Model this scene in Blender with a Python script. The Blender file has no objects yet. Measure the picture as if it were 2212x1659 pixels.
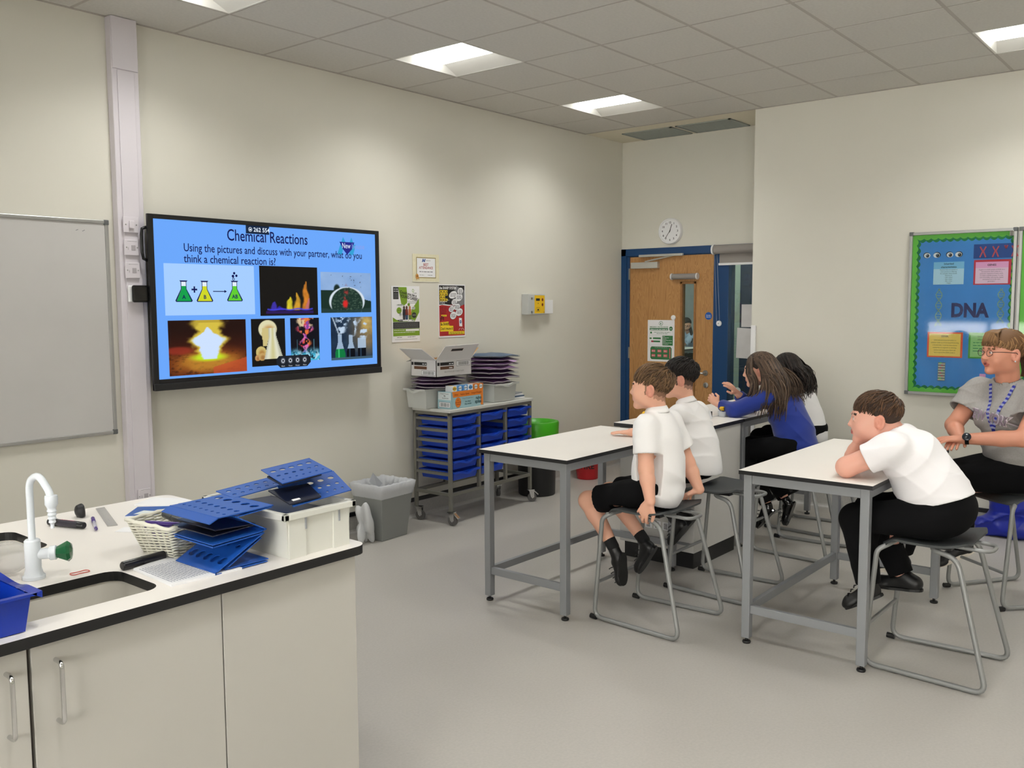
import bpy, bmesh, math, random
import numpy as np
from mathutils import Vector, Matrix, Euler

SC = bpy.context.scene
COL = SC.collection
random.seed(7)

# ------------------------------------------------------------------ camera
CAM_LOC = Vector((-2.9299, -4.9259, 1.6392))
YAW, PITCH, ROLL = 0.688160643560071, -0.0898771344199349, -0.004938439345206548
cam_d = bpy.data.cameras.new('camera')
cam = bpy.data.objects.new('camera', cam_d)
COL.objects.link(cam)
_f = Vector((math.cos(YAW) * math.cos(PITCH), math.sin(YAW) * math.cos(PITCH), math.sin(PITCH)))
_r = Vector((math.sin(YAW), -math.cos(YAW), 0))
_u = _r.cross(_f)
_c, _s = math.cos(ROLL), math.sin(ROLL)
_r2 = _c * _r + _s * _u
_u2 = -_s * _r + _c * _u
_m = Matrix((_r2, _u2, -_f)).transposed().to_4x4()
_m.translation = CAM_LOC
cam.matrix_world = _m
cam_d.sensor_width = 36.0
cam_d.sensor_fit = 'HORIZONTAL'
cam_d.lens = 36.0 * 1951.52 / 2212.0
cam_d.clip_start = 0.05
cam_d.clip_end = 200
SC.camera = cam

# ------------------------------------------------------------------ world, exposure
SC.view_settings.view_transform = 'Standard'
SC.view_settings.look = 'None'
SC.view_settings.gamma = 1.0
SC.view_settings.use_curve_mapping = False
SC.view_settings.exposure = 0.0
W = bpy.data.worlds.new('world')
SC.world = W
W.use_nodes = True
_nt = W.node_tree
_bg = _nt.nodes['Background']
_bg.inputs[0].default_value = (0.97, 0.98, 0.95, 1)      # bright overcast sky outside the windows
_bg.inputs[1].default_value = 19.0
LIGHT_POWER = 7.0        # glow of the ceiling light lenses
LAMP_WATTS = 9.8         # the lamp inside each ceiling light

# ------------------------------------------------------------------ materials
def lin(c):
    return c / 12.92 if c <= 0.04045 else ((c + 0.055) / 1.055) ** 2.4

def rgb(r, g, b):
    return (lin(r / 255), lin(g / 255), lin(b / 255), 1.0)

_MATS = {}
def mat(name, col=(200, 200, 200), rough=0.6, metal=0.0, emit=0.0, noise=None, bump=None,
        spec=0.5, trans=0.0, alpha=1.0, coat=0.0, sheen=0.0, sss=0.0):
    if name in _MATS:
        return _MATS[name]
    m = bpy.data.materials.new(name)
    m.use_nodes = True
    nt = m.node_tree
    b = nt.nodes['Principled BSDF']
    c = rgb(*col)
    b.inputs['Base Color'].default_value = c
    b.inputs['Roughness'].default_value = rough
    b.inputs['Metallic'].default_value = metal
    b.inputs['Specular IOR Level'].default_value = spec
    b.inputs['Transmission Weight'].default_value = trans
    b.inputs['Alpha'].default_value = alpha
    b.inputs['Coat Weight'].default_value = coat
    b.inputs['Sheen Weight'].default_value = sheen
    if sss:
        b.inputs['Subsurface Weight'].default_value = sss
        b.inputs['Subsurface Radius'].default_value = (0.012, 0.005, 0.003)
        b.inputs['Subsurface Scale'].default_value = 1.0
    if emit:
        b.inputs['Emission Color'].default_value = c
        b.inputs['Emission Strength'].default_value = emit
    if noise or bump:
        tc = nt.nodes.new('ShaderNodeTexCoord')
    if noise:                       # (scale, amount, [other colour])
        n = nt.nodes.new('ShaderNodeTexNoise')
        n.inputs['Scale'].default_value = noise[0]
        n.inputs['Detail'].default_value = 4
        nt.links.new(tc.outputs['Object'], n.inputs['Vector'])
        mx = nt.nodes.new('ShaderNodeMix')
        mx.data_type = 'RGBA'
        k = noise[1]
        if len(noise) > 2:
            c2 = rgb(*noise[2])
            mx.inputs[6].default_value = c
            mx.inputs[7].default_value = c2
        else:
            mx.inputs[6].default_value = (c[0] * (1 - k), c[1] * (1 - k), c[2] * (1 - k), 1)
            mx.inputs[7].default_value = (min(1, c[0] * (1 + k)), min(1, c[1] * (1 + k)), min(1, c[2] * (1 + k)), 1)
        rp = nt.nodes.new('ShaderNodeMapRange')
        rp.inputs[1].default_value = 0.3
        rp.inputs[2].default_value = 0.7
        nt.links.new(n.outputs['Fac'], rp.inputs[0])
        nt.links.new(rp.outputs[0], mx.inputs[0])
        nt.links.new(mx.outputs[2], b.inputs['Base Color'])
    if bump:                        # (scale, strength)
        n = nt.nodes.new('ShaderNodeTexNoise')
        n.inputs['Scale'].default_value = bump[0]
        n.inputs['Detail'].default_value = 3
        nt.links.new(tc.outputs['Object'], n.inputs['Vector'])
        bp = nt.nodes.new('ShaderNodeBump')
        bp.inputs['Strength'].default_value = bump[1]
        bp.inputs['Distance'].default_value = 0.002
        nt.links.new(n.outputs['Fac'], bp.inputs['Height'])
        nt.links.new(bp.outputs[0], b.inputs['Normal'])
    _MATS[name] = m
    return m

def wood_mat(name, c1, c2, c3):
    m = bpy.data.materials.new(name)
    m.use_nodes = True
    nt = m.node_tree
    b = nt.nodes['Principled BSDF']
    tc = nt.nodes.new('ShaderNodeTexCoord')
    mp = nt.nodes.new('ShaderNodeMapping')
    mp.inputs['Scale'].default_value = (1, 7.0, 1.1)
    nt.links.new(tc.outputs['Object'], mp.inputs[0])
    n = nt.nodes.new('ShaderNodeTexNoise')
    n.inputs['Scale'].default_value = 1.6
    n.inputs['Detail'].default_value = 2
    n.inputs['Distortion'].default_value = 1.2
    nt.links.new(mp.outputs[0], n.inputs['Vector'])
    mu = nt.nodes.new('ShaderNodeMath'); mu.operation = 'MULTIPLY'; mu.inputs[1].default_value = 14
    nt.links.new(n.outputs['Fac'], mu.inputs[0])
    fr = nt.nodes.new('ShaderNodeMath'); fr.operation = 'FRACT'
    nt.links.new(mu.outputs[0], fr.inputs[0])
    mp2 = nt.nodes.new('ShaderNodeMapping')
    mp2.inputs['Scale'].default_value = (1, 160, 5)
    nt.links.new(tc.outputs['Object'], mp2.inputs[0])
    n2 = nt.nodes.new('ShaderNodeTexNoise')
    n2.inputs['Scale'].default_value = 1.0
    nt.links.new(mp2.outputs[0], n2.inputs['Vector'])
    ad = nt.nodes.new('ShaderNodeMath'); ad.operation = 'MULTIPLY_ADD'
    ad.inputs[1].default_value = 0.55
    nt.links.new(fr.outputs[0], ad.inputs[0])
    m2 = nt.nodes.new('ShaderNodeMath'); m2.operation = 'MULTIPLY'; m2.inputs[1].default_value = 0.5
    nt.links.new(n2.outputs['Fac'], m2.inputs[0])
    nt.links.new(m2.outputs[0], ad.inputs[2])
    cr = nt.nodes.new('ShaderNodeValToRGB')
    cr.color_ramp.elements[0].color = rgb(*c1)
    cr.color_ramp.elements[1].color = rgb(*c3)
    e = cr.color_ramp.elements.new(0.5); e.color = rgb(*c2)
    nt.links.new(ad.outputs[0], cr.inputs[0])
    nt.links.new(cr.outputs[0], b.inputs['Base Color'])
    b.inputs['Roughness'].default_value = 0.45
    _MATS[name] = m
    return m

def pane_mat(name, tint=(255, 255, 255), rough=0.02, fac=1.0):
    m = bpy.data.materials.new(name); m.use_nodes = True
    nt = m.node_tree; nt.nodes.clear()
    out = nt.nodes.new('ShaderNodeOutputMaterial')
    tr = nt.nodes.new('ShaderNodeBsdfTransparent'); tr.inputs[0].default_value = rgb(*tint)
    gl = nt.nodes.new('ShaderNodeBsdfGlossy'); gl.inputs['Roughness'].default_value = rough
    fr = nt.nodes.new('ShaderNodeFresnel'); fr.inputs[0].default_value = 1.5
    mu = nt.nodes.new('ShaderNodeMath'); mu.operation = 'MULTIPLY'; mu.inputs[1].default_value = fac
    mx = nt.nodes.new('ShaderNodeMixShader')
    nt.links.new(fr.outputs[0], mu.inputs[0]); nt.links.new(mu.outputs[0], mx.inputs[0])
    nt.links.new(tr.outputs[0], mx.inputs[1]); nt.links.new(gl.outputs[0], mx.inputs[2])
    nt.links.new(mx.outputs[0], out.inputs[0])
    _MATS[name] = m
    return m

# ------------------------------------------------------------------ mesh building
class MB:
    """collects shapes; build() links them as ONE mesh object"""
    def __init__(self):
        self.v = []; self.f = []; self.m = []
    def add(self, vs, fs, mi=0):
        o = len(self.v)
        self.v += [tuple(p) for p in vs]
        self.f += [tuple(i + o for i in f) for f in fs]
        self.m += [mi] * len(fs)
    def xf(self, M):
        self.v = [tuple(M @ Vector(p)) for p in self.v]
        return self
    def merge(self, other, M=None, mi=None):
        vs = other.v if M is None else [tuple(M @ Vector(p)) for p in other.v]
        o = len(self.v)
        self.v += vs
        self.f += [tuple(i + o for i in f) for f in other.f]
        self.m += other.m if mi is None else [mi] * len(other.f)
        return self
    def box(self, x0, x1, y0, y1, z0, z1, mi=0, M=None):
        if x0 > x1: x0, x1 = x1, x0
        if y0 > y1: y0, y1 = y1, y0
        if z0 > z1: z0, z1 = z1, z0
        vs = [(x0, y0, z0), (x1, y0, z0), (x1, y1, z0), (x0, y1, z0), (x0, y0, z1), (x1, y0, z1), (x1, y1, z1), (x0, y1, z1)]
        if M is not None: vs = [tuple(M @ Vector(p)) for p in vs]
        self.add(vs, [(0, 3, 2, 1), (4, 5, 6, 7), (0, 1, 5, 4), (1, 2, 6, 5), (2, 3, 7, 6), (3, 0, 4, 7)], mi)
        return self
    def frustum(self, b, zb, t, zt, mi=0, open_top=False):
        """b,t = (x0,x1,y0,y1) at zb and zt"""
        vs = [(b[0], b[2], zb), (b[1], b[2], zb), (b[1], b[3], zb), (b[0], b[3], zb), (t[0], t[2], zt), (t[1], t[2], zt), (t[1], t[3], zt), (t[0], t[3], zt)]
        fs = [(0, 3, 2, 1), (0, 1, 5, 4), (1, 2, 6, 5), (2, 3, 7, 6), (3, 0, 4, 7)]
        if not open_top: fs.append((4, 5, 6, 7))
        self.add(vs, fs, mi)
        return self
    def poly(self, pts, mi=0):
        self.add(pts, [tuple(range(len(pts)))], mi)
        return self
    def prism(self, pts, d, mi=0):
        """planar outline pts (3D) swept by vector d"""
        n = len(pts); d = Vector(d)
        vs = [tuple(p) for p in pts] + [tuple(Vector(p) + d) for p in pts]
        nn = Vector((0, 0, 0))
        for i in range(n):
            nn += Vector(pts[i]).cross(Vector(pts[(i + 1) % n]))
        flip = nn.dot(d) > 0
        fs = [tuple(range(n)), tuple(range(2 * n - 1, n - 1, -1))] + [((i + 1) % n, i, i + n, (i + 1) % n + n) for i in range(n)]
        if flip: fs = [tuple(reversed(f)) for f in fs]
        self.add(vs, fs, mi)
        return self
    def tube(self, pts, r, seg=10, mi=0, closed=False, flat=None):
        pts = [Vector(p) for p in pts]
        n = len(pts)
        rs = r if isinstance(r, (list, tuple)) else [r] * n
        tang = []
        for i in range(n):
            if closed: t = pts[(i + 1) % n] - pts[i - 1]
            elif i == 0: t = pts[1] - pts[0]
            elif i == n - 1: t = pts[-1] - pts[-2]
            else: t = (pts[i + 1] - pts[i]).normalized() + (pts[i] - pts[i - 1]).normalized()
            if t.length < 1e-9: t = Vector((0, 0, 1))
            tang.append(t.normalized())
        a = Vector((0, 0, 1)) if abs(tang[0].z) < 0.9 else Vector((1, 0, 0))
        nrm = tang[0].cross(a).normalized()
        vs = []
        for i in range(n):
            nrm = (nrm - tang[i] * nrm.dot(tang[i]))
            if nrm.length < 1e-6: nrm = tang[i].orthogonal()
            nrm.normalize()
            bn = tang[i].cross(nrm)
            for k in range(seg):
                an = 2 * math.pi * k / seg
                x, y = math.cos(an), math.sin(an)
                if flat: y *= flat
                vs.append(pts[i] + (nrm * x + bn * y) * rs[i])
        fs = []
        for i in range(n if closed else n - 1):
            j = (i + 1) % n
            for k in range(seg):
                l = (k + 1) % seg
                fs.append((i * seg + k, i * seg + l, j * seg + l, j * seg + k))
        if not closed:
            fs.append(tuple(range(seg - 1, -1, -1)))
            fs.append(tuple((n - 1) * seg + k for k in range(seg)))
        self.add(vs, fs, mi)
        return self
    def lathe(self, prof, c=(0, 0, 0), seg=24, mi=0, M=None, cap=True):
        """prof = [(radius, z)...] about the z axis through c (or M)"""
        vs = []
        for r, z in prof:
            for k in range(seg):
                an = 2 * math.pi * k / seg
                vs.append(Vector((r * math.cos(an), r * math.sin(an), z)))
        fs = []
        for i in range(len(prof) - 1):
            for k in range(seg):
                l = (k + 1) % seg
                fs.append((i * seg + k, i * seg + l, (i + 1) * seg + l, (i + 1) * seg + k))
        if cap:
            fs.append(tuple(range(seg - 1, -1, -1)))
            fs.append(tuple((len(prof) - 1) * seg + k for k in range(seg)))
        if M is not None: vs = [M @ p for p in vs]
        vs = [p + Vector(c) for p in vs]
        self.add(vs, fs, mi)
        return self
    def sphere(self, c, r, seg=12, mi=0, M=None):
        rr = r if isinstance(r, (tuple, list)) else (r, r, r)
        n = max(4, seg // 2)
        vs = []; fs = []
        for i in range(n + 1):
            th = math.pi * i / n
            for k in range(seg):
                an = 2 * math.pi * k / seg
                vs.append(Vector((rr[0] * math.sin(th) * math.cos(an), rr[1] * math.sin(th) * math.sin(an), rr[2] * math.cos(th))))
        for i in range(n):
            for k in range(seg):
                l = (k + 1) % seg
                fs.append((i * seg + k, (i + 1) * seg + k, (i + 1) * seg + l, i * seg + l))
        if M is not None: vs = [M @ p for p in vs]
        self.add([p + Vector(c) for p in vs], fs, mi)
        return self
    def build(self, name, mats, parent=None, smooth=False, bevel=0.0, local=False, clean=False, angle=None):
        me = bpy.data.meshes.new(name)
        off = Vector((0, 0, 0))
        if parent is not None and not local:
            off = world_loc(parent)
        me.from_pydata([tuple(Vector(p) - off) for p in self.v], [], self.f)
        if not isinstance(mats, (list, tuple)): mats = [mats]
        for m in mats: me.materials.append(m)
        if len(mats) > 1: me.polygons.foreach_set('material_index', self.m)
        if clean:
            bm = bmesh.new(); bm.from_mesh(me)
            bmesh.ops.remove_doubles(bm, verts=bm.verts, dist=1e-5)
            bmesh.ops.recalc_face_normals(bm, faces=bm.faces)
            bm.to_mesh(me); bm.free()
        if smooth:
            me.polygons.foreach_set('use_smooth', [True] * len(me.polygons))
            if angle is not None: me.set_sharp_from_angle(angle=math.radians(angle))
        me.update()
        o = bpy.data.objects.new(name, me)
        COL.objects.link(o)
        if parent is not None: o.parent = parent
        if bevel:
            b = o.modifiers.new('bevel', 'BEVEL'); b.width = bevel; b.segments = 2; b.limit_method = 'ANGLE'; b.angle_limit = math.radians(40)
        return o

def world_loc(o):
    p = Vector((0, 0, 0))
    while o is not None:
        p += o.location
        o = o.parent
    return p

def tag(o, label, cat, group=None, kind=None):
    if label: o['label'] = label
    if cat: o['category'] = cat
    if group: o['group'] = group
    if kind: o['kind'] = kind
    return o

def thing(name, label, cat, loc=(0, 0, 0), rz=0.0, group=None):
    o = bpy.data.objects.new(name, None)
    COL.objects.link(o)
    o.empty_display_size = 0.1
    o.location = loc
    o.rotation_euler = (0, 0, rz)
    return tag(o, label, cat, group)

def struct(o):
    o['kind'] = 'structure'
    return o

def dup(root, loc=None, rz=None, label=None, group=None):
    r = root.copy(); COL.objects.link(r)
    if loc is not None: r.location = loc
    if rz is not None: r.rotation_euler = (0, 0, rz)
    if label: r['label'] = label
    if group: r['group'] = group
    for ch in list(root.children):
        c = ch.copy(); COL.objects.link(c); c.parent = r
        for g in list(ch.children):
            d = g.copy(); COL.objects.link(d); d.parent = c
    return r

_FONT = {}
def text_geo(s, size, bold=0.0, spacing=1.0):
    """flat glyph outline of a string, as (verts2d, faces, width)"""
    key = (s, round(size, 5), bold, spacing)
    if key in _FONT: return _FONT[key]
    cu = bpy.data.curves.new('glyphs', 'FONT')
    cu.body = s; cu.size = size; cu.fill_mode = 'FRONT' if hasattr(cu, 'fill_mode') else 'BOTH'
    cu.resolution_u = 3
    cu.offset = bold
    cu.space_character = spacing
    cu.dimensions = '2D'
    o = bpy.data.objects.new('glyphs', cu)
    me = bpy.data.meshes.new_from_object(o)
    vs = [(v.co.x, v.co.y) for v in me.vertices]
    fs = [tuple(p.vertices) for p in me.polygons]
    bpy.data.objects.remove(o); bpy.data.curves.remove(cu); bpy.data.meshes.remove(me)
    w = max([v[0] for v in vs], default=0)
    _FONT[key] = (vs, fs, w)
    return _FONT[key]

class Panel:
    """flat artwork: u right, v up in metres, on a plane given by origin and axes; layers 0.25 mm apart"""
    def __init__(self, origin, u, v, mb=None, step=0.00025):
        self.o = Vector(origin); self.u = Vector(u); self.vv = Vector(v); self.n = self.u.cross(self.vv)
        self.mb = mb or MB(); self.mats = []; self.lay = 0; self.step = step
    def mi(self, m):
        if m not in self.mats: self.mats.append(m)
        return self.mats.index(m)
    def P(self, a, b, l): return self.o + self.u * a + self.vv * b + self.n * (l * self.step)
    def slab(self, x0, x1, y0, y1, th, m):
        self.mb.prism([self.P(x0, y0, 0), self.P(x1, y0, 0), self.P(x1, y1, 0), self.P(x0, y1, 0)], -self.n * th, self.mi(m))
        return self
    def rect(self, x0, x1, y0, y1, m, l=1):
        self.mb.poly([self.P(x0, y0, l), self.P(x1, y0, l), self.P(x1, y1, l), self.P(x0, y1, l)], self.mi(m)); return self
    def poly(self, pts, m, l=1):
        a = sum(pts[i][0] * pts[(i + 1) % len(pts)][1] - pts[(i + 1) % len(pts)][0] * pts[i][1] for i in range(len(pts)))
        if a < 0: pts = pts[::-1]
        self.mb.poly([self.P(a_, b_, l) for a_, b_ in pts], self.mi(m)); return self
    def ell(self, cx, cy, rx, ry, m, l=1, n=20, rot=0):
        c, s = math.cos(rot), math.sin(rot)
        return self.poly([(cx + rx * math.cos(t) * c - ry * math.sin(t) * s, cy + rx * math.cos(t) * s + ry * math.sin(t) * c) for t in [2 * math.pi * k / n for k in range(n)]], m, l)
    def line(self, pts, w, m, l=1):
        for (x0, y0), (x1, y1) in zip(pts[:-1], pts[1:]):
            dx, dy = x1 - x0, y1 - y0; L = math.hypot(dx, dy) or 1e-6
            nx, ny = -dy / L * w / 2, dx / L * w / 2
            ex, ey = dx / L * w / 4, dy / L * w / 4
            self.poly([(x0 + nx - ex, y0 + ny - ey), (x0 - nx - ex, y0 - ny - ey), (x1 - nx + ex, y1 - ny + ey), (x1 + nx + ex, y1 + ny + ey)], m, l)
        return self
    def text(self, s, x, y, size, m, l=2, align='l', bold=0.0, rot=0.0, width=None, spacing=1.0):
        vs, fs, w = text_geo(s, size, bold, spacing)
        sx = 1.0
        if width: sx = width / max(w, 1e-6); w = width
        ox = x - (w / 2 if align == 'c' else (w if align == 'r' else 0))
        c, sn = math.cos(rot), math.sin(rot)
        pts = []
        for a, b in vs:
            a *= sx
            a2, b2 = (ox - x) + a, b
            pts.append(self.P(x + a2 * c - b2 * sn, y + a2 * sn + b2 * c, l))
        # keep the glyph faces turned to the viewer
        fixed = []
        for f in fs:
            q = [Vector(pts[i]) for i in f]
            nn = Vector((0, 0, 0))
            for i in range(len(q)): nn += (q[i] - q[0]).cross(q[(i + 1) % len(q)] - q[0])
            fixed.append(f if nn.dot(self.n) > 0 else tuple(reversed(f)))
        self.mb.add(pts, fixed, self.mi(m))
        return self
    def scribble(self, x0, x1, y, h, m, l=2, seed=0, dens=1.0):
        """a line of small print too small to read in the photo: short word strokes"""
        rnd = random.Random(seed * 77 + int(y * 1e5))
        x = x0
        while x < x1 - h * 0.6:
            w = min(rnd.uniform(1.2, 4.5) * h, x1 - x)
            self.rect(x, x + w, y, y + h * 0.55, m, l)
            x += w + h * 0.6 / dens
        return self
    def build(self, name, parent=None, **k):
        return self.mb.build(name, self.mats, parent, **k)
# ================================================================== SETTING
M_WALL = mat('cream_wall_paint', (218, 215, 204), 0.75, noise=(1.3, 0.015), bump=(90, 0.08))
M_CEIL = mat('mineral_ceiling_tile', (204, 201, 195), 0.9, noise=(60, 0.04), bump=(160, 0.15))
M_TBAR = mat('ceiling_grid_bar', (176, 170, 163), 0.6)
M_PLAS = mat('soffit_plaster', (222, 215, 196), 0.8)
M_FLOOR = mat('speckled_grey_vinyl', (174, 170, 164), 0.38, noise=(90, 0.045))
M_COVE = mat('grey_coved_vinyl', (176, 174, 170), 0.45, noise=(70, 0.06))
M_BLACK = mat('black_strip', (18, 19, 24), 0.4)
M_DBLUE = mat('blue_door_frame_paint', (14, 62, 110), 0.4)
M_OAK = wood_mat('oak_veneer', (150, 104, 56), (180, 132, 80), (196, 150, 98))
M_OAK2 = mat('oak_bead', (150, 105, 58), 0.45, noise=(30, 0.12))
M_GLASS = pane_mat('clear_glass', (225, 238, 234))
M_WHITE = mat('white_plastic', (235, 235, 236), 0.4)
M_OFFW = mat('off_white_plastic', (214, 208, 214), 0.45)
M_STEEL = mat('brushed_steel', (170, 170, 168), 0.32, metal=1.0)
M_CHROME = mat('chrome', (215, 215, 215), 0.12, metal=1.0)
M_ALU = mat('aluminium_frame', (178, 178, 176), 0.38, metal=0.7)
M_PAPER = mat('white_paper', (236, 236, 238), 0.8)
M_INK = mat('black_ink', (28, 28, 30), 0.7)
M_GINK = mat('grey_ink', (120, 120, 124), 0.7)

ZC = 3.2
GY = 0.0473
XB, XD, YC = 4.152, 4.80, -1.685        # back wall, recessed door wall, corner of the recess
XF, YR = -5.4, -8.353

# floor
mb = MB(); mb.box(XF, 13.2, YR - 0.1, 4.8, -0.1, 0.0)
struct(mb.build('floor', M_FLOOR))

# light positions in the tile grid
LIGHTS = [(i, j) for i in (-7, -4, -1, 2, 5) for j in (1, 6, 11)]
# ceiling tiles + grid bars as one surface
mb = MB()
xs = [0.6 * i for i in range(-9, 7)] + [XB]
ys = [0.0] + [GY - 0.6 * j for j in range(1, 15)]
for a in range(len(xs) - 1):
    for b in range(len(ys) - 1):
        i = a - 9; j = b
        if (i, j) in LIGHTS: continue
        g = 0.0105
        mb.box(xs[a] + g, xs[a + 1] - g, ys[b + 1] + g, ys[b] - g, ZC - 0.001, ZC + 0.02, 0)
for x in xs:
    mb.box(x - 0.0115, x + 0.0115, YR, 0, ZC + 0.0005, ZC + 0.03, 1)
for y in ys:
    mb.box(XF, XB, y - 0.0115, y + 0.0115, ZC + 0.0003, ZC + 0.029, 1)
# perimeter trim angle
mb.box(XF, XB, -0.02, 0.0, ZC - 0.004, ZC + 0.01, 1)
mb.box(XB - 0.02, XB, YR, 0.0, ZC - 0.004, ZC + 0.01, 1)
mb.box(XF, 13.2, YR, 4.8, ZC + 0.12, ZC + 0.2, 0)
struct(mb.build('ceiling', [M_CEIL, M_TBAR]))
mb = MB(); mb.box(XB, XD, YC, 0, ZC + 0.001, ZC + 0.06)
struct(mb.build('ceiling_recess', M_PLAS))

# walls
mb = MB(); mb.box(XF - 0.1, XD + 0.12, 0.0, 0.12, 0, ZC + 0.1)
struct(mb.build('wall_left', M_WALL))
mb = MB(); mb.box(XB, XD + 0.12, YR - 0.1, YC, 0, ZC + 0.1)
struct(mb.build('wall_back', M_WALL))
mb = MB(); mb.box(XD, XD + 0.12, YC, 0, 2.157, ZC + 0.1); mb.box(XD, XD + 0.12, YC, -1.64, 0, 2.157)
struct(mb.build('wall_recess', M_WALL))
mb = MB(); mb.box(XF - 0.1, XB + 0.1, YR - 0.12, YR, 0, ZC + 0.1)
struct(mb.build('wall_right', M_WALL))
# front wall (behind the camera) with three windows
mb = MB()
wins = [(-2.5, -0.5), (-5.2, -3.2), (-7.9, -5.9)]
mb.box(XF - 0.15, XF, YR, 0, 0, 1.0); mb.box(XF - 0.15, XF, YR, 0, 2.6, ZC + 0.1)
edges = [0.0] + [e for w_ in wins for e in (w_[1], w_[0])] + [YR]
for k in range(0, len(edges), 2): mb.box(XF - 0.15, XF, edges[k + 1], edges[k], 1.0, 2.6)
struct(mb.build('wall_front', M_WALL))
M_BLIND = mat('grey_roller_blind', (176, 174, 170), 0.8)
for n, (a, b) in enumerate(wins):
    mb = MB()
    for y in (a, (a + b) / 2 - 0.03, b - 0.06): mb.box(XF - 0.1, XF - 0.04, y, y + 0.06, 1.0, 2.6)
    for z in (1.0, 2.54): mb.box(XF - 0.1, XF - 0.04, a, b, z, z + 0.06)
    w_ = struct(mb.build('window_%d' % (n + 2), M_WHITE))
    mb = MB(); mb.box(XF - 0.075, XF - 0.069, a, b, 1.0, 2.6)
    mb.build('pane', _MATS.get('outer_pane') or pane_mat('outer_pane', (252, 250, 248)), w_)
    t = thing('roller_blind', 'grey roller blind on a window behind the viewpoint', 'blind', (XF, (a + b) / 2, 2.6), group='blinds on the windows behind the viewpoint')
    mb = MB(); mb.box(XF + 0.015, XF + 0.02, a + 0.02, b - 0.02, (1.27, 2.3, 2.3)[n], 2.62); mb.build('blind_fabric', M_BLIND, t)
    mb = MB(); mb.tube([(XF + 0.03, a, 2.63), (XF + 0.03, b, 2.63)], 0.025); mb.build('roller', M_BLIND, t)

# coved skirting with a black cap
def skirting(name, p, q, n):
    """along p->q (xy), n = direction into the room"""
    mb = MB()
    d = Vector((n[0], n[1], 0))
    P = Vector((p[0], p[1], 0)); Q = Vector((q[0], q[1], 0))
    prof = [(0.0, 0.0), (0.03, 0.0005), (0.018, 0.004), (0.009, 0.012), (0.004, 0.025), (0.003, 0.12), (0.0, 0.12)]
    pts = [P + d * a + Vector((0, 0, z)) for a, z in prof]
    mb.prism(pts, Q - P, 0)
    prof = [(0.0, 0.12), (0.006, 0.12), (0.006, 0.148), (0.0, 0.152)]
    mb.prism([P + d * a + Vector((0, 0, z)) for a, z in prof], Q - P, 1)
    return struct(mb.build(name, [M_COVE, M_BLACK]))
skirting('baseboard_left', (XF, 0), (XD, 0), (0, -1))
skirting('baseboard_back', (XB, YR), (XB, YC), (-1, 0))
skirting('baseboard_right', (XF, YR), (XB, YR), (0, 1))

# ------------------------------------------------------------------ door and glazed side panel
mb = MB()
mb.box(XD - 0.015, XD + 0.12, -0.058, 0.0, 0, 2.16)
mb.box(XD - 0.015, XD + 0.12, -1.165, -1.012, 0, 2.16)
mb.box(XD - 0.015, XD + 0.12, -1.66, -1.60, 0, 2.16)
mb.box(XD - 0.015, XD + 0.12, -1.62, 0.0, 2.09, 2.16)
mb.box(XD - 0.015, XD + 0.12, -1.62, -1.16, 0, 0.12)
mb.box(XD - 0.002, XD + 0.09, -0.09, -0.05, 0, 2.12)
mb.box(XD - 0.002, XD + 0.09, -1.62, -0.05, 2.083, 2.12)
struct(mb.build('trim_1', M_DBLUE, bevel=0.003))
# leaf with an opening for the vision panel
mb = MB(); y0, y1, vy0, vy1, vz0, vz1 = -1.008, -0.094, -0.826, -0.66, 0.62, 1.83
dx0, dx1 = XD + 0.004, XD + 0.05
mb.box(dx0, dx1, vy1, y1, 0.006, 2.08); mb.box(dx0, dx1, y0, vy0, 0.006, 2.08)
mb.box(dx0, dx1, vy0, vy1, 0.006, vz0); mb.box(dx0, dx1, vy0, vy1, vz1, 2.08)
door = struct(mb.build('door_1', M_OAK))
mb = MB()
for (a, b, c, d) in ((vy0, vy0 + .022, vz0, vz1), (vy1 - .022, vy1, vz0, vz1), (vy0, vy1, vz0, vz0 + .022), (vy0, vy1, vz1 - .022, vz1)):
    mb.box(dx0 - 0.008, dx1 + 0.008, a, b, c, d)
mb.build('glazing_bead', M_OAK2, door, bevel=0.002)
mb = MB(); mb.box(dx0 + 0.02, dx0 + 0.026, vy0 + .02, vy1 - .02, vz0 + .02, vz1 - .02)
mb.build('vision_pane', M_GLASS, door)
mb = MB()
for z in (1.86, 1.08, 0.25): mb.box(XD - 0.006, XD + 0.01, -0.096, -0.082, z, z + 0.11)
mb.build('hinge', M_STEEL, door)
mb = MB()
hy, hz = -0.935, 0.968
mb.lathe([(0.026, 0), (0.026, 0.01)], M=Matrix.Translation((dx0, hy, hz)) @ Matrix.Rotation(-math.pi / 2, 4, 'Y'), seg=20)
mb.tube([(dx0, hy, hz), (dx0 - 0.05, hy, hz), (dx0 - 0.058, hy + 0.01, hz), (dx0 - 0.058, hy + 0.12, hz)], 0.0095)
mb.lathe([(0.026, 0), (0.026, 0.008), (0.02, 0.01)], M=Matrix.Translation((dx0, hy - 0.005, hz - 0.115)) @ Matrix.Rotation(-math.pi / 2, 4, 'Y'), seg=20)
mb.box(dx0 - 0.022, dx0 - 0.008, hy - 0.009, hy - 0.001, hz - 0.13, hz - 0.10)
mb.build('door_handle', M_STEEL, door, smooth=True, angle=40)
mb = MB()
mb.box(dx0 - 0.05, dx0, -0.43, -0.13, 1.965, 2.025, 0)
mb.tube([(dx0 - 0.03, -0.28, 2.03), (XD - 0.03, -0.62, 2.085)], 0.008, seg=6, mi=0)
mb.box(XD - 0.045, XD - 0.016, -0.70, -0.22, 2.075, 2.098, 0)
mb.build('door_closer', mat('closer_silver', (196, 196, 190), 0.35, metal=0.4), door, bevel=0.003)
w1 = MB(); w1.box(XD + 0.045, XD + 0.051, -1.60, -1.165, 0.12, 2.09)
win = struct(w1.build('window_1', M_GLASS))
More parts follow.
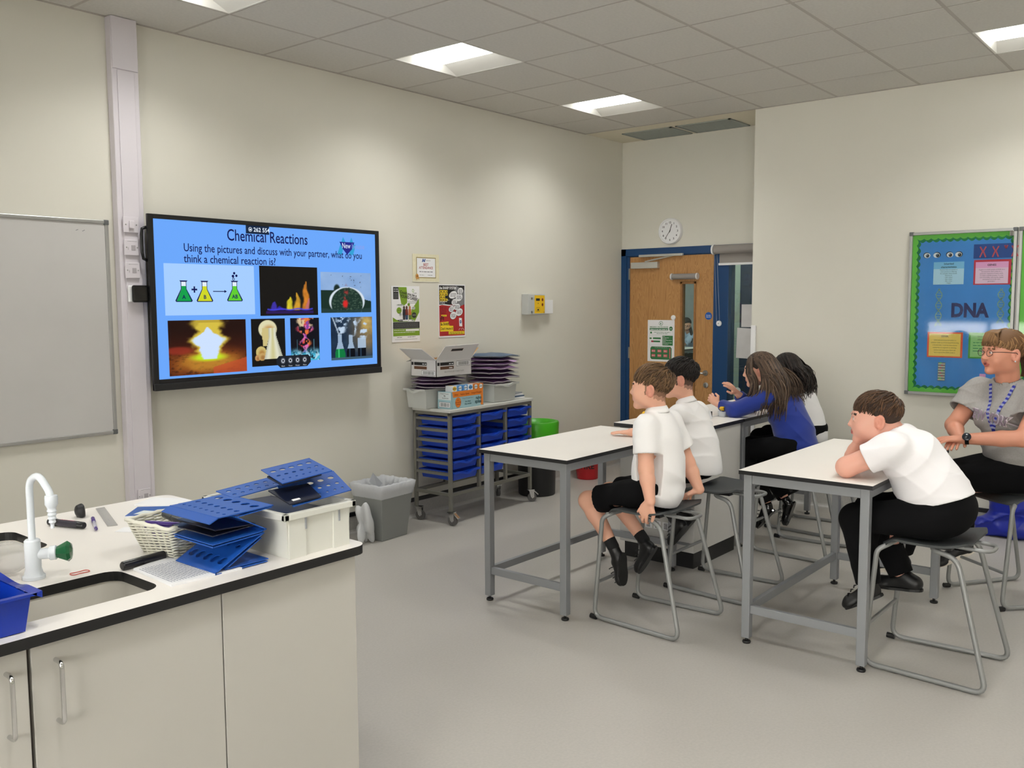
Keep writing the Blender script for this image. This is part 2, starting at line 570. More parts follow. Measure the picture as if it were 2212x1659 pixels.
# frosted dots on the glass
pn = Panel((XD + 0.044, 0, 0), (0, -1, 0), (0, 0, 1))
m_frost = mat('frosted_dot', (190, 200, 196), 0.7)
pn.ell(1.243, 0.815, 0.031, 0.031, m_frost); pn.ell(1.40, 0.80, 0.033, 0.033, m_frost)
pn.build('frosted_dots', win)

# room beyond the door
M_BEY = mat('grey_green_wall', (150, 160, 154), 0.7)
mb = MB()
mb.box(6.9, 7.0, -0.28, 0.24, 0, ZC, 0)           # grey-green pier seen through the side glass
mb.box(6.9, 7.0, -1.6, -0.28, 0, ZC, 1)
mb.box(13.1, 13.2, -4, 4.8, 0, ZC, 2); mb.box(XD + 0.12, 13.2, 4.7, 4.8, 0, ZC, 2); mb.box(XD + 0.12, 13.2, -1.7, -1.6, 0, ZC, 2)
mb.box(XD + 0.12, XD + 0.2, 0.12, 4.8, 0, ZC, 2)
struct(mb.build('wall_beyond', [M_BEY, mat('navy_panel', (16, 34, 62), 0.5), mat('pale_far_wall', (196, 200, 202), 0.8)]))
# ------------------------------------------------------------------ ceiling lights
M_LENS = mat('lit_lens', (253, 254, 250), 0.5, emit=1.0)
M_LENS.node_tree.nodes['Principled BSDF'].inputs['Emission Strength'].default_value = LIGHT_POWER
M_REFL = mat('white_light_reflector', (228, 226, 220), 0.5)
def make_light(x0, y0):
    """x0,y0 = low corner of its 0.6 m tile"""
    t = thing('ceiling_light', '', 'ceiling light', (x0 + 0.3, y0 + 0.3, ZC))
    a, b = 0.012, 0.588
    lx0, lx1, ly0, ly1 = 0.16, 0.42, 0.05, 0.56
    hz = ZC + 0.055
    mb = MB()
    mb.box(x0, x0 + 0.6, y0, y0 + 0.6, ZC + 0.075, ZC + 0.09)
    for q in ((0, a, 0, .6), (b, .6, 0, .6), (0, .6, 0, a), (0, .6, b, .6)):
        mb.box(x0 + q[0], x0 + q[1], y0 + q[2], y0 + q[3], ZC - 0.001, ZC + 0.08)
    mb.build('housing', M_REFL, t)
    mb = MB()
    o = [(x0 + a, y0 + a, ZC), (x0 + b, y0 + a, ZC), (x0 + b, y0 + b, ZC), (x0 + a, y0 + b, ZC)]
    i = [(x0 + lx0, y0 + ly0, hz), (x0 + lx1, y0 + ly0, hz), (x0 + lx1, y0 + ly1, hz), (x0 + lx0, y0 + ly1, hz)]
    for k in range(4):
        l = (k + 1) % 4
        mb.prism([o[k], o[l], i[l], i[k]], (0, 0, 0.004))
    mb.build('reflector', M_REFL, t)
    mb = MB()
    # shallow curved lens
    n = 8; pts = []
    for k in range(n + 1):
        u = k / n
        pts.append((x0 + lx0 + (lx1 - lx0) * u, y0 + ly0, hz - 0.045 * math.sin(math.pi * u) ** 0.6 if 0 < u < 1 else hz - 0.008))
    pts = [(x0 + lx0, y0 + ly0, hz + 0.004)] + pts + [(x0 + lx1, y0 + ly0, hz + 0.004)]
    mb.prism(pts, (0, ly1 - ly0, 0))
    mb.build('lens', M_LENS, t, smooth=True, angle=50)
    ld = bpy.data.lights.new('lamp', 'AREA'); ld.shape = 'RECTANGLE'; ld.size = .30; ld.size_y = .50
    ld.energy = LAMP_WATTS; ld.color = (.99, .99, .95); ld.spread = math.radians(132)
    lo_ = bpy.data.objects.new('lamp', ld); COL.objects.link(lo_); lo_.parent = t; lo_.location = (-.01, .005, -.006)
    return t
_lab = {(-1, 1): 'lit square ceiling light cut by the top edge of the photo, above the interactive screen',
        (2, 1): 'lit square ceiling light above the wall posters, nearer of the two whole ones',
        (5, 1): 'lit square ceiling light nearest the oak door',
        (5, 6): 'lit square ceiling light cut by the right edge, above the green-bordered notice board'}
proto = None
for (i, j) in LIGHTS:
    x0, y0 = 0.6 * i, GY - 0.6 * (j + 1)
    if proto is None:
        proto = make_light(x0, y0); t = proto
    else:
        t = dup(proto, (x0 + 0.3, y0 + 0.3, ZC))
    t['group'] = 'square lights set in the tiled ceiling'
    t['label'] = _lab.get((i, j), 'lit square ceiling light in the part of the ceiling outside the photo')

# unseen lights added to brighten the room beyond
t = thing('ceiling_light', 'unseen light added to brighten the far room beyond the oak door', 'ceiling light', (9.5, 2.3, ZC), group='unseen lights added in the far room')
for k in range(2):
    tt = t if k == 0 else thing('ceiling_light', 'unseen light added to brighten the far room beyond the oak door', 'ceiling light', (6.0, -0.2, ZC), group='unseen lights added in the far room')
    c = tt.location
    MB().box(c.x - .3, c.x + .3, c.y - .3, c.y + .3, ZC - 0.02, ZC + 0.02).build('housing', M_REFL, tt)
    MB().box(c.x - .27, c.x + .27, c.y - .27, c.y + .27, ZC - 0.03, ZC - 0.02).build('lens', mat('far_fill_lens', (255, 250, 240), 0.5, emit=(45.0 if k == 0 else 10.0)), tt)

# ------------------------------------------------------------------ ceiling grilles in the recess
M_GRILLE = mat('grey_grille', (150, 156, 150), 0.6)
g0 = None
for k, (x0, x1, y0, y1) in enumerate(((4.36, 4.76, -0.79, -0.27), (4.36, 4.76, -1.36, -0.83))):
    t = thing('ceiling_vent', ('grey ceiling grille over the left part of the door recess', 'grey ceiling grille over the right part of the door recess')[k], 'vent', ((x0 + x1) / 2, (y0 + y1) / 2, ZC), group='ceiling grilles above the door')
    mb = MB()
    for q in ((x0, x0 + .02, y0, y1), (x1 - .02, x1, y0, y1), (x0, x1, y0, y0 + .02), (x0, x1, y1 - .02, y1)): mb.box(*q, ZC - 0.008, ZC + 0.002)
    mb.build('frame', M_GRILLE, t)
    mb = MB(); n = 16
    for s in range(n):
        x = x0 + .02 + (x1 - x0 - .04) * (s + .5) / n
        mb.box(x - .009, x + .006, y0 + .02, y1 - .02, ZC - 0.004, ZC + 0.0)
    mb.box(x0 + .02, x1 - .02, y0 + .02, y1 - .02, ZC - .0005, ZC + 0.0009)
    mb.build('louvre', M_GRILLE, t)

# ------------------------------------------------------------------ left wall: trunking column
x0, x1, d = -0.415, -0.262, 0.062
t = thing('cable_trunking', 'tall pale lilac plastic trunking column between whiteboard and screen', 'trunking', ((x0 + x1) / 2, -d / 2, 0))
mb = MB(); mb.box(x0, x1, -d + 0.006, 0, 0.155, ZC - 0.003); mb.build('trunking_body', M_OFFW, t, bevel=0.004)
mb = MB(); mb.box(x0 + 0.028, x1 - 0.028, -d, -d + 0.006, 0.155, 2.915); mb.box(x0 + 0.004, x1 - 0.004, -d - 0.001, -d + 0.006, 2.92, ZC - 0.003)
mb.build('cover_strip', M_OFFW, t, bevel=0.002)

def plate(name, label, cat, x0, x1, z0, z1, y, kind):
    t = thing(name, label, cat, ((x0 + x1) / 2, y, (z0 + z1) / 2))
    th = 0.010
    mb = MB(); mb.box(x0, x1, y - th, y, z0, z1); mb.build('plate', M_OFFW, t, bevel=0.003)
    cx, cz = (x0 + x1) / 2, (z0 + z1) / 2
    mb = MB()
    for s in (-1, 1): mb.lathe([(0.004, 0), (0.003, 0.0015)], M=Matrix.Translation((cx + s * 0.031, y - th, cz)) @ Matrix.Rotation(math.pi / 2, 4, 'X'), seg=8)
    mb.build('screw', M_STEEL, t)
    if kind == 'rocker':
        mb = MB(); mb.box(cx - .014, cx + .014, y - th - .014, y - th, cz - .022, cz + .022, M=Matrix.Translation((0, 0, 0))); mb.build('rocker', M_OFFW, t, bevel=0.004)
    elif kind == 'key':
        mb = MB(); mb.box(cx - .004, cx + .02, y - th - .002, y - th, cz - .015, cz + .013); mb.build('indicator', mat('grey_indicator', (170, 164, 168), 0.5), t, bevel=0.002)
        pn = Panel((x0, y - th - 0.0002, z0), (1, 0, 0), (0, 0, 1)); pn.scribble(0.018, 0.07, 0.076, 0.003, M_GINK, seed=int(z0 * 100)); pn.rect(0.02, 0.022, 0.03, 0.045, M_GINK); pn.build('print', t)
    return t
yb = -0.066
plate('light_switch', 'square switch with a raised rocker, topmost on the trunking column', 'switch', -0.396, -0.306, 2.036, 2.124, yb, 'rocker')
plate('switch_plate', 'square flat key switch plate, middle of the three white plates on the column', 'switch', -0.395, -0.308, 1.911, 1.998, yb, 'key')
plate('switch_plate', 'square flat key switch plate just above the black square control', 'switch', -0.394, -0.309, 1.785, 1.872, yb, 'key')
plate('socket_plate', 'small white socket plate at the foot of the trunking column behind the bench', 'socket', -0.376, -0.30, 0.51, 0.59, yb, 'key')
t = thing('room_thermostat', 'black square wall control with rounded corners beside the screen', 'thermostat', (-0.335, -0.07, 1.70))
mb = MB(); mb.box(-0.385, -0.305, -0.082, -0.066, 1.652, 1.745); mb.build('back_box', M_WHITE, t, bevel=0.006)
mb = MB(); mb.box(-0.371, -0.276, -0.104, -0.082, 1.650, 1.746); mb.build('front_cover', mat('gloss_black', (12, 12, 13), 0.2), t, bevel=0.01)

# ------------------------------------------------------------------ whiteboard
M_WB = mat('whiteboard_enamel', (196, 194, 192), 0.28, noise=(2.5, 0.03))
t = thing('whiteboard', 'large plain whiteboard with aluminium frame left of the column', 'whiteboard', (-1.35, 0, 0.91))
x0, x1, z0, z1 = -2.25, -0.452, 0.918, 2.10
mb = MB(); mb.box(x0 + .01, x1 - .01, -0.014, 0, z0 + .01, z1 - .01); mb.build('writing_surface', M_WB, t)
pn = Panel((x0, -0.0145, z0), (1, 0, 0), (0, 0, 1))
for (a, b) in ((0.83, 1.128), (1.62, 1.118), (1.655, 1.116), (0.6, 1.135)): pn.line([(a + .82 - .82, b), (a + 0.012, b + 0.006)], 0.003, M_GINK)
pn.build('pen_marks', t)
mb = MB()
for q in ((x0, x0 + .02, z0, z1), (x1 - .02, x1, z0, z1), (x0, x1, z0, z0 + .02), (x0, x1, z1 - .02, z1)): mb.box(q[0], q[1], -0.022, 0, q[2], q[3])
mb.build('frame', M_ALU, t, bevel=0.004)
mb = MB()
for (a, b) in ((x1 - .026, z1 - .026), (x1 - .026, z0 - .002), (x0 - .002, z1 - .026), (x0 - .002, z0 - .002)): mb.box(a, a + .028, -0.024, 0, b, b + .028)
mb.build('corner_cap', mat('dark_grey_cap', (96, 98, 98), 0.5), t, bevel=0.004)

# ------------------------------------------------------------------ interactive screen
def em(name, col, s=1.0):
    m = mat('screen_' + name, col, 0.5, emit=s)
    b = m.node_tree.nodes['Principled BSDF']
    b.inputs['Base Color'].default_value = (0, 0, 0, 1)
    b.inputs['Specular IOR Level'].default_value = 0.1
    return m
M_TVB = mat('screen_bezel', (14, 15, 17), 0.3)
TX0, TX1, TZ0, TZ1, TY = -0.281, 1.443, 1.152, 2.145, -0.12
t = thing('interactive_screen', 'large black-framed interactive screen showing a Chemical Reactions slide', 'screen', ((TX0 + TX1) / 2, 0, TZ0))
mb = MB(); mb.box(TX0 + .035, TX1 - .004, TY + .012, TY + 0.075, TZ0 + .004, TZ1 - .004); mb.build('back_casing', mat('dark_casing', (24, 25, 27), 0.45), t, bevel=0.01)
SX0, SX1, SZ0, SZ1 = -0.247, 1.410, 1.212, 2.119
mb = MB()
for q in ((TX0, SX0, TZ0, TZ1), (SX1, TX1, TZ0, TZ1), (SX0, SX1, SZ1, TZ1), (SX0, SX1, TZ0 + .035, SZ0)): mb.box(q[0], q[1], TY - 0.004, TY + .014, q[2], q[3])
mb.build('bezel', M_TVB, t, bevel=0.002)
mb = MB(); mb.box(TX0, TX1, TY - 0.014, TY + .014, TZ0 - .004, TZ0 + 0.036); mb.build('bottom_bar', mat('dark_bar', (30, 31, 33), 0.35), t, bevel=0.004)
mb = MB(); mb.tube([(TX0 + .005, TY + .02, 2.07), (TX0 - .022, TY + .02, 2.06), (TX0 - .026, TY + .02, 2.03), (TX0 - .026, TY + .02, 1.93), (TX0 - .02, TY + .02, 1.895), (TX0 + .005, TY + .02, 1.885)], 0.009, seg=8)
mb.build('carry_handle', M_TVB, t, smooth=True)
mb = MB(); mb.box(0.25, 0.95, TY + 0.075, -0.0005, 1.35, 1.95); mb.build('wall_bracket', M_BLACK, t)
# slide
SW, SH = SX1 - SX0, SZ1 - SZ0
m_bg = em('slide_blue', (108, 168, 252))
# diagonal change of tint over the slide (the slide's own gradient)
pn = Panel((SX0, TY + 0.002, SZ0), (1, 0, 0), (0, 0, 1))
pn.slab(0, SW, 0, SH, 0.004, m_bg)
screen = pn.build('display', t)
import random as _R
def XY(px, py):        # slide position as a share of the display, from its top left
    return px * SW, (1 - py) * SH
pn = Panel((SX0, TY + 0.0015, SZ0), (1, 0, 0), (0, 0, 1))
m_txt = em('slide_text', (18, 24, 84)); m_w = em('white', (228, 240, 255)); m_pale = em('pale_blue', (166, 206, 255))
m_dk = em('near_black', (22, 20, 20)); m_tab = em('tab_navy', (24, 40, 66))
pn.text('Chemical Reactions', *XY(0.465, 0.108), 0.098, m_txt, 1, 'c', bold=0.0008, width=0.60)
pn.text('Using the pictures and discuss with your partner, what do you', *XY(0.11, 0.192), 0.066, m_txt, 1, 'l', bold=0.0005, width=1.35)
pn.text('think a chemical reaction is?', *XY(0.11, 0.262), 0.066, m_txt, 1, 'l', bold=0.0005, width=0.635)
x, y = XY(0.365, 0.055)
pn.rect(x, x + 0.17, y - 0.0, SH, m_tab, 3); pn.text('262 554', x + 0.055, y + 0.014, 0.036, m_w, 4, 'l', bold=0.0006)
pn.ell(x + 0.032, y + 0.026, 0.013, 0.014, m_w, 4); pn.ell(x + 0.032, y + 0.026, 0.010, 0.011, m_tab, 5); pn.rect(x + .026, x + .038, y + .02, y + .03, m_w, 6)
pn.build('slide_text', t)
# logo
pn = Panel((SX0, TY + 0.0015, SZ0), (1, 0, 0), (0, 0, 1))
m_teal = em('logo_teal', (52, 160, 214)); m_navy = em('logo_navy', (38, 44, 140)); m_lil = em('logo_lilac', (140, 160, 235))
lx, ly = XY(0.795, 0.165)
for a0, b0, a1, b1 in ((0, 0, .075, .125), (.10, 0, .175, .125)): pn.poly([(lx + a0, ly + b0), (lx + a0 + .038, ly + b0), (lx + a1 - .012, ly + b1 * .55), (lx + a1 - .045, ly + b1 * .6)], m_teal)
pn.poly([(lx + .028, ly + .065), (lx + .052, ly + .118), (lx + .085, ly + .065)], m_teal); pn.poly([(lx + .10, ly + .065), (lx + .125, ly + .118), (lx + .148, ly + .065)], m_teal)
pn.poly([(lx + .02, ly + .085), (lx + .15, ly + .085), (lx + .130, ly + .04), (lx + .085, ly + .0), (lx + .045, ly + .04)], m_navy, 3)
pn.text('New', lx + .040, ly + .043, 0.052, m_w, 4, 'l', width=0.075); pn.text('house', lx + .125, ly + .043, 0.05, m_lil, 4, 'l', width=0.115)
pn.build('slide_logo', t)
# picture: equation of flasks
def pic(x0, y0, x1, y1, m, nm):
    a0, b0 = XY(x0, y0); a1, b1 = XY(x1, y1)
    p = Panel((SX0 + a0, TY + 0.0015, SZ0 + b1), (1, 0, 0), (0, 0, 1))
    p.rect(0, a1 - a0, 0, b0 - b1, m, 0)
    return p, a1 - a0, b0 - b1
def flask(p, x, y, s, m_liq, letter):
    ol = m_txt
    out = [(-.05, 0), (.05, 0), (.055, .008), (.018, .075), (.018, .115), (.026, .124), (-.026, .124), (-.018, .115), (-.018, .075), (-.055, .008)]
    p.poly([(x + a * s, y + b * s) for a, b in out], ol, 1)
    inn = [(-.047, .005), (.047, .005), (.014, .074), (.014, .116), (-.014, .116), (-.014, .074)]
    p.poly([(x + a * s, y + b * s) for a, b in inn], m_w, 2)
    liq = [(-.047, .005), (.047, .005), (.014, .074), (.014, .092), (-.014, .092), (-.014, .074)]
    p.poly([(x + a * s, y + b * s) for a, b in liq], m_liq, 3)
    p.text(letter, x, y + 0.018 * s, 0.032 * s, ol, 4, 'c', bold=0.0008)
p, w, h = pic(0.033, 0.272, 0.395, 0.60, m_pale, 'a')
flask(p, w * .2, h * .26, 1.0, em('green', (20, 160, 76)), 'A'); flask(p, w * .425, h * .26, 1.0, em('yellow', (208, 216, 40)), 'B')
flask(p, w * .765, h * .27, 1.0, em('lime', (96, 206, 50)), 'AB')
p.text('+', w * .312, h * .42, 0.07, m_txt, 1, 'c', bold=0.002)
p.line([(w * .52, h * .47), (w * .66, h * .47)], 0.005, m_txt); p.poly([(w * .645, h * .50), (w * .675, h * .47), (w * .645, h * .44)], m_txt)
for a, b, r in ((.75, .78, .009), (.765, .84, .008), (.79, .79, .008), (.755, .72, .009)): p.ell(w * a, h * b, r, r, m_txt, 1, 12)
p.ell(w * .755, h * .72, .005, .005, m_pale, 2, 12)
p.build('slide_picture', t)
# the slide's photographs, painted as fine coloured grids
def vn(u, v, f, seed):
    r = np.random.RandomState(seed); n = int(f) + 3; g = r.rand(n, n)
    x, y = u * f, v * f; i, j = np.floor(x).astype(int), np.floor(y).astype(int); fx, fy = x - i, y - j
    fx, fy = fx * fx * (3 - 2 * fx), fy * fy * (3 - 2 * fy); i %= n - 1; j %= n - 1
    return (g[i, j] * (1 - fx) + g[i + 1, j] * fx) * (1 - fy) + (g[i, j + 1] * (1 - fx) + g[i + 1, j + 1] * fx) * fy
def fbm(u, v, f, seed, o=4): return sum(vn(u, v, f * 2 ** k, seed + k) / 2 ** k for k in range(o)) / 1.9
def sm(a, b, x): t_ = np.clip((x - a) / (b - a), 0, 1); return t_ * t_ * (3 - 2 * t_)
def over(C, c, a): return C * (1 - a[..., None]) + np.array(c, float) * a[..., None]
def blobf(u, v, cx, cy, rx, ry, soft=.25, asp=1.0): return 1 - sm(1 - soft, 1 + soft, np.sqrt(((u - cx) / rx) ** 2 + ((v - cy) / ry) ** 2))
M_PIC = bpy.data.materials.new('screen_photograph'); M_PIC.use_nodes = True
_n = M_PIC.node_tree; _b = _n.nodes['Principled BSDF']; _a = _n.nodes.new('ShaderNodeAttribute'); _a.attribute_name = 'picture'
_b.inputs['Base Color'].default_value = (0, 0, 0, 1); _b.inputs['Specular IOR Level'].default_value = .1; _b.inputs['Emission Strength'].default_value = 1
_n.links.new(_a.outputs['Color'], _b.inputs['Emission Color'])
def photo(x0, y0, x1, y1, nx, ny, fn):
    a0, b0 = XY(x0, y0); a1, b1 = XY(x1, y1)
    U, V = np.meshgrid(np.linspace(0, 1, nx), np.linspace(0, 1, ny), indexing='ij')
    C = np.clip(fn(U, V), 0, 255) / 255.0
    C = np.where(C <= .04045, C / 12.92, ((C + .055) / 1.055) ** 2.4)
    vs = [(SX0 + a0 + (a1 - a0) * u, TY + .0013, SZ0 + b1 + (b0 - b1) * v) for u, v in zip(U.ravel(), V.ravel())]
    fs = [(i * ny + j, (i + 1) * ny + j, (i + 1) * ny + j + 1, i * ny + j + 1) for i in range(nx - 1) for j in range(ny - 1)]
    mb = MB(); mb.add(vs, fs); o = mb.build('slide_picture', M_PIC, t)
    at = o.data.color_attributes.new('picture', 'FLOAT_COLOR', 'POINT')
    at.data.foreach_set('color', np.concatenate([C.reshape(-1, 3), np.ones((nx * ny, 1))], 1).astype(np.float32).ravel())
def base(U, c): return np.zeros(U.shape + (3,)) + np.array(c, float)
def f_alcohol(u, v):
    C = base(u, (24, 22, 20)); n = fbm(u, v * .6, 6, 1) - .5
    for cx, w_, h_, col, sd in ((.23, .08, .17, (66, 52, 190), 2), (.34, .09, .08, (50, 40, 170), 3), (.50, .075, .27, (226, 210, 50), 4), (.62, .08, .36, (214, 160, 50), 5), (.77, .085, .60, (216, 132, 44), 6), (.80, .05, .25, (190, 110, 120), 7)):
        lean = .07 * (v - .12); hh = (v - .11) / h_
        e = np.abs(u - cx - lean - n * .16 * hh) / (w_ * np.sqrt(np.clip(1 - hh, 0.001, 1)))
        a = (1 - sm(.45, 1.05, e)) * (v > .11) * (hh < 1) * (.65 + .5 * fbm(u, v, 9, sd))
        C = over(C, col, np.clip(a, 0, 1))
    C = over(C, (70, 70, 235), np.exp(-((v - .125 - .012 * np.sin(u * 22)) / .014) ** 2) * (u > .12) * (u < .9))
    return over(C, (52, 30, 110), .8 * sm(.02, .06, v) * (1 - sm(.08, .11, v)) * (u > .1) * (u < .92))
def f_powder(u, v):
    C = over(base(u, (158, 188, 228)), (120, 156, 206), fbm(u, v, 3, 9)); g = fbm(u, v, 34, 11)
    C = over(C, (26, 48, 40), (v < .56 - .02 * u) * (u < .42) * 1.0 + (v < .34 - .3 * (u - .82)) * (u > .8) * 1.0)
    C = over(C, (26, 44, 40), blobf(u, v, .31, .58, .06, .12)); C = over(C, (214, 224, 234), blobf(u, v, .51, .28, .355, .36, .03))
    m = blobf(u, v, .51, .22, .315, .40, .03); C = over(C, (30, 52, 44), m); C = over(C, (84, 108, 90), m * sm(.5, .8, g))
    C = over(C, (150, 56, 52), blobf(u, v, .49, .38, .045, .26, .5) * sm(.35, .6, fbm(u, v, 16, 13))); C = over(C, (214, 44, 42), blobf(u, v, .47, .22, .05, .09, .4))
    C = over(C, (60, 60, 70), (fbm(u, v, 40, 15) > .76) * (v > .55) * (v < .95) * (np.abs(u - .5) < .3) * 1.0)
    return over(C, (40, 62, 60), (v < .05 + .14 * np.abs(u - .5)) * .8)
def f_erupt(u, v):
    C = over(base(u, (36, 18, 14)), (74, 30, 18), sm(.9, .2, v)); n = fbm(u, v, 9, 21)
    d = np.sqrt(((u - .5) / .62) ** 2 + ((v - .22) / .30) ** 2) + (n - .5) * .25
    C = over(C, (140, 76, 30), (1 - sm(.5, 1.25, d)) * .9); C = over(C, (58, 28, 16), sm(.52, .72, fbm(u, v * 1.7, 22, 23)) * (v < .42) * .75); C = over(C, (206, 150, 52), (1 - sm(.3, .8, d)) * .7)
    C = over(C, (150, 50, 36), blobf(u, v, .12, .45, .17, .07, .4) * .8); C = over(C, (190, 80, 46), (v < .18 + .35 * (u - .72)) * (u > .55) * .8)
    w_ = .12 + .10 * np.exp(-((v - .62) / .1) ** 2) + (fbm(u, v, 14, 25) - .5) * .10
    C = over(C, (196, 170, 60), blobf(u, v, .50, .97, .21 + (n - .5) * .2, .16, .35) * .95); C = over(C, (214, 190, 70), (1 - sm(.8, 1.3, np.abs(u - .5) / (w_ + .02))) * (v > .28) * (v < .95))
    C = over(C, (196, 230, 40), blobf(u, v, .5, .31, .21, .07, .5)); C = over(C, (206, 226, 255), (1 - sm(.75, 1.0, np.abs(u - .5 + (v - .6) * .04) / (w_ * (1.05 - .9 * sm(.66, .88, v))))) * (v > .27) * (v < .86))
    return C
def f_foam(u, v):
    C = base(u, (24, 22, 20))
    def ball(C, cx, cy, rx, ry, c1, c2):
        d = np.sqrt(((u - cx) / rx) ** 2 + ((v - cy) / ry) ** 2); m = 1 - sm(.96, 1.04, d); return over(over(C, c1, m), c2, m * sm(.9, .2, np.sqrt(((u - cx - rx * .15) / rx) ** 2 + ((v - cy + ry * .2) / ry) ** 2)))
    C = ball(C, .48, .78, .27, .19, (222, 216, 176), (190, 140, 80)); C = over(C, (206, 190, 130), (np.abs(u - .40 - .12 * (v - .5)) < .12 - .06 * sm(.7, .45, v)) * (v > .42) * (v < .8) * 1.0)
    C = ball(C, .27, .30, .15, .12, (206, 186, 116), (176, 130, 70)); C = ball(C, .17, .18, .08, .065, (196, 150, 96), (160, 110, 64)); C = ball(C, .3, .2, .11, .08, (196, 160, 100), (160, 116, 66))
    hw = np.where(v > .62, .11, .11 + (.62 - v) * .36); m = (np.abs(u - .62 - .05 * (.6 - v)) < hw) * (v > .14) * (v < .80)
    x = (u - .62) / hw; return over(C, (0, 0, 0), m * 0.0) * (1 - m[..., None]) + m[..., None] * (np.array((226, 226, 206.)) - 60 * np.exp(-((x) / .35) ** 2)[..., None] * np.array((.35, .45, 1.)) - 40 * sm(.5, 1, np.abs(x))[..., None])
def f_splash(u, v):
    C = base(u, (18, 18, 26)); n = fbm(u, v, 7, 31); w_ = .10 + .28 * np.abs(v - .42) + .1 * np.sin(v * 19)
    for sd, col, th in ((33, (206, 62, 66), .52), (34, (226, 120, 60), .58), (35, (220, 110, 170), .60), (36, (130, 70, 160), .62)):
        C = over(C, col, sm(th - .04, th + .02, fbm(u, v, 9, sd)) * (1 - sm(.6, 1.3, np.abs(u - .5) / w_)) * (v > .2))
    C = over(C, (214, 190, 150), sm(.55, .6, fbm(u, v, 12, 37)) * (v > .75) * blobf(u, v, .52, .95, .3, .2)); C = over(C, (70, 180, 214), sm(.42, .5, fbm(u, v, 10, 38)) * (1 - sm(.1, .36, v)))
    C = over(C, (170, 214, 232), sm(.56, .62, fbm(u, v, 16, 39)) * (1 - sm(.1, .34, v)))
    for x in (.22, .80): C = over(C, (90, 140, 160), (np.abs(u - x) < .012) * (v > .16) * (v < .5) * .7)
    return C
def f_flasks(u, v):
    n = fbm(u, v, 5, 41); C = over(base(u, (22, 34, 56)), (44, 70, 92), n); C = over(C, (150, 122, 80), blobf(u, v, .95, .7, .42, .5, .7) * (.5 + .6 * n)); C = over(C, (206, 176, 96), blobf(u, v, .88, .8, .16, .2, .6) * n * 1.3)
    for cx, top, wd, col in ((.21, .60, .12, (16, 120, 64)), (.47, .58, .10, (10, 14, 22)), (.74, .50, .10, (10, 14, 22))):
        C = over(C, (190, 210, 232), np.clip(sm(.48, .62, fbm(u, v, 12, int(cx * 90))), 0, 1) * blobf(u, v, cx + .03, top + .2, .10 + .12 * (v - top), .26, .4) * (v > top - .04))
        hw = np.where(v > top - .18, .045 if cx < .7 else wd, .045 + (top - .18 - v) * .28 if cx < .7 else wd); m = (np.abs(u - cx) < np.minimum(hw, wd)) * (v > .05) * (v < top)
        C = over(C, (176, 200, 226), m * .85); C = over(C, col, m * (v < .26)); C = over(C, (60, 190, 110) if cx < .3 else (40, 60, 80), m * (v < .26) * (np.abs(u - cx + .03) < .02))
    C = over(C, (190, 206, 222), (np.abs(u - .06 - (.95 - v) * .36) < .014) * (v > .58) * .8); return over(C, (66, 92, 108), (v < .06) * 1.0)
photo(0.418, 0.268, 0.69, 0.612, 90, 70, f_alcohol)
photo(0.706, 0.298, 0.972, 0.598, 100, 70, f_powder)
photo(0.04, 0.632, 0.352, 0.985, 100, 72, f_erupt)
photo(0.375, 0.632, 0.528, 0.96, 60, 80, f_foam)
photo(0.553, 0.632, 0.693, 0.94, 64, 84, f_splash)
photo(0.752, 0.632, 0.975, 0.952, 90, 80, f_flasks)
# on-screen tool bar
pn = Panel((SX0, TY + 0.0015, SZ0), (1, 0, 0), (0, 0, 1))
cx_, cy_ = XY(0.565, 0.94)
m_pill = em('pill_dark', (30, 34, 42)); m_ic = em('icon', (205, 210, 220))
pn.poly([(cx_ - .105, cy_ - .036), (cx_ + .105, cy_ - .036), (cx_ + .135, cy_ - .01), (cx_ + .135, cy_ + .02), (cx_ + .115, cy_ + .04), (cx_ - .115, cy_ + .04), (cx_ - .135, cy_ + .02), (cx_ - .135, cy_ - .01)], m_pill, 9)
for k in range(4):
    a = cx_ + (-.085 + .057 * k)
    pn.ell(a, cy_ + .008, .019, .02, em('icon_ring', (84, 90, 100)), 10, 16); pn.ell(a, cy_ + .008, .012, .013, m_ic, 11, 12); pn.ell(a, cy_ + .008, .007, .008, m_pill, 12, 10)
    pn.text(('Mark', 'Timer', 'Poster', 'More')[k], a, cy_ - .030, 0.013, m_ic, 11, 'c')
pn.build('tool_bar', t)
# ================================================================== THINGS ON THE WALLS
def sheet(origin, u, v, w, h, th=0.0006):
    return Panel(origin, u, v)
# certificate
UX, UZ = (1, 0, 0), (0, 0, 1)
pn = Panel((1.886, -0.004, 1.800), UX, UZ)
m_cream = mat('certificate_cream', (224, 218, 188), 0.6, noise=(40, 0.05)); m_gold = mat('certificate_gold', (158, 142, 88), 0.5)
pn.slab(0, .285, 0, .21, 0.002, m_cream)
pn.rect(.038, .25, .028, .186, m_gold, 1); pn.rect(.045, .243, .035, .179, M_PAPER, 2)
m_cb = mat('print_blue', (52, 84, 150), 0.7); m_cr = mat('print_red', (176, 74, 70), 0.7)
for a in (.098, .118): pn.poly([(a, .15), (a + .012, .15), (a + .02, .174), (a + .01, .174)], m_cb, 3)
pn.poly([(.104, .174), (.113, .174), (.13, .15), (.12, .15)], m_cb, 4)
pn.scribble(.145, .19, .160, .006, M_GINK, 3, 1)
pn.text('BEST', .141, .122, .026, m_cr, 3, 'c', bold=.0006); pn.text('ATTENDANCE', .142, .098, .026, m_cr, 3, 'c', bold=.0005, width=.15)
pn.scribble(.07, .22, .074, .010, M_GINK, 3, 2); pn.scribble(.07, .12, .05, .005, M_GINK, 3, 3); pn.scribble(.16, .21, .05, .006, M_GINK, 3, 4)
m_ros = mat('rosette_orange', (196, 142, 72), 0.6)
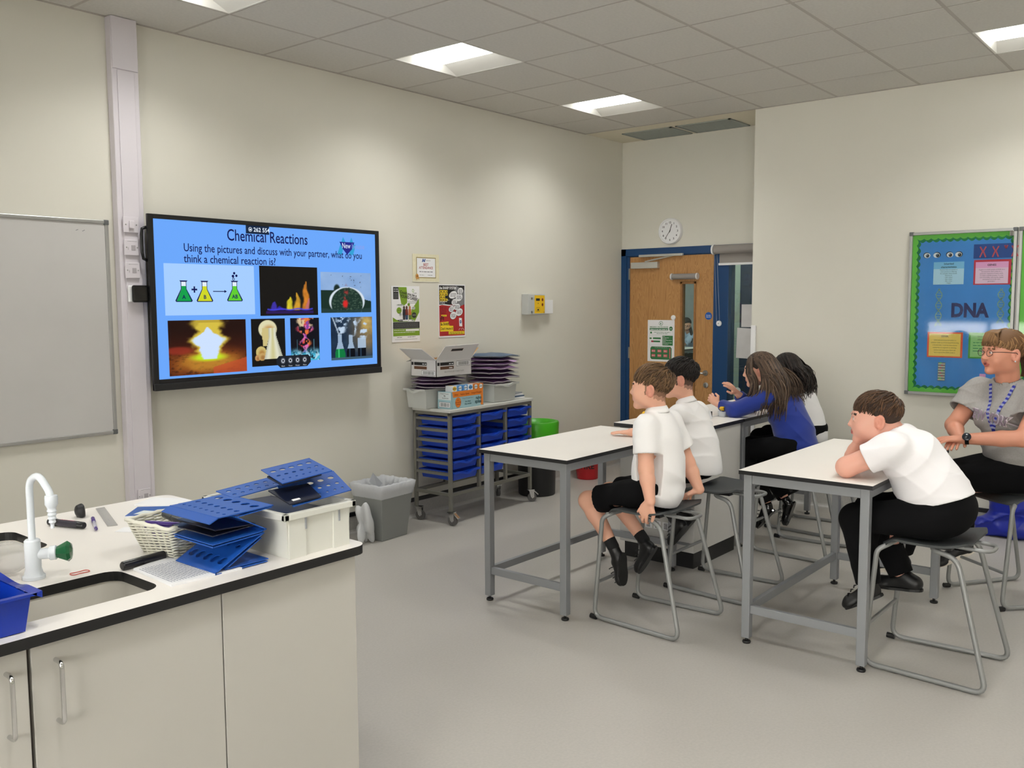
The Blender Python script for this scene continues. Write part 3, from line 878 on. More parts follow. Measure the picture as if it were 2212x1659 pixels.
pn.poly([(.04, .01), (.028, .05), (.05, .06), (.062, .02), (.068, .012), (.06, .05)], m_ros, 4); pn.ell(.045, .04, .017, .02, m_ros, 5); pn.ell(.045, .042, .006, .007, mat('rosette_centre', (120, 76, 36)), 6)
pn.rect(0, .285, -.001, .003, mat('clear_pocket_edge', (236, 234, 220), 0.2), 1)
tag(pn.build('certificate'), 'cream bordered BEST ATTENDANCE certificate pinned above two posters', 'certificate')
# green young carer poster
pn = Panel((1.664, -0.004, 1.350), UX, UZ)
Wd, Hd = .290, .416
m_gr = mat('poster_green', (122, 158, 40), 0.5); m_dkp = mat('poster_charcoal', (48, 50, 48), 0.5)
pn.slab(0, Wd, 0, Hd, 0.002, M_PAPER)
pn.poly([(.068, .408), (.155, .408), (.162, .34), (.158, .29), (.125, .27), (.10, .28)], m_gr, 1)
pn.poly([(.285, .325), (.285, .22), (.235, .15), (.012, .15), (.01, .185), (.05, .165), (.19, .165), (.205, .24)], m_gr, 1)
pn.rect(.018, .072, .318, .408, m_dkp, 2); pn.scribble(.024, .068, .39, .008, M_PAPER, 3, 5); pn.scribble(.024, .068, .375, .008, M_PAPER, 3, 6)
for k in range(6): pn.scribble(.026, .066, .36 - k * .007, .005, M_GINK, 3, 10 + k)
pn.text('Could you be a', .085, .365, .029, M_INK, 4, 'l', bold=.0007, rot=-.18, width=.175); pn.text('YOUNG CARER?', .088, .334, .031, M_INK, 4, 'l', bold=.0007, rot=-.16, width=.185)
pn.ell(.222, .382, .010, .013, m_gr, 2); pn.ell(.222, .382, .006, .009, M_PAPER, 3); pn.scribble(.225, .265, .362, .006, m_dkp, 3, 8)
for k in range(3): pn.scribble(.16 + k * .01, .26, .302 - k * .008, .005, M_GINK, 2, 20 + k)
for (a, b, rx, ry, m) in ((.075, .235, .026, .024, m_gr), (.085, .275, .036, .007, mat('bubble_grey', (190, 196, 192))), (.175, .278, .013, .012, m_gr), (.225, .252, .018, .012, mat('bubble_grey')), (.088, .205, .013, .014, mat('bubble_grey')), (.23, .198, .024, .022, m_dkp), (.10, .16, .04, .008, m_dkp), (.195, .157, .04, .008, mat('bubble_grey'))):
    pn.ell(a, b, rx, ry, m, 3); pn.scribble(a - rx * .7, a + rx * .7, b, .005, m_dkp if m is not m_dkp else M_PAPER, 4, int(a * 1000))
for (a, c1, c2, c3) in ((.125, (60, 40, 32), (40, 42, 52), (52, 50, 60)), (.152, (92, 56, 40), (120, 50, 42), (54, 78, 110)), (.185, (196, 126, 88), (196, 112, 60), (96, 120, 60))):
    mm = mat('figure_%d' % int(a * 1000), c1); m2 = mat('figure_top_%d' % int(a * 1000), c2); m3 = mat('figure_legs_%d' % int(a * 1000), c3)
    pn.poly([(a - .012, .165), (a + .012, .165), (a + .014, .205), (a - .014, .205)], m3, 5); pn.poly([(a - .016, .2), (a + .016, .2), (a + .013, .245), (a - .013, .245)], m2, 6)
    pn.ell(a, .256, .010, .013, mm, 7); pn.ell(a - .006, .16, .008, .006, M_PAPER, 7); pn.ell(a + .008, .16, .008, .006, M_PAPER, 7)
pn.rect(.012, .286, .10, .148, m_dkp, 4)
for k in range(4): pn.scribble(.022, .27, .136 - k * .009, .005, M_GINK, 5, 40 + k)
pn.rect(.012, .286, .045, .098, m_gr, 4); pn.rect(.14, .28, .08, .094, M_PAPER, 5); pn.scribble(.02, .13, .086, .006, M_PAPER, 5, 50); pn.scribble(.02, .24, .07, .006, M_PAPER, 5, 51)
pn.scribble(.05, .1, .033, .007, M_GINK, 3, 52); pn.scribble(.16, .24, .033, .007, M_GINK, 3, 53); pn.scribble(.03, .26, .018, .004, M_GINK, 3, 54)
tag(pn.build('poster'), 'green and white Could you be a YOUNG CARER poster', 'poster')
# red and yellow poster
pn = Panel((2.160, -0.004, 1.368), UX, UZ)
m_red = mat('poster_red', (176, 38, 40), 0.5); m_yel = mat('poster_yellow', (244, 212, 40), 0.5); m_gry = mat('poster_grey', (128, 128, 132), 0.5); m_blk = mat('poster_black', (30, 28, 30), 0.5)
pn.slab(0, .308, 0, .416, 0.002, M_PAPER)
pn.rect(.008, .300, .012, .260, m_red, 1); pn.rect(.008, .300, .255, .408, m_blk, 1)
pn.poly([(.2, .408), (.3, .408), (.3, .26), (.2, .23), (.16, .3)], m_gry, 2); pn.poly([(.2, .408), (.3, .408), (.3, .37)], m_blk, 3)
pn.poly([(.008, .258), (.06, .262), (.12, .256), (.18, .25), (.18, .244), (.1, .25), (.04, .256), (.008, .25)], M_PAPER, 2)
pn.text('the SHARP SYSTEM', .012, .378, .03, M_PAPER, 4, 'l', bold=.0008, width=.19)
for k, w_ in enumerate((.088, .09, .06, .088)): pn.rect(.014, .014 + w_, .352 - k * .022, .370 - k * .022, m_yel, 4); pn.scribble(.018, .01 + w_, .357 - k * .022, .012, m_blk, 5, 60 + k)
for k in range(3): pn.scribble(.012, .12 - k * .025, .29 - k * .011, .008, M_PAPER, 4, 70 + k)
for (a, b, rx, ry) in ((.165, .335, .052, .030), (.25, .365, .036, .028), (.235, .315, .045, .033), (.18, .278, .036, .025), (.21, .24, .040, .026), (.145, .222, .034, .024), (.235, .198, .045, .032), (.165, .172, .040, .032)):
    pn.ell(a, b, rx, ry, m_blk, 5, 18, .3); pn.ell(a, b, rx * .93, ry * .92, M_PAPER, 6, 18, .3)
    for k in (-1, 0, 1): pn.scribble(a - rx * .6, a + rx * .6, b + k * .010 - .003, .007, m_blk, 7, int(a * 900 + k * 7))
for k in range(5): pn.scribble(.02, .11 - k * .008, .235 - k * .012, .008, mat('dark_red_print', (110, 26, 28)), 4, 80 + k)
pn.rect(.03, .09, .165, .178, m_yel, 4); pn.scribble(.034, .086, .168, .007, m_blk, 5, 90)
pn.poly([(.015, .048), (.165, .048), (.165, .09), (.12, .092), (.11, .125), (.015, .12)], m_yel, 4)
pn.text('Be SHARP.', .02, .095, .030, m_blk, 5, 'l', bold=.0006, width=.10); pn.text("Don't ignore it!", .022, .060, .030, m_blk, 5, 'l', bold=.0006, width=.138)
pn.rect(.11, .295, .022, .046, m_yel, 4); pn.scribble(.12, .29, .036, .007, m_blk, 5, 91); pn.scribble(.115, .29, .025, .007, m_blk, 5, 92)
pn.poly([(.235, .085), (.27, .082), (.265, .15), (.232, .152)], M_PAPER, 5); pn.ell(.25, .12, .011, .013, m_cb, 6); pn.rect(.243, .257, .118, .122, M_PAPER, 7)
for a, b in ((.022, .128), (.035, .14), (.052, .135)): pn.poly([(a, b), (a + .006, b), (a + .004, b + .03), (a - .006, b + .028)], m_blk, 5)
for a in (.24, .255, .27): pn.line([(a, .07), (a - .01 + (a - .24), .055)], .003, M_PAPER, 5)
tag(pn.build('poster'), 'black, red and yellow poster reading the SHARP SYSTEM', 'poster')

# yellow keypad box and its small white neighbour
t = thing('gas_control_box', 'grey wall box with a yellow front panel on the left wall', 'control box', (3.31, 0, 1.535))
mb = MB(); mb.box(3.195, 3.435, -0.075, 0, 1.535, 1.712); mb.build('housing', mat('box_grey', (188, 190, 188), 0.5), t, bevel=0.004)
pn = Panel((3.195, -0.0753, 1.535), UX, UZ, step=0.0006)
m_yb = mat('box_yellow', (236, 190, 30), 0.45)
pn.rect(.088, .232, .010, .166, m_yb, 1); pn.rect(.108, .162, .118, .140, M_INK, 2)
for a, b in ((.20, .128), (.20, .085)): pn.ell(a, b, .012, .014, mat('key_red_brown', (130, 40, 28)), 2); pn.rect(a - .004, a + .004, b - .003, b + .003, M_INK, 3)
pn.line([(.115, .028), (.16, .028), (.16, .06), (.115, .06), (.115, .028)], .002, M_INK, 2); pn.rect(.128, .147, .034, .048, M_INK, 3); pn.poly([(.133, .092), (.145, .092), (.139, .103)], M_INK, 2)
pn.rect(.218, .226, .016, .022, mat('key_red_brown'), 2)
pn.build('front_panel', t)
MB().box(3.255 - .02, 3.285 - .03, -0.079, -0.075, 1.665, 1.682).box(3.235, 3.255, -0.079, -0.075, 1.548, 1.565).build('hinge', M_STEEL, t)
t = thing('wall_sounder_box', 'small plain white box fixed right of the yellow control box', 'control box', (3.53, 0, 1.54))
mb = MB(); mb.box(3.45, 3.585, -0.05, 0, 1.54, 1.66); mb.build('box_body', M_WHITE, t, bevel=0.003)

# clock above the door
cy, cz, R = -0.555, 2.312, 0.124
t = thing('wall_clock', 'round white wall clock above the oak door', 'clock', (XD, cy, cz))
Mx = Matrix.Translation((XD, cy, cz)) @ Matrix.Rotation(-math.pi / 2, 4, 'Y')
mb = MB(); mb.lathe([(R, 0), (R, 0.03), (R - .006, 0.038), (R - .016, 0.036), (R - .018, 0.028)], M=Mx, seg=48); mb.build('rim', M_WHITE, t, smooth=True, angle=50)
pn = Panel((XD - 0.0285, cy, cz), (0, -1, 0), (0, 0, 1), step=0.0005)
pn.ell(0, 0, R - .016, R - .016, M_PAPER, 0, 40)
for k in range(1, 13):
    a = math.radians(90 - 30 * k); pn.text(str(k), .082 * math.cos(a), .082 * math.sin(a) - .009, .026, M_INK, 1, 'c', bold=.0006)
pn.build('dial', t)
pn = Panel((XD - 0.031, cy, cz), (0, -1, 0), (0, 0, 1), step=0.0006)
ah = math.radians(90 - 30 * 12.6); am = math.radians(90 - 6 * 36)
pn.line([(-.012 * math.cos(ah), -.012 * math.sin(ah)), (.066 * math.cos(ah), .066 * math.sin(ah))], .0065, M_INK, 0)
pn.line([(-.016 * math.cos(am), -.016 * math.sin(am)), (.088 * math.cos(am), .088 * math.sin(am))], .005, M_INK, 1); pn.ell(0, 0, .006, .006, M_INK, 2)
pn.build('hands', t)

# blinds at the door
M_BL2 = mat('taupe_blind', (150, 144, 140), 0.8)
t = thing('roller_blind', 'wide grey roller blind above the glazed side panel, cut off by the wall corner', 'blind', (XD - .05, -1.35, 2.10))
mb = MB(); mb.tube([(XD - .055, -1.04, 2.115), (XD - .055, -1.665, 2.115)], 0.040, seg=20); mb.build('roller', M_BL2, t, smooth=True, angle=50)
mb = MB(); mb.lathe([(.047, 0), (.047, .016)], M=Matrix.Translation((XD - .055, -1.022, 2.115)) @ Matrix.Rotation(math.pi / 2, 4, 'X'), seg=20); mb.build('end_cap', M_WHITE, t)
mb = MB(); mb.box(XD - .026, XD - .022, -1.075, -1.66, 1.99, 2.11); mb.build('blind_fabric', M_BL2, t)
mb = MB(); mb.box(XD - .032, XD - .018, -1.068, -1.66, 1.972, 1.992); mb.build('bottom_rail', M_WHITE, t)
mb = MB(); mb.tube([(XD - .05, -1.035, 2.09), (XD - .035, -1.06, 1.45)], 0.0015, seg=5); mb.tube([(XD - .05, -1.06, 2.09), (XD - .035, -1.09, 1.45)], 0.0015, seg=5); mb.build('chain', mat('blind_chain', (170, 176, 186), 0.5), t)
mb = MB(); mb.lathe([(.026, 0), (.026, .01), (.018, .014)], M=Matrix.Translation((XD - .018, -1.078, 1.437)) @ Matrix.Rotation(-math.pi / 2, 4, 'Y'), seg=20); mb.lathe([(.006, 0), (.006, .017)], M=Matrix.Translation((XD - .018, -1.078, 1.437)) @ Matrix.Rotation(-math.pi / 2, 4, 'Y'), seg=8, mi=1)
mb.build('chain_holder', [M_WHITE, M_STEEL], t)
t = thing('roller_blind', 'small rolled-up grey blind over the vision panel of the oak door', 'blind', (XD - .04, -0.74, 1.875))
mb = MB(); mb.tube([(XD - .032, -.59, 1.878), (XD - .032, -.845, 1.878)], 0.027, seg=18); mb.build('roller', M_BL2, t, smooth=True, angle=50)
mb = MB()
for y in (-.578, -.848): mb.lathe([(.031, 0), (.031, .012)], M=Matrix.Translation((XD - .032, y, 1.878)) @ Matrix.Rotation(math.pi / 2, 4, 'X'), seg=18)
mb.build('end_cap', M_WHITE, t)
t = thing('chain_holder', 'small round white blind holder on the oak door above the notice', 'holder', (XD, -.59, 1.487))
mb = MB(); mb.lathe([(.024, 0), (.024, .012), (.016, .016)], M=Matrix.Translation((XD + .004, -.588, 1.487)) @ Matrix.Rotation(-math.pi / 2, 4, 'Y'), seg=20); mb.build('disc', M_WHITE, t)
# fire door keep shut disc
pn = Panel((XD + .0035, -.957, 1.505), (0, -1, 0), (0, 0, 1)); m_sb = mat('sign_blue', (24, 90, 176), 0.4)
pn.ell(0, 0, .036, .036, m_sb, 0); pn.text('Fire door', 0, .003, .012, M_PAPER, 1, 'c', bold=.0003); pn.text('keep shut', 0, -.012, .012, M_PAPER, 1, 'c', bold=.0003)
tag(pn.build('door_sign'), 'round blue Fire door keep shut sign on the oak door', 'sign')
# evacuation notice
m_ng = mat('notice_green', (52, 118, 70), 0.6); m_np = mat('notice_pink', (206, 104, 106), 0.6); m_lg = mat('notice_line', (176, 186, 178), 0.7)
pn = Panel((XD + .003, -.302, 1.058), (0, -1, 0), (0, 0, 1))
pn.slab(0, .297, 0, .405, .001, M_PAPER)
pn.ell(.148, .372, .022, .022, m_ng, 1); pn.ell(.148, .372, .018, .018, M_PAPER, 2); pn.rect(.143, .15, .362, .38, m_ng, 3); pn.poly([(.138, .362), (.143, .362), (.143, .378)], m_ng, 3)
pn.text('EMERGENCY FIRE PROCEDURE', .022, .333, .013, m_ng, 2, 'l', bold=.0004, width=.205)
pn.rect(.022, .228, .305, .327, m_ng, 1); pn.scribble(.03, .22, .311, .010, M_PAPER, 2, 100); pn.ell(.258, .322, .02, .021, m_ng, 1); pn.scribble(.245, .27, .318, .008, M_PAPER, 2, 101)
pn.line([(.018, .262), (.28, .262), (.28, .297), (.018, .297), (.018, .262)], .0012, m_lg, 1); pn.rect(.028, .048, .272, .29, m_ng, 2)
pn.scribble(.07, .25, .283, .007, m_ng, 2, 102); pn.scribble(.1, .22, .270, .007, m_ng, 2, 103)
pn.line([(.018, .16), (.155, .16), (.155, .252), (.018, .252), (.018, .16)], .0012, m_lg, 1)
pn.rect(.022, .045, .218, .233, m_ng, 2); pn.rect(.06, .148, .218, .235, m_ng, 2); pn.rect(.04, .066, .188, .204, mat('notice_red', (160, 36, 56)), 2); pn.rect(.066, .14, .188, .204, m_ng, 2)
pn.rect(.165, .28, .158, .254, m_ng, 1)
for k, w_ in enumerate((.03, .07, .04, .1, .03, .1, .06)): pn.scribble(.17, .17 + w_, .244 - k * .0125, .006, M_PAPER, 2, 110 + k)
pn.poly([(.045, .02), (.255, .02), (.268, .034), (.268, .13), (.255, .146), (.045, .146), (.032, .13), (.032, .034)], m_ng, 1)
for r in range(2):
    for c in range(3):
        a, b = .045 + c * .067, .09 - r * .045
        pn.rect(a, a + .042, b, b + .026, m_np, 2); pn.scribble(a + .005, a + .038, b + .010, .007, M_PAPER, 3, 120 + r * 3 + c)
pn.rect(.243, .255, .033, .13, m_np, 2); pn.scribble(.08, .22, .134, .006, m_lg, 3, 130)
tag(pn.build('safety_notice'), 'white fire procedure notice with green and pink boxes on the oak door', 'notice')
# papers on the side glass
for (y0_, y1_, z0_, z1_, rz_, lab) in ((-1.27, -1.56, 1.405, 1.612, 0.0, 'plain white sheet taped to the side glass, upper of two'), (-1.222, -1.472, 1.12, 1.398, -.03, 'tall creased white sheet taped to the side glass, lower of two')):
    c, s = math.cos(rz_), math.sin(rz_)
    pn = Panel((XD + .042, y0_, z0_), (0, -c, s), (0, s, c)); w_, h_ = y0_ - y1_, z1_ - z0_
    pn.slab(0, w_, 0, h_, .001, mat('taped_sheet_paper', (206, 204, 204), 0.8, noise=(9, 0.05)))  # greyish white paper with a faint random mottle
    if h_ > .25: pn.scribble(w_ * .35, w_ * .65, .008, .012, mat('faint_print', (186, 184, 184)), 1, 140)
    tag(pn.build('paper_sheet'), lab, 'paper', 'papers on the side glass')

# white trunking at the recess corner
t = thing('cable_trunking', 'narrow white trunking strip running down beside the recess corner', 'trunking', (XB, -1.69, .15))
MB().box(XB - .022, XB, -1.73, -1.690, .155, 1.44).build('trunking_body', M_WHITE, t, bevel=.002)

# ------------------------------------------------------------------ glazed notice board
BX = XB - 0.0
by0, by1, bz0, bz1 = -2.925, -3.628, 0.948, 2.135
m_bb = mat('backing_blue', (62, 140, 216), 0.55, noise=(4, 0.06)); m_gb = mat('border_green', (112, 204, 74), 0.55); m_dg = mat('border_dark_green', (20, 130, 74), 0.6)
def dna(pn, x, y0, y1, m, l):
    n = 28; a, b = [], []
    for k in range(n + 1):
        u = k / n; yy = y0 + (y1 - y0) * u; o = .02 * math.cos(u * math.pi * 3.6)
        a.append((x + o, yy)); b.append((x - o, yy))
        if k % 2: pn.line([(x + o, yy), (x - o, yy)], .0035, m, l)
    pn.line(a, .006, m, l + 1); pn.line(b, .006, m, l + 1)
def board(y0, y1, full):
    lab = 'glazed DNA notice board with blue backing and green scalloped border' if full else 'second glazed notice board cut off by the right edge of the photo'
    t = thing('notice_board', lab, 'notice board', (XB, (y0 + y1) / 2, bz0))
    w_, h_ = y0 - y1, bz1 - bz0
    pn = Panel((XB - 0.012, y0, bz0), (0, -1, 0), (0, 0, 1))
    pn.slab(0, w_, 0, h_, .012, m_bb)
    def wavy(off, wob, m, l):
        inn = []
        xa, xb, ya, yb = off, w_ - off * (1 if not full else .45), off * .9, h_ - off
        def run(p, q, nrm, n):
            for k in range(n * 6):
                u = k / (n * 6); s = wob * abs(math.sin(math.pi * u * n))
                inn.append((p[0] + (q[0] - p[0]) * u + nrm[0] * s, p[1] + (q[1] - p[1]) * u + nrm[1] * s))
        run((xa, ya), (xb, ya), (0, 1), 13); run((xb, ya), (xb, yb), (-1, 0), 22); run((xb, yb), (xa, yb), (0, -1), 13); run((xa, yb), (xa, ya), (1, 0), 22)
        out = [(0, 0), (w_, 0), (w_, h_), (0, h_)]
        # four strips between the outer rectangle and the wavy line
        n1, n2 = 13 * 6, 22 * 6
        seg = [inn[:n1 + 1], inn[n1:n1 + n2 + 1], inn[n1 + n2:n1 * 2 + n2 + 1], inn[n1 * 2 + n2:] + [inn[0]]]
        for k in range(4):
            o1, o2 = out[k], out[(k + 1) % 4]; s = seg[k]
            for i in range(len(s) - 1):
                u0, u1 = i / (len(s) - 1), (i + 1) / (len(s) - 1)
                pn.poly([(o1[0] + (o2[0] - o1[0]) * u0, o1[1] + (o2[1] - o1[1]) * u0), (o1[0] + (o2[0] - o1[0]) * u1, o1[1] + (o2[1] - o1[1]) * u1), s[i + 1], s[i]], m, l)
    wavy(.062, .014, m_dg, 2); wavy(.046, .012, m_gb, 4)
    pn.build('backing', t)
    if full:
        pn = Panel((XB - 0.0145, y0, bz0), (0, -1, 0), (0, 0, 1))
        m_eyw = mat('eye_print_white', (232, 236, 238)); m_iris = mat('eye_print_dark', (44, 40, 40))
        for k, a in enumerate((.118, .188, .272, .335)):
            pn.ell(a, 1.02, .024, .021, m_iris, 0); pn.ell(a + (.003 if k % 2 == 0 else -.003), 1.018, .022, .018, m_eyw, 1); pn.ell(a + (.004 if k % 2 else .006), 1.016, .012, .013, mat('eye_iris_%d' % k, ((60, 84, 100), (60, 84, 100), (80, 58, 44), (70, 60, 54))[k]), 2); pn.ell(a + .006, 1.015, .006, .007, m_iris, 3); pn.ell(a + .002, 1.021, .0025, .0025, m_eyw, 4)
        m_cp = mat('card_pale_blue', (186, 222, 240)); m_cp2 = mat('card_blue', (130, 196, 232))
        pn.rect(.168, .372, .806, .968, m_cp, 0); pn.rect(.168, .372, .918, .968, m_cp2, 1)
        pn.text('Inherited', .27, .948, .018, M_INK, 2, 'c', bold=.0003); pn.text('characteristics', .27, .925, .018, M_INK, 2, 'c', bold=.0003)
        for k, s_ in enumerate(('Features that are passed on', 'from parents to offspring', 'for example, these include', 'features of', '- Hair colour', '- Eye colour', '- Skin colour', '- Height')): pn.text(s_, .27, .908 - k * .0135, .0105, M_INK, 2, 'c')
        m_ch = mat('chromosome_pink', (206, 84, 92)); pn.rect(.43, .70, .985, 1.085, mat('dark_blue_strip', (30, 74, 148)), 0)
        for a in (.49, .57, .635, .69):
            s_ = .018 if a != .635 else .008
            for q in (-1, 1): pn.line([(a - s_ * q, 1.065), (a - .002 * q, 1.035), (a - s_ * q, .995)] if a != .635 else [(a - s_ * q, 1.07), (a, 1.05)], .009, m_ch, 2)
        m_r2 = mat('card_border_red', (204, 48, 66)); m_pk = mat('card_pink', (238, 170, 214)); m_pk2 = mat('card_light_pink', (240, 206, 226))
        pn.rect(.435, .672, .80, .985 - .01, m_r2, 1); pn.rect(.447, .655, .808, .960, m_pk2, 2); pn.rect(.447, .655, .918, .960, m_pk, 3); pn.text('GENES', .55, .932, .019, M_INK, 4, 'c', bold=.0004)
        for k, s_ in enumerate(('A gene is a small section of DNA on a', 'chromosome. Each codes for a', 'particular sequence of amino acids,', 'to make a specific protein. It is the', 'unit of heredity, and may be copied', 'and passed on to the next', 'generation')): pn.text(s_, .55, .902 - k * .0135, .0105, M_INK, 4, 'c')
        m_dn = mat('helix_pale_green', (150, 190, 170)); dna(pn, .212, .505, .775, m_dn, 1); dna(pn, .617, .53, .77, m_dn, 1)
        m_let = mat('big_letters_indigo', (44, 50, 104)); pn.text('DNA', .42, .575, .135, m_let, 2, 'c', bold=.006, width=.25)
        m_or = mat('card_border_orange', (240, 100, 64)); m_ye = mat('card_yellow', (246, 214, 104))
        pn.rect(.143, .382, .278, .462, m_or, 1); pn.rect(.155, .368, .288, .451, m_ye, 2); pn.text('DNA', .262, .425, .022, M_INK, 3, 'c', bold=.0003)
        for k, s_ in enumerate(('DNA (deoxyribonucleic acid) is a', 'polymer made up of two strands forming', 'a double helix. It carries instructions', 'needed for an organism to develop,', 'survive and reproduce. Each cell', 'has a copy of the DNA inside it')): pn.text(s_, .262, .400 - k * .018, .0112, M_INK, 3, 'c')
        m_g3 = mat('card_border_green', (86, 168, 64)); m_g4 = mat('card_light_green', (150, 204, 126))
        pn.rect(.42, .64, .278, .462, m_g3, 1); pn.rect(.433, .628, .288, .451, m_g4, 2); pn.text('Environmental', .53, .43, .018, M_INK, 3, 'c'); pn.text('characteristics', .53, .408, .018, M_INK, 3, 'c')
        for k in range(4): pn.scribble(.45, .61, .388 - k * .02, .009, m_dg, 3, 150 + k)
        m_lad = mat('ladder_cream', (206, 206, 184)); pn.rect(.222, .272, .108, .242, mat('ladder_grey', (120, 130, 128)), 1)
        for k in range(7): pn.rect(.224, .270, .112 + k * .019, .120 + k * .019, m_lad, 2); pn.rect(.232 + .012 * (k % 2), .246 + .012 * (k % 2), .121 + k * .019, .128 + k * .019, m_ch if k % 3 else m_gb, 2)
        pn.rect(.50, .54, .10, .17, m_pk, 1)
        pn.build('display_cards', t)
    mb = MB()
    f = .020
    for q in ((y1, y1 + f, bz0, bz1), (y0 - f, y0, bz0, bz1), (y1, y0, bz0, bz0 + f), (y1, y0, bz1 - f, bz1)): mb.box(XB - .035, XB, q[0], q[1], q[2], q[3])
    mb.build('frame', M_ALU, t, bevel=.002)
    mb = MB()
    for a in (y0 - .026, y1 - .002):
        for b in (bz0 - .003, bz1 - .024): mb.box(XB - .037, XB, a, a + .028, b, b + .028)
    mb.build('corner_cap', mat('dark_grey_cap'), t, bevel=.003)
    mb = MB(); mb.box(XB - .0275, XB - .0245, y1 + f, y0 - f, bz0 + f, bz1 - f); mb.build('glazing', pane_mat('board_glazing', (250, 252, 252), 0.04, .45), t)
    mb = MB(); mb.box(XB - .04, XB - .028, y1 + .02, y1 + .045, bz1 - .055, bz1 - .018); mb.build('lock', M_CHROME, t, bevel=.003)
board(by0, by1, True)
board(by1 - .013, by1 - .72, False)
# ================================================================== FURNITURE
M_TOP = mat('white_laminate_top', (242, 237, 231), 0.35, noise=(3, 0.015))
M_EDGE = mat('black_laminate_edge', (20, 20, 22), 0.4)
M_FRAME = mat('silver_grey_steel_tube', (142, 144, 147), 0.42, metal=0.25)
M_FOOT = mat('black_glide', (16, 16, 17), 0.35)
M_SEAT = mat('dark_grey_seat', (62, 65, 66), 0.5, bump=(300, 0.1))
M_CAB = mat('white_melamine', (192, 189, 182), 0.5)
M_BLUE = mat('blue_tray_plastic', (18, 66, 186), 0.35)

def make_table(x0, x1, y0, y1, z, label, rail_side, legs=(1, 1, 1, 1), name='lab_table', zr=0.15):
    t = thing(name, label, 'table', ((x0 + x1) / 2, (y0 + y1) / 2, 0), group='tall white-topped lab tables')
    mb = MB(); mb.box(x0, x1, y0, y1, z - .0012, z, 0); mb.box(x0, x1, y0, y1, z - .020, z - .0012, 1); mb.build('table_top', [M_TOP, M_EDGE], t)
    g, w = 0.018, 0.040
    ax0, ax1, ay0, ay1 = x0 + g, x1 - g, y0 + g, y1 - g
    for k, (a, b) in enumerate(((ax0, ay0), (ax0, ay1 - w), (ax1 - w, ay0), (ax1 - w, ay1 - w))):
        mb = MB(); mb.box(a, a + w, b, b + w, 0.028, z - .020); l = mb.build('leg', M_FRAME, t, bevel=.003)
        mb = MB(); mb.lathe([(.019, 0), (.021, .006), (.018, .012), (.007, .014), (.007, .03)], c=(a + w / 2, b + w / 2, 0), seg=16); mb.build('glide', M_FOOT, l, smooth=True, angle=40)
    mb = MB(); zt = z - .020
    mb.box(ax0 + w, ax1 - w, ay0 + .004, ay0 + .03, zt - .045, zt); mb.box(ax0 + w, ax1 - w, ay1 - .03, ay1 - .004, zt - .045, zt)
    mb.box(ax0 + .004, ax0 + .03, ay0 + w, ay1 - w, zt - .045, zt); mb.box(ax1 - .03, ax1 - .004, ay0 + w, ay1 - w, zt - .045, zt)
    mb.build('top_frame', M_FRAME, t, bevel=.002)
    mb = MB()
    mb.box(ax0 + .008, ax0 + .032, ay0 + w, ay1 - w, zr, zr + .04); mb.box(ax1 - .032, ax1 - .008, ay0 + w, ay1 - w, zr, zr + .04)
    if rail_side == 'far': mb.box(ax0 + w, ax1 - w, ay1 - .032, ay1 - .008, zr, zr + .04)
    mb.build('lower_rail', M_FRAME, t, bevel=.002)
    return t
make_table(0.72, 1.905, -2.28, -1.69, .845, 'white-topped lab table nearest the screen, in front of the boy gripping his stool', 'far')
make_table(1.015, 2.265, -3.69, -3.07, .845, 'white-topped lab table on which the boy rests his chin in his hand', 'far')
make_table(2.60, 3.86, -2.36, -1.78, .87, 'lab table beyond the white island unit where two girls sit', 'far')

# island unit between the tables
ix0, ix1, iy0, iy1, iz = 1.915, 2.585, -2.36, -1.785, .872
t = thing('island_unit', 'white service island with black plinth standing between two lab tables', 'cabinet', ((ix0 + ix1) / 2, (iy0 + iy1) / 2, 0))
mb = MB(); mb.box(ix0, ix1, iy0, iy1, iz - .0012, iz, 0); mb.box(ix0, ix1, iy0, iy1, iz - .024, iz - .0012, 1); mb.build('worktop', [M_TOP, M_EDGE], t)
M_CAB2 = mat('pale_grey_melamine', (200, 198, 194), 0.5)
mb = MB(); mb.box(ix0 + .03, ix1 - .02, iy0 + .012, iy1 - .03, .105, iz - .024); mb.build('body', M_CAB2, t, bevel=.002)
mb = MB(); mb.box(ix0 + .06, ix1 - .05, iy0 + .03, iy1 - .05, 0, .105); mb.build('plinth', M_EDGE, t)
pn = Panel((ix0 + .029, iy1 - .20, .22), (0, -1, 0), (0, 0, 1))
for k in range(4):
    a = .02 + k * .062
    pn.rect(a, a + .05, 0, .05, M_PAPER, 0)
    for s in range(6): pn.rect(a + .01, a + .036, .007 + s * .0065, .010 + s * .0065, M_INK, 1)
pn.build('vent_grille', t)
mb = MB(); mb.box(ix0 + .022, ix0 + .03, iy0 + .03, iy1 - .05, .15, .165); mb.box(ix1 - .02, ix1 - .012, iy0 + .012, iy1 - .03, .105, iz - .024); mb.build('end_trim', M_FRAME, t)
t = thing('socket_unit', 'low white bench socket box with dark end on the island worktop', 'socket', (2.28, -2.12, iz))
mb = MB(); mb.prism([(2.12, -2.20, iz), (2.12, -2.11, iz), (2.12, -2.125, iz + .055), (2.12, -2.185, iz + .055)], (.34, 0, 0)); mb.build('socket_body', M_WHITE, t, bevel=.002)
mb = MB(); mb.box(2.46, 2.464, -2.195, -2.115, iz + .004, iz + .048); mb.build('end_plate', M_EDGE, t)

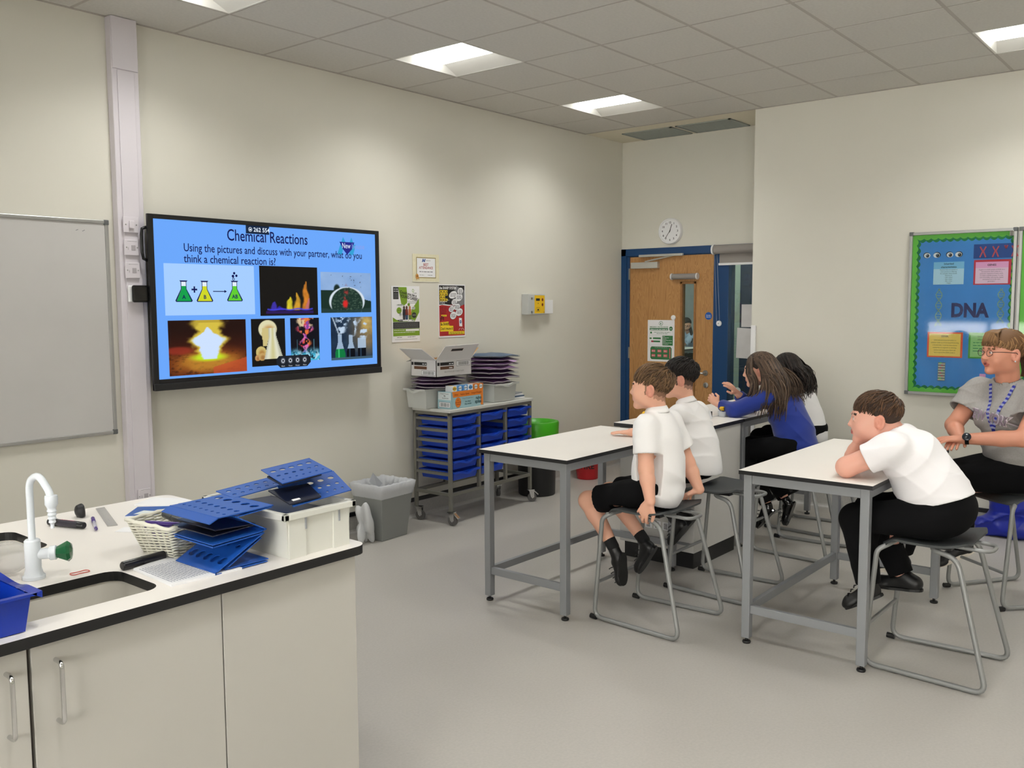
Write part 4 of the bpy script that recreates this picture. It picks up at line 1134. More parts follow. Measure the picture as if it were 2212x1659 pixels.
# ---- stools
M_TUBE = mat('grey_stool_tube', (140, 141, 140), 0.4, metal=0.3)
def bend(pts, r=0.05, n=5):
    """round the corners of a polyline"""
    pts = [Vector(p) for p in pts]; out = [pts[0]]
    for i in range(1, len(pts) - 1):
        a, b, c = pts[i - 1], pts[i], pts[i + 1]
        d1, d2 = (a - b), (c - b); rr = min(r, d1.length * .45, d2.length * .45)
        p, q = b + d1.normalized() * rr, b + d2.normalized() * rr
        for k in range(n + 1):
            u = k / n; out.append(p * (1 - u) ** 2 + b * 2 * u * (1 - u) + q * u * u)
    out.append(pts[-1]); return out
def make_stool():
    """front of the seat towards +y, origin on the floor below the seat centre"""
    t = thing('lab_stool', '', 'stool', (0, 0, 0))
    H = 0.60
    # moulded seat: curved sheet, front lip rolled down, rear corners raised
    nx, ny = 14, 14; vs = []; fs = []
    w, dpt = .215, .185
    def zf(u, v):      # u -1..1 across, v -1(rear)..1(front)
        z = H - .012 * (1 - abs(u) ** 2) * (1 - .4 * v) - .004 * math.cos(v * 3)
        if v > .55: z -= .05 * ((v - .55) / .45) ** 2 * .7
        if v < -.4: z += .016 * ((-.4 - v) / .6)
        return z
    def outl(u, v):
        x = u * w * (1 - .06 * (1 - v) * .5) ; y = v * dpt
        # rounded corners
        if abs(u) > .75 and abs(v) > .7:
            k = ((abs(u) - .75) / .25) * ((abs(v) - .7) / .3)
            x -= math.copysign(.022 * k, u); y -= math.copysign(.022 * k, v)
        if v < -.5: y += .02 * (1 - u * u) * ((-v - .5) / .5)      # rear edge dips in for the hand hold
        return x, y
    for s, dz in ((0, 0), (1, -.010)):
        for j in range(ny + 1):
            for i in range(nx + 1):
                u, v = -1 + 2 * i / nx, -1 + 2 * j / ny
                x, y = outl(u, v); vs.append((x, y, zf(u, v) + dz))
    N = (nx + 1) * (ny + 1)
    for j in range(ny):
        for i in range(nx):
            a = j * (nx + 1) + i; fs.append((a, a + 1, a + nx + 2, a + nx + 1)); fs.append((a + N, a + N + nx + 1, a + N + nx + 2, a + N + 1))
    ring = [i for i in range(nx + 1)] + [j * (nx + 1) + nx for j in range(1, ny + 1)] + [ny * (nx + 1) + i for i in range(nx - 1, -1, -1)] + [j * (nx + 1) for j in range(ny - 1, 0, -1)]
    for k in range(len(ring)):
        a, b = ring[k], ring[(k + 1) % len(ring)]; fs.append((a, a + N, b + N, b))
    mb = MB(); mb.add(vs, fs); mb.build('seat', M_SEAT, t, smooth=True, local=True, angle=50)
    R = .0115
    for s in (-1, 1):
        xf, xr = s * .205, s * .235
        mb = MB()
        pts = [(s * .10, .15, H - .035), (s * .18, .155, H - .035), (xf, .195, H - .06), (xf + s * .004, .24, R + .004), (xr, -.27, R), (s * .185, -.13, H - .05), (s * .17, -.02, H - .03), (s * .08, -.02, H - .028)]
        mb.tube(bend(pts, .055, 6), R, seg=10)
        mb.build('sled_frame', M_TUBE, t, smooth=True, local=True, angle=60)
        mb = MB(); mb.tube([(xf + s * .004, .262, R + .003), (xf + s * .004, .225, R + .001)], R * 1.15, seg=10); mb.build('end_stop', M_FOOT, t, local=True)
    mb = MB(); mb.tube([(-.207, .222, .20), (.207, .222, .20)], .009, seg=8); mb.build('footrest', M_TUBE, t, smooth=True, local=True, angle=60)
    mb = MB(); mb.tube(bend([(-.07, -.08, H - .026), (-.07, -.235, H - .03), (.07, -.235, H - .03), (.07, -.08, H - .026)], .05, 6), .009, seg=8); mb.build('hand_loop', M_TUBE, t, smooth=True, local=True, angle=60)
    mb = MB(); mb.box(-.12, .12, -.09, .12, H - .037, H - .022); mb.build('seat_plate', M_FOOT, t, local=True)
    return t
STOOLS = [((1.075, -2.59, 0), 0, 'grey-seated stool gripped by the brown-haired boy at the nearest table'),
          ((1.765, -2.63, 0), 0, 'grey-seated stool under the dark-haired boy beside the island unit'),
          ((2.80, -2.67, 0), 0, 'stool under the long-haired girl in the blue jumper'),
          ((3.44, -2.50, 0), 0, 'stool under the girl hidden behind the long-haired girl'),
          ((1.335, -3.875, 0), 0, 'grey-seated stool under the boy leaning on his elbows'),
          ((2.62, -3.95, 0), math.radians(52), 'stool under the woman in the grey T-shirt')]
st0 = make_stool()
for k, (loc, rz, lab) in enumerate(STOOLS):
    if k == 0:
        st0.location = loc; st0.rotation_euler = (0, 0, rz); st0['label'] = lab; st0['group'] = 'grey sled-base stools'
    else:
        dup(st0, loc, rz, lab, 'grey sled-base stools')

# ------------------------------------------------------------------ foreground bench
bx0, bx1, by0_, by1_, bz = -3.6, -1.10, -2.845, -1.672, .90
SINK1 = (-2.20, -1.725, -2.745, -2.495); SINK2 = (-2.20, -1.725, -2.10, -1.80)
bench = thing('lab_bench', 'large white foreground lab bench with black-edged top and two sinks', 'bench', ((bx0 + bx1) / 2, (by0_ + by1_) / 2, 0))
def rrect(x0, x1, y0, y1, r, n=6):
    out = []
    for (cx, cy, a0) in ((x1 - r, y0 + r, -90), (x1 - r, y1 - r, 0), (x0 + r, y1 - r, 90), (x0 + r, y0 + r, 180)):
        for k in range(n + 1):
            a = math.radians(a0 + 90 * k / n); out.append((cx + r * math.cos(a), cy + r * math.sin(a)))
    return out
# worktop with two openings, through bmesh triangulated fill
bm = bmesh.new()
def loop(pts, z):
    vs = [bm.verts.new((x, y, z)) for x, y in pts]
    return [bm.edges.new((vs[i], vs[(i + 1) % len(vs)])) for i in range(len(vs))], vs
outer = [(bx0, by0_)] + rrect(bx0, bx1, by0_, by1_, .045)[:14] + [(bx0, by1_)]
holes = [rrect(*SINK1, .045), rrect(*SINK2, .045)]
for z in (bz, bz - .027):
    es = []; L_ = []
    for pl in [outer] + holes:
        e, v = loop(pl, z); es += e; L_.append(v)
    bmesh.ops.triangle_fill(bm, use_beauty=True, use_dissolve=False, edges=es)
    if z == bz: top = L_
    else:
        for a, b in zip(top, L_):
            for i in range(len(a)):
                f = bm.faces.new((a[i], b[i], b[(i + 1) % len(a)], a[(i + 1) % len(a)])); f.material_index = 1
for f in bm.faces:
    if f.material_index == 0 and abs(f.calc_center_median().z - bz) > 1e-4: f.material_index = 1
bmesh.ops.recalc_face_normals(bm, faces=bm.faces)
me = bpy.data.meshes.new('worktop'); bm.to_mesh(me); bm.free()
for m in (M_TOP, M_EDGE): me.materials.append(m)
off = world_loc(bench)
me.transform(Matrix.Translation(-off))
o = bpy.data.objects.new('worktop', me); COL.objects.link(o); o.parent = bench
# sink bowls
M_SINK = mat('white_ceramic', (222, 218, 208), 0.25)
for S_ in (SINK1, SINK2):
    mb = MB(); dz = .20
    a = rrect(S_[0] - .004, S_[1] + .004, S_[2] - .004, S_[3] + .004, .048); b = rrect(S_[0] + .012, S_[1] - .012, S_[2] + .012, S_[3] - .012, .05)
    n = len(a)
    vs = [(x, y, bz - .0275) for x, y in a] + [(x, y, bz - dz) for x, y in b]
    fs = [((i + 1) % n, i, i + n, (i + 1) % n + n) for i in range(n)] + [tuple(range(n, 2 * n))]
    mb.add(vs, fs); vs2 = [(x + (0.008 if x > (S_[0] + S_[1]) / 2 else -.008), y + (0.008 if y > (S_[2] + S_[3]) / 2 else -.008), z - (.008 if z < bz - .1 else 0)) for x, y, z in vs]
    mb.add(vs2, [tuple(reversed(f)) for f in fs])
    s = mb.build('sink_bowl', M_SINK, bench, smooth=True, angle=50)
    mb = MB(); mb.lathe([(.022, 0), (.022, .003), (.012, .002)], c=(S_[1] - .12, (S_[2] + S_[3]) / 2, bz - dz), seg=16); mb.build('drain', M_STEEL, s)
    mb = MB(); mb.tube([(S_[0] + .1, 0, 0)] * 2, .001) if False else None
# carcass panels (hollow, so the bowls hang inside)
fy = by0_ + .035
mb = MB()
mb.box(bx1 - .045, bx1 - .025, fy + .002, by1_ - .03, .0, bz - .027)
mb.box(bx0, bx1 - .045, by1_ - .05, by1_ - .03, .0, bz - .027)
mb.box(bx0, bx0 + .02, fy + .02, by1_ - .05, .0, bz - .027)
mb.box(bx0, bx1 - .045, fy + .10, fy + .11, .0, .1)
mb.box(bx0 + .02, bx1 - .045, fy + .02, by1_ - .05, .1, .118)
mb.build('carcass', M_CAB, bench)
mb = MB(); mb.box(-1.592, bx1 - .026, fy, fy + .018, .0, bz - .029); mb.build('end_panel', M_CAB, bench, bevel=.0015)
def cdoor(x0, x1, hx):
    mb = MB(); mb.box(x0, x1, fy, fy + .018, .1, bz - .036); d = mb.build('cupboard_door', M_CAB, bench, bevel=.0015)
    mb = MB(); mb.tube(bend([(hx, fy, .818), (hx, fy - .032, .818), (hx, fy - .032, .672), (hx, fy, .672)], .014, 5), .0055, seg=10); mb.build('bow_handle', M_CHROME, d, smooth=True, angle=60)
    return d
cdoor(-2.087, -1.596, -2.034); cdoor(-2.585, -2.096, -2.142); cdoor(-3.09, -2.594, -2.63); cdoor(-3.59, -3.1, -3.15)
mb = MB(); mb.box(-3.6, -1.6, fy + .018, fy + .03, .1, bz - .028); mb.box(bx0, -1.595, fy + .001, fy + .016, bz - .036, bz - .027); mb.build('gap_shade_panel', mat('door_gap_shade', (74, 66, 60), 0.7), bench)  # dark backing behind the doors, the shade of the gaps put into its colour

# ------------------------------------------------------------------ tray trolley
def make_tray(m, name='storage_tray', w=.300, d=.345, h=.062, deep=False):
    """open tray with flared rim and a dipped front, origin under the rim front centre, front towards -y"""
    mb = MB(); t_ = .003
    b = (-w / 2 + .022, w / 2 - .022, .02, d - .02); tp = (-w / 2 + .012, w / 2 - .012, .008, d - .008)
    def ringv(q, z): return [(q[0], q[2], z), (q[1], q[2], z), (q[1], q[3], z), (q[0], q[3], z)]
    o = ringv(b, -h) + ringv(tp, 0); i = ringv((b[0] + t_, b[1] - t_, b[2] + t_, b[3] - t_), -h + t_) + ringv((tp[0] + t_, tp[1] - t_, tp[2] + t_, tp[3] - t_), 0)
    mb.add(o, [(0, 3, 2, 1), (0, 1, 5, 4), (1, 2, 6, 5), (2, 3, 7, 6), (3, 0, 4, 7)])
    mb.add(i, [(0, 1, 2, 3), (1, 0, 4, 5), (2, 1, 5, 6), (3, 2, 6, 7), (0, 3, 7, 4)])
    # rim: side and back ledges
    mb.box(-w / 2, tp[0] + t_, .0, d, -.002, .004); mb.box(tp[1] - t_, w / 2, .0, d, -.002, .004); mb.box(-w / 2, w / 2, tp[3] - t_, d, -.002, .004)
    # wavy front lip, dipping in the middle
    n = 18; up = []; lo = []
    for k in range(n + 1):
        u = -1 + 2 * k / n; s = .5 + .5 * math.cos(math.pi * min(1, abs(u) / .62))
        dz = -.016 * s; out = -.012 - .010 * s
        up.append((u * w / 2, out, .006 + dz)); lo.append((u * w / 2, out, -.010 + dz))
    for k in range(n):
        a, b_ = up[k], up[k + 1]; c, e = lo[k], lo[k + 1]
        ia, ib = (a[0], .011, a[2] - .003), (b_[0], .011, b_[2] - .003)
        mb.add([a, b_, e, c, ia, ib], [(3, 2, 1, 0), (0, 1, 5, 4)])
    mb.add([up[0], lo[0], (up[0][0], .011, .003)], [(0, 1, 2)]); mb.add([up[-1], lo[-1], (up[-1][0], .011, .003)], [(2, 1, 0)])
    return mb
tx0, tx1, ty0, ty1 = 1.835, 2.855, -.42, -.052
TRA = math.radians(2.4)
def trz(x, y, z=0.0):
    c, s = math.cos(TRA), math.sin(TRA); dx, dy = x - tx0, y - ty0
    return (tx0 + dx * c - dy * s, ty0 + dx * s + dy * c, z)
TZ = .86
tro = thing('tray_trolley', 'grey metal three-bay tray trolley on castors under the posters', 'trolley', (tx0, ty0, 0))
mb = MB(); mb.box(tx0 - .01, tx1 + .01, ty0 - .01, ty1, TZ - .022, TZ); mb.build('top_board', mat('pale_grey_board', (196, 196, 190), 0.5), tro, bevel=.003)
px = [tx0, tx0 + .34, tx0 + .68, tx1]
M_TF = mat('trolley_grey_steel', (122, 120, 112), 0.45, metal=0.3)
pw = .025
posts = [tx0, tx0 + .3325, tx0 + .665, tx1 - pw]
mb = MB()
for x in posts:
    for y in (ty0, ty1 - pw): mb.box(x, x + pw, y, y + pw, .105 if x in (posts[0], posts[-1]) else .235, TZ - .022)
for y in (ty0, ty1 - pw):
    mb.box(tx0, tx1, y, y + pw, TZ - .047, TZ - .022); mb.box(tx0 + pw, tx1 - pw, y + .001, y + pw - .001, .215, .24)
for x in posts: mb.box(x, x + pw, ty0, ty1, TZ - .047, TZ - .022)
for x in (posts[0], posts[-1]): mb.box(x + .001, x + pw - .001, ty0 + pw, ty1 - pw, .215, .24)
mb.build('frame', M_TF, tro, bevel=.002)
RZ = [.795, .714, .634, .553, .472, .390]
mb = MB()
for x in posts:
    for z in RZ:
        mb.box(x + .005, x + pw - .005, ty0 + pw, ty1 - pw, z - .024, z - .005)
        if x != posts[-1]: mb.box(x + pw - .003, x + pw + .008, ty0 + .01, ty1 - .02, z - .006, z - .003)
        if x != posts[0]: mb.box(x - .008, x + .003, ty0 + .01, ty1 - .02, z - .006, z - .003)
mb.build('runners', M_TF, tro)
def castor(x, y, a, brake):
    M = Matrix.Translation((x, y, 0)) @ Matrix.Rotation(a, 4, 'Z')
    mb = MB(); mb.lathe([(.036, -.011), (.037, -.006), (.037, .006), (.036, .011)], M=M @ Matrix.Translation((.018, 0, .0375)) @ Matrix.Rotation(math.pi / 2, 4, 'X'), seg=24)
    w = mb.build('castor_wheel', mat('grey_rubber', (92, 90, 88), 0.6), tro, smooth=True, angle=40)
    mb = MB()
    for s in (-1, 1): mb.prism([M @ Vector(p) for p in ((-.012, s * .0155, .10), (.032, s * .0155, .10), (.034, s * .0155, .04), (.018, s * .0155, .028), (.006, s * .0155, .04))], (M.to_3x3() @ Vector((0, .0025 * s, 0))))
    mb.box(-.02, .036, -.02, .02, .098, .104, M=M)
    mb.lathe([(.006, -.02), (.006, .02)], M=M @ Matrix.Translation((.018, 0, .0375)) @ Matrix.Rotation(math.pi / 2, 4, 'X'), seg=10)
    if brake: mb.prism([M @ Vector(p) for p in ((.03, -.014, .088), (.03, .014, .088), (.066, .014, .055), (.066, -.014, .055))], M.to_3x3() @ Vector((.004, 0, .008)))
    mb.build('castor_fork', M_CHROME, tro)
castor(tx0 + .012, ty1 - .03, math.radians(-70), False); castor(tx0 + .012, ty0 + .012, math.radians(-80), True)
castor(tx1 - .012, ty0 + .012, math.radians(-40), True); castor(tx1 - .012, ty1 - .03, math.radians(60), False)
trayb = make_tray(M_BLUE)
tr0 = None; cnames = ('left', 'middle', 'right'); rn = ('top', 'second', 'third', 'fourth', 'fifth', 'lowest')
for c in range(3):
    for r in range(6):
        if c == 1 and r == 1: continue
        if c == 2 and r == 5: continue
        cx = (posts[c] + pw + posts[c + 1]) / 2
        loc = trz(cx, ty0 - .004, RZ[r])
        lab = 'blue tray, %s row of the %s column of the trolley' % (rn[r], cnames[c])
        if tr0 is None:
            tr0 = trayb.build('storage_tray', M_BLUE, smooth=True, angle=35); tag(tr0, lab, 'tray', 'blue trays in the trolley'); tr0.location = loc; tr0.rotation_euler = (0, 0, TRA)
        else:
            o = tr0.copy(); COL.objects.link(o); o.location = loc; o['label'] = lab

tro.rotation_euler = (0, 0, TRA)
# ------------------------------------------------------------------ bins and bucket
t = thing('waste_bin', 'grey square waste bin with white liner on the floor left of the trolley', 'bin', (1.335, -.235, 0))
R3 = Matrix.Translation((1.335, -.235, 0)) @ Matrix.Rotation(math.radians(4), 4, 'Z')
mb = MB(); hw, hb, H = .165, .125, .385
def sqr(h, z, hy=None): hy = hy or h * .88; return [(-h, -hy, z), (h, -hy, z), (h, hy, z), (-h, hy, z)]
o_ = sqr(hb, 0) + sqr(hw, H); i_ = sqr(hb - .004, .004) + sqr(hw - .004, H)
mb.add([R3 @ Vector(p) for p in o_], [(0, 3, 2, 1), (0, 1, 5, 4), (1, 2, 6, 5), (2, 3, 7, 6), (3, 0, 4, 7)]); mb.add([R3 @ Vector(p) for p in i_], [(0, 1, 2, 3), (1, 0, 4, 5), (2, 1, 5, 6), (3, 2, 6, 7), (0, 3, 7, 4)])
mb.add([R3 @ Vector(p) for p in sqr(hw, H) + sqr(hw - .004, H)], [(0, 1, 5, 4), (1, 2, 6, 5), (2, 3, 7, 6), (3, 0, 4, 7)])
mb.build('bin_body', mat('bin_grey', (132, 134, 132), 0.5), t, bevel=.004)
M_LINER = mat('translucent_liner', (214, 216, 220), 0.35, alpha=0.75)
mb = MB(); n = 72; rnd = random.Random(3); vs = []; rows = [(-.001, H - .085, .0015), (.006, H - .045, .002), (.010, H + .006, .002), (-.006, H + .012, .003), (-.02, H - .03, .008), (-.03, H - .12, .01)]
for (dr, z, wob) in rows:
    for k in range(n):
        a = 2 * math.pi * k / n; ca, sa = math.cos(a), math.sin(a)
        q = 1 / max(abs(ca), abs(sa)); hh = hb + (hw - hb) * z / H + dr + .002
        x, y = ca * q * hh, sa * q * hh * .88
        w_ = wob * math.sin(k * 2.3 + z * 90) + wob * .7 * math.sin(k * 5.1)
        vs.append(R3 @ Vector((x + ca * w_, y + sa * w_, z + (w_ * .6 if z < H - .05 else w_))))
fs = [(r * n + k, r * n + (k + 1) % n, (r + 1) * n + (k + 1) % n, (r + 1) * n + k) for r in range(len(rows) - 1) for k in range(n)]
mb.add(vs, fs); mb.build('bin_liner', M_LINER, t, smooth=True)
mb = MB(); mb.prism([R3 @ Vector(p) for p in ((-.10, -.05, .36), (.02, .02, .37), (-.02, .07, .445), (-.13, .0, .41))], (0, .004, .002)); tag(mb.build('paper_sheet', mat('grey_card', (150, 152, 156), 0.7)), 'grey card sheet sticking out of the lined waste bin', 'paper')
# loose white plastic bag hanging by the bin
def blob(name, c, r, m, seed, label=None, cat=None, sub=3, amp=.3, parent=None, squash=1.0, freq=2.2, smooth=True, group=None):
    bm = bmesh.new(); bmesh.ops.create_icosphere(bm, subdivisions=sub, radius=1)
    rn_ = random.Random(seed); dirs = [(Vector((rn_.gauss(0, 1), rn_.gauss(0, 1), rn_.gauss(0, 1))).normalized(), rn_.uniform(1, 3) * freq, rn_.uniform(0, 6)) for _ in range(12)]
    for v in bm.verts:
        s = sum(math.sin(v.co.dot(d) * f + p) for d, f, p in dirs) / 5
        k = 1 + amp * s
        v.co = Vector((v.co.x * r[0] * k, v.co.y * r[1] * k, v.co.z * r[2] * k))
    zmin = min(v.co.z for v in bm.verts)
    for v in bm.verts:
        v.co += Vector(c)
        if squash and v.co.z < c[2] - r[2] * squash: v.co.z = c[2] - r[2] * squash
    me = bpy.data.meshes.new(name); 
    if parent is not None:
        of = world_loc(parent)
        for v in bm.verts: v.co -= of
    bm.to_mesh(me); bm.free(); me.materials.append(m)
    if smooth: me.polygons.foreach_set('use_smooth', [True] * len(me.polygons))
    o = bpy.data.objects.new(name, me); COL.objects.link(o)
    if parent is not None: o.parent = parent
    if label: tag(o, label, cat, group)
    return o
M_BAG = mat('thin_white_plastic', (226, 228, 230), 0.3, alpha=0.7)
blob('plastic_bag', (1.125, -.28, .115), (.055, .05, .12), M_BAG, 4, 'crumpled translucent plastic bag on the floor against the grey waste bin', 'bag', amp=.7, squash=.95, sub=4, freq=2.6)

t = thing('swing_bin', 'black cylindrical bin with bright green rim beyond the trolley', 'bin', (3.13, -.215, 0))
mb = MB(); mb.lathe([(.150, 0), (.158, .01), (.168, .52), (.160, .52), (.15, .02)], c=(3.13, -.215, 0), seg=36, cap=False); mb.lathe([(.15, .012), (.001, .012)], c=(3.13, -.215, 0), seg=36, cap=False); mb.build('bin_body', mat('bin_black', (18, 18, 20), 0.45), t, smooth=True, angle=40)
mb = MB(); mb.lathe([(.170, .50), (.186, .505), (.192, .615), (.186, .63), (.165, .632), (.125, .60), (.12, .585), (.155, .56), (.170, .50)], c=(3.13, -.215, 0), seg=36, cap=False); mb.build('green_rim', mat('bright_green', (66, 170, 24), 0.35), t, smooth=True, angle=40)
t = thing('fire_bucket', 'red bucket lettered FIRE on the floor by the left wall', 'bucket', (3.96, -.17, 0))
mb = MB(); mb.lathe([(.092, 0), (.098, .004), (.125, .235), (.13, .24), (.13, .25), (.122, .25), (.095, .01), (.001, .008)], c=(3.96, -.17, 0), seg=36, cap=False); mb.lathe([(.001, .0), (.092, 0)], c=(3.96, -.17, 0), seg=36, cap=False); mb.build('bucket_body', mat('bucket_red', (182, 24, 34), 0.35), t, smooth=True, angle=40)
mb = MB(); mb.tube([(3.96 + .128 * math.cos(a), -.17 + .03 * math.sin(a) - .0, .245 - .10 * math.sin(a)) for a in [math.pi * k / 12 for k in range(13)]], .003, seg=6); mb.build('handle', M_STEEL, t)
# lettering wrapped on the bucket
vs, fs, w_ = text_geo('FIRE', .075, .0015)
mb = MB(); a0 = math.atan2(-.83 * .56, -.83 * .83)
out = []
for x, y in vs:
    z = .105 + y; r = .0985 + (.125 - .0985) * (z / .235) + .0012; a = math.radians(214) + (x - w_ / 2) / r
    out.append((3.96 + r * math.cos(a), -.17 + r * math.sin(a), z))
mb.add(out, fs); mb.build('lettering', M_INK, t)
# ================================================================== THINGS ON THE TROLLEY
TT = .8605
M_GT = mat('grey_tray_plastic', (190, 192, 188), 0.45)
g1 = make_tray(M_GT, w=.232, d=.42, h=.14).xf(Matrix.Translation((1.755, -.145, TT + .142)) @ Matrix.Rotation(math.radians(-90), 4, 'Z'))
o = tag(g1.build('deep_tray', M_GT, smooth=True, angle=35), 'deep grey plastic tray at the left end of the trolley top, under the open carton', 'tray', 'deep grey trays on the trolley')
g2 = make_tray(M_GT, w=.312, d=.34, h=.14).xf(Matrix.Translation((2.535, -.375, TT + .142)) @ Matrix.Rotation(TRA, 4, 'Z'))
o = tag(g2.build('deep_tray', M_GT, smooth=True, angle=35), 'deep grey plastic tray with a tall pile of purple folders, right of the juice carton', 'tray', 'deep grey trays on the trolley')
M_PUR = mat('purple_folder', (98, 66, 108), 0.4, noise=(14, 0.25)); M_PUR2 = mat('pale_purple_folder', (150, 112, 160), 0.4); M_PUR3 = mat('dark_purple_folder', (62, 44, 74), 0.4, noise=(14, 0.2)); M_LILP = mat('lilac_sheet', (206, 164, 218), 0.5)
rnd = random.Random(11)
def folder(cx, cy, z, w, d, rz, th, tilt, m, label, group):
    """a bulging plastic wallet: two covers and a wad of paper"""
    t = thing('document_folder', label, 'folder', (cx, cy, z), rz, group)
    nx, ny = 8, 6
    def surf(top, ins=0.0, dz=0.0):
        vs = []
        for j in range(ny + 1):
            for i in range(nx + 1):
                u, v = -1 + 2 * i / nx, -1 + 2 * j / ny
                b = (1 - u ** 4) * (1 - v ** 6)
                zz = (th * (.35 + .65 * b) if top else 0) + tilt * u * .5 * w + .003 * math.sin(u * 5 + v * 3 + cx * 50)
                vs.append((u * (w / 2 - ins), v * (d / 2 - ins), zz + dz))
        return vs
    def shell(va, vb, name, mm):
        N = len(va); fs = []
        for j in range(ny):
            for i in range(nx):
                a = j * (nx + 1) + i; fs.append((a + N, a + N + 1, a + N + nx + 2, a + N + nx + 1)); fs.append((a, a + nx + 1, a + nx + 2, a + 1))
        ring = [i for i in range(nx + 1)] + [j * (nx + 1) + nx for j in range(1, ny + 1)] + [ny * (nx + 1) + i for i in range(nx - 1, -1, -1)] + [j * (nx + 1) for j in range(ny - 1, 0, -1)]
        for k in range(len(ring)):
            a, b = ring[k], ring[(k + 1) % len(ring)]; fs.append((a, b, b + N, a + N))
        mb = MB(); mb.add(va + vb, fs); return mb.build(name, mm, t, smooth=True, local=True, angle=40)
    shell(surf(False), surf(False, 0, .0012), 'cover', m); shell(surf(True), surf(True, 0, .0012), 'cover', m)
    shell(surf(False, .008, .003), surf(True, .008, -.002), 'papers', M_PAPER)
    return t
ordn = ['lowest', 'second', 'third', 'fourth', 'fifth', 'sixth', 'seventh', 'eighth', 'ninth', 'topmost']
z = TT + .030
for k in range(7):
    th = (.030, .030, .030, .026, .026, .024, .022)[k]
    folder(1.955 + rnd.uniform(-.008, .008), -.147 if k < 4 else -.20, z, .34, .165 if k < 4 else .25, rnd.uniform(-.012, .012), th, 0, (M_PUR, M_PUR3, M_PUR)[k % 3], 'purple document folder under the open carton, %s of its pile' % (ordn[k] if k < 6 else 'topmost'), 'purple folders under the carton')
    z += th + .002
z = TT + .030
for k in range(10):
    th = (.036, .034, .034, .034, .031, .031, .029, .029, .027, .023)[k]
    folder(2.535 + (.004 if k < 4 else .035) + (rnd.uniform(-.015, .015) if k > 3 else 0), -.205 + (rnd.uniform(-.008, .008) if k > 3 else 0), z, .235 if k < 4 else .31, .26 if k < 4 else .30, rnd.uniform(-.015, .015) if k < 4 else rnd.uniform(-.16, .12), th, 0, (M_PUR, M_PUR3, M_PUR2, M_PUR)[k % 4] if k < 9 else mat('slate_blue_folder', (74, 96, 124), 0.4), ('purple document folder in the tall pile behind the juice carton, %s from the bottom' % ordn[k]) if k < 9 else 'slate-blue folder topmost on the tall pile of purple folders', 'folders in the right-hand pile')
    z += th + .004
mb = MB(); mb.prism([(2.60, -.30, 1.135), (2.80, -.27, 1.165), (2.78, -.10, 1.17), (2.62, -.1, 1.15)], (0, 0, .0015)); tag(mb.build('lilac_folder_sheet', M_LILP), 'pale lilac plastic sheet jutting from the right of the folder pile', 'folder')
# opened carton
M_CAR = mat('white_carton_board', (212, 210, 210), 0.7); M_KR = mat('kraft_board', (186, 150, 104), 0.8)
cx0, cx1, cy0, cy1, cz0, cz1 = 1.765, 2.145, -.355, -.095, 1.1, 1.224
t = thing('open_carton', 'open white cardboard carton with spread flaps on top of the left tray', 'box', ((cx0 + cx1) / 2, (cy0 + cy1) / 2, cz0))
mb = MB(); w_ = .004
mb.box(cx0, cx1, cy0, cy1, cz0, cz0 + w_, 0)
for q in ((cx0, cx1, cy0, cy0 + w_), (cx0, cx1, cy1 - w_, cy1), (cx0, cx0 + w_, cy0, cy1), (cx1 - w_, cx1, cy0, cy1)): mb.box(q[0], q[1], q[2], q[3], cz0, cz1, 0)
mb.box(cx0 + w_, cx1 - w_, cy0 + w_, cy1 - w_, cz0 + w_, cz0 + w_ + .001, 1)
for q in ((cx0 + w_, cx1 - w_, cy0 + w_, cy0 + w_ + .001), (cx0 + w_, cx1 - w_, cy1 - w_ - .001, cy1 - w_), (cx0 + w_, cx0 + w_ + .001, cy0 + w_, cy1 - w_), (cx1 - w_ - .001, cx1 - w_, cy0 + w_, cy1 - w_)): mb.box(q[0], q[1], q[2], q[3], cz0 + w_, cz1 - .0005, 1)
mb.build('box_body', [M_CAR, M_KR], t)
def flap(pts, dirn, prnt):
    """outer face white, inner face kraft"""
    mb = MB(); d = Vector(dirn); mb.prism(pts, d, 0); mb.prism([Vector(p) + d * 1.02 for p in pts], d * .12, 1); return mb.build('flap', [M_CAR, M_KR], prnt)
flap([(cx0, cy0, cz1), (cx1, cy0, cz1), (cx1 - .005, cy0 - .085, cz1 + .11), (cx0 + .012, cy0 - .085, cz1 + .105)], (0, .003, .002), t)
flap([(cx0, cy1, cz1), (cx0, cy0, cz1), (cx0 - .125, cy0 + .02, cz1 + .085), (cx0 - .125, cy1 - .01, cz1 + .085)], (.002, 0, .003), t)
flap([(cx1, cy0, cz1), (cx1, cy1, cz1), (cx1 + .10, cy1 - .01, cz1 + .085), (cx1 + .10, cy0 + .01, cz1 + .07)], (-.002, 0, .003), t)
flap([(cx1, cy1, cz1), (cx0, cy1, cz1), (cx0 + .01, cy1 + .06, cz1 - .02), (cx1 - .01, cy1 + .06, cz1 - .02)], (0, -.001, .003), t)
m_brn = mat('print_brown', (98, 62, 40), 0.6)
def barcode(pn, x, y, w, h, l=1, seed=1):
    pn.rect(x, x + w, y, y + h, M_INK, l); pn.rect(x + .002, x + w - .002, y + .002, y + h - .002, M_PAPER, l + 1)
    r = random.Random(seed); a = x + w * .12
    while a < x + w * .9:
        bw = r.choice([.0009, .0016, .0024]); pn.rect(a, a + bw, y + h * .16, y + h * .84, M_INK, l + 2); a += bw + r.choice([.0012, .002])
pn = Panel((cx0, cy0 - .0004, cz0), UX, UZ)
pn.rect(.012, .035, .083, .106, M_INK, 1); pn.rect(.042, .185, .083, .106, M_INK, 1); pn.rect(.042, .185, .054, .076, m_brn, 1); pn.scribble(.135, .18, .09, .012, M_PAPER, 2, 1); pn.scribble(.135, .18, .060, .012, M_PAPER, 2, 2)
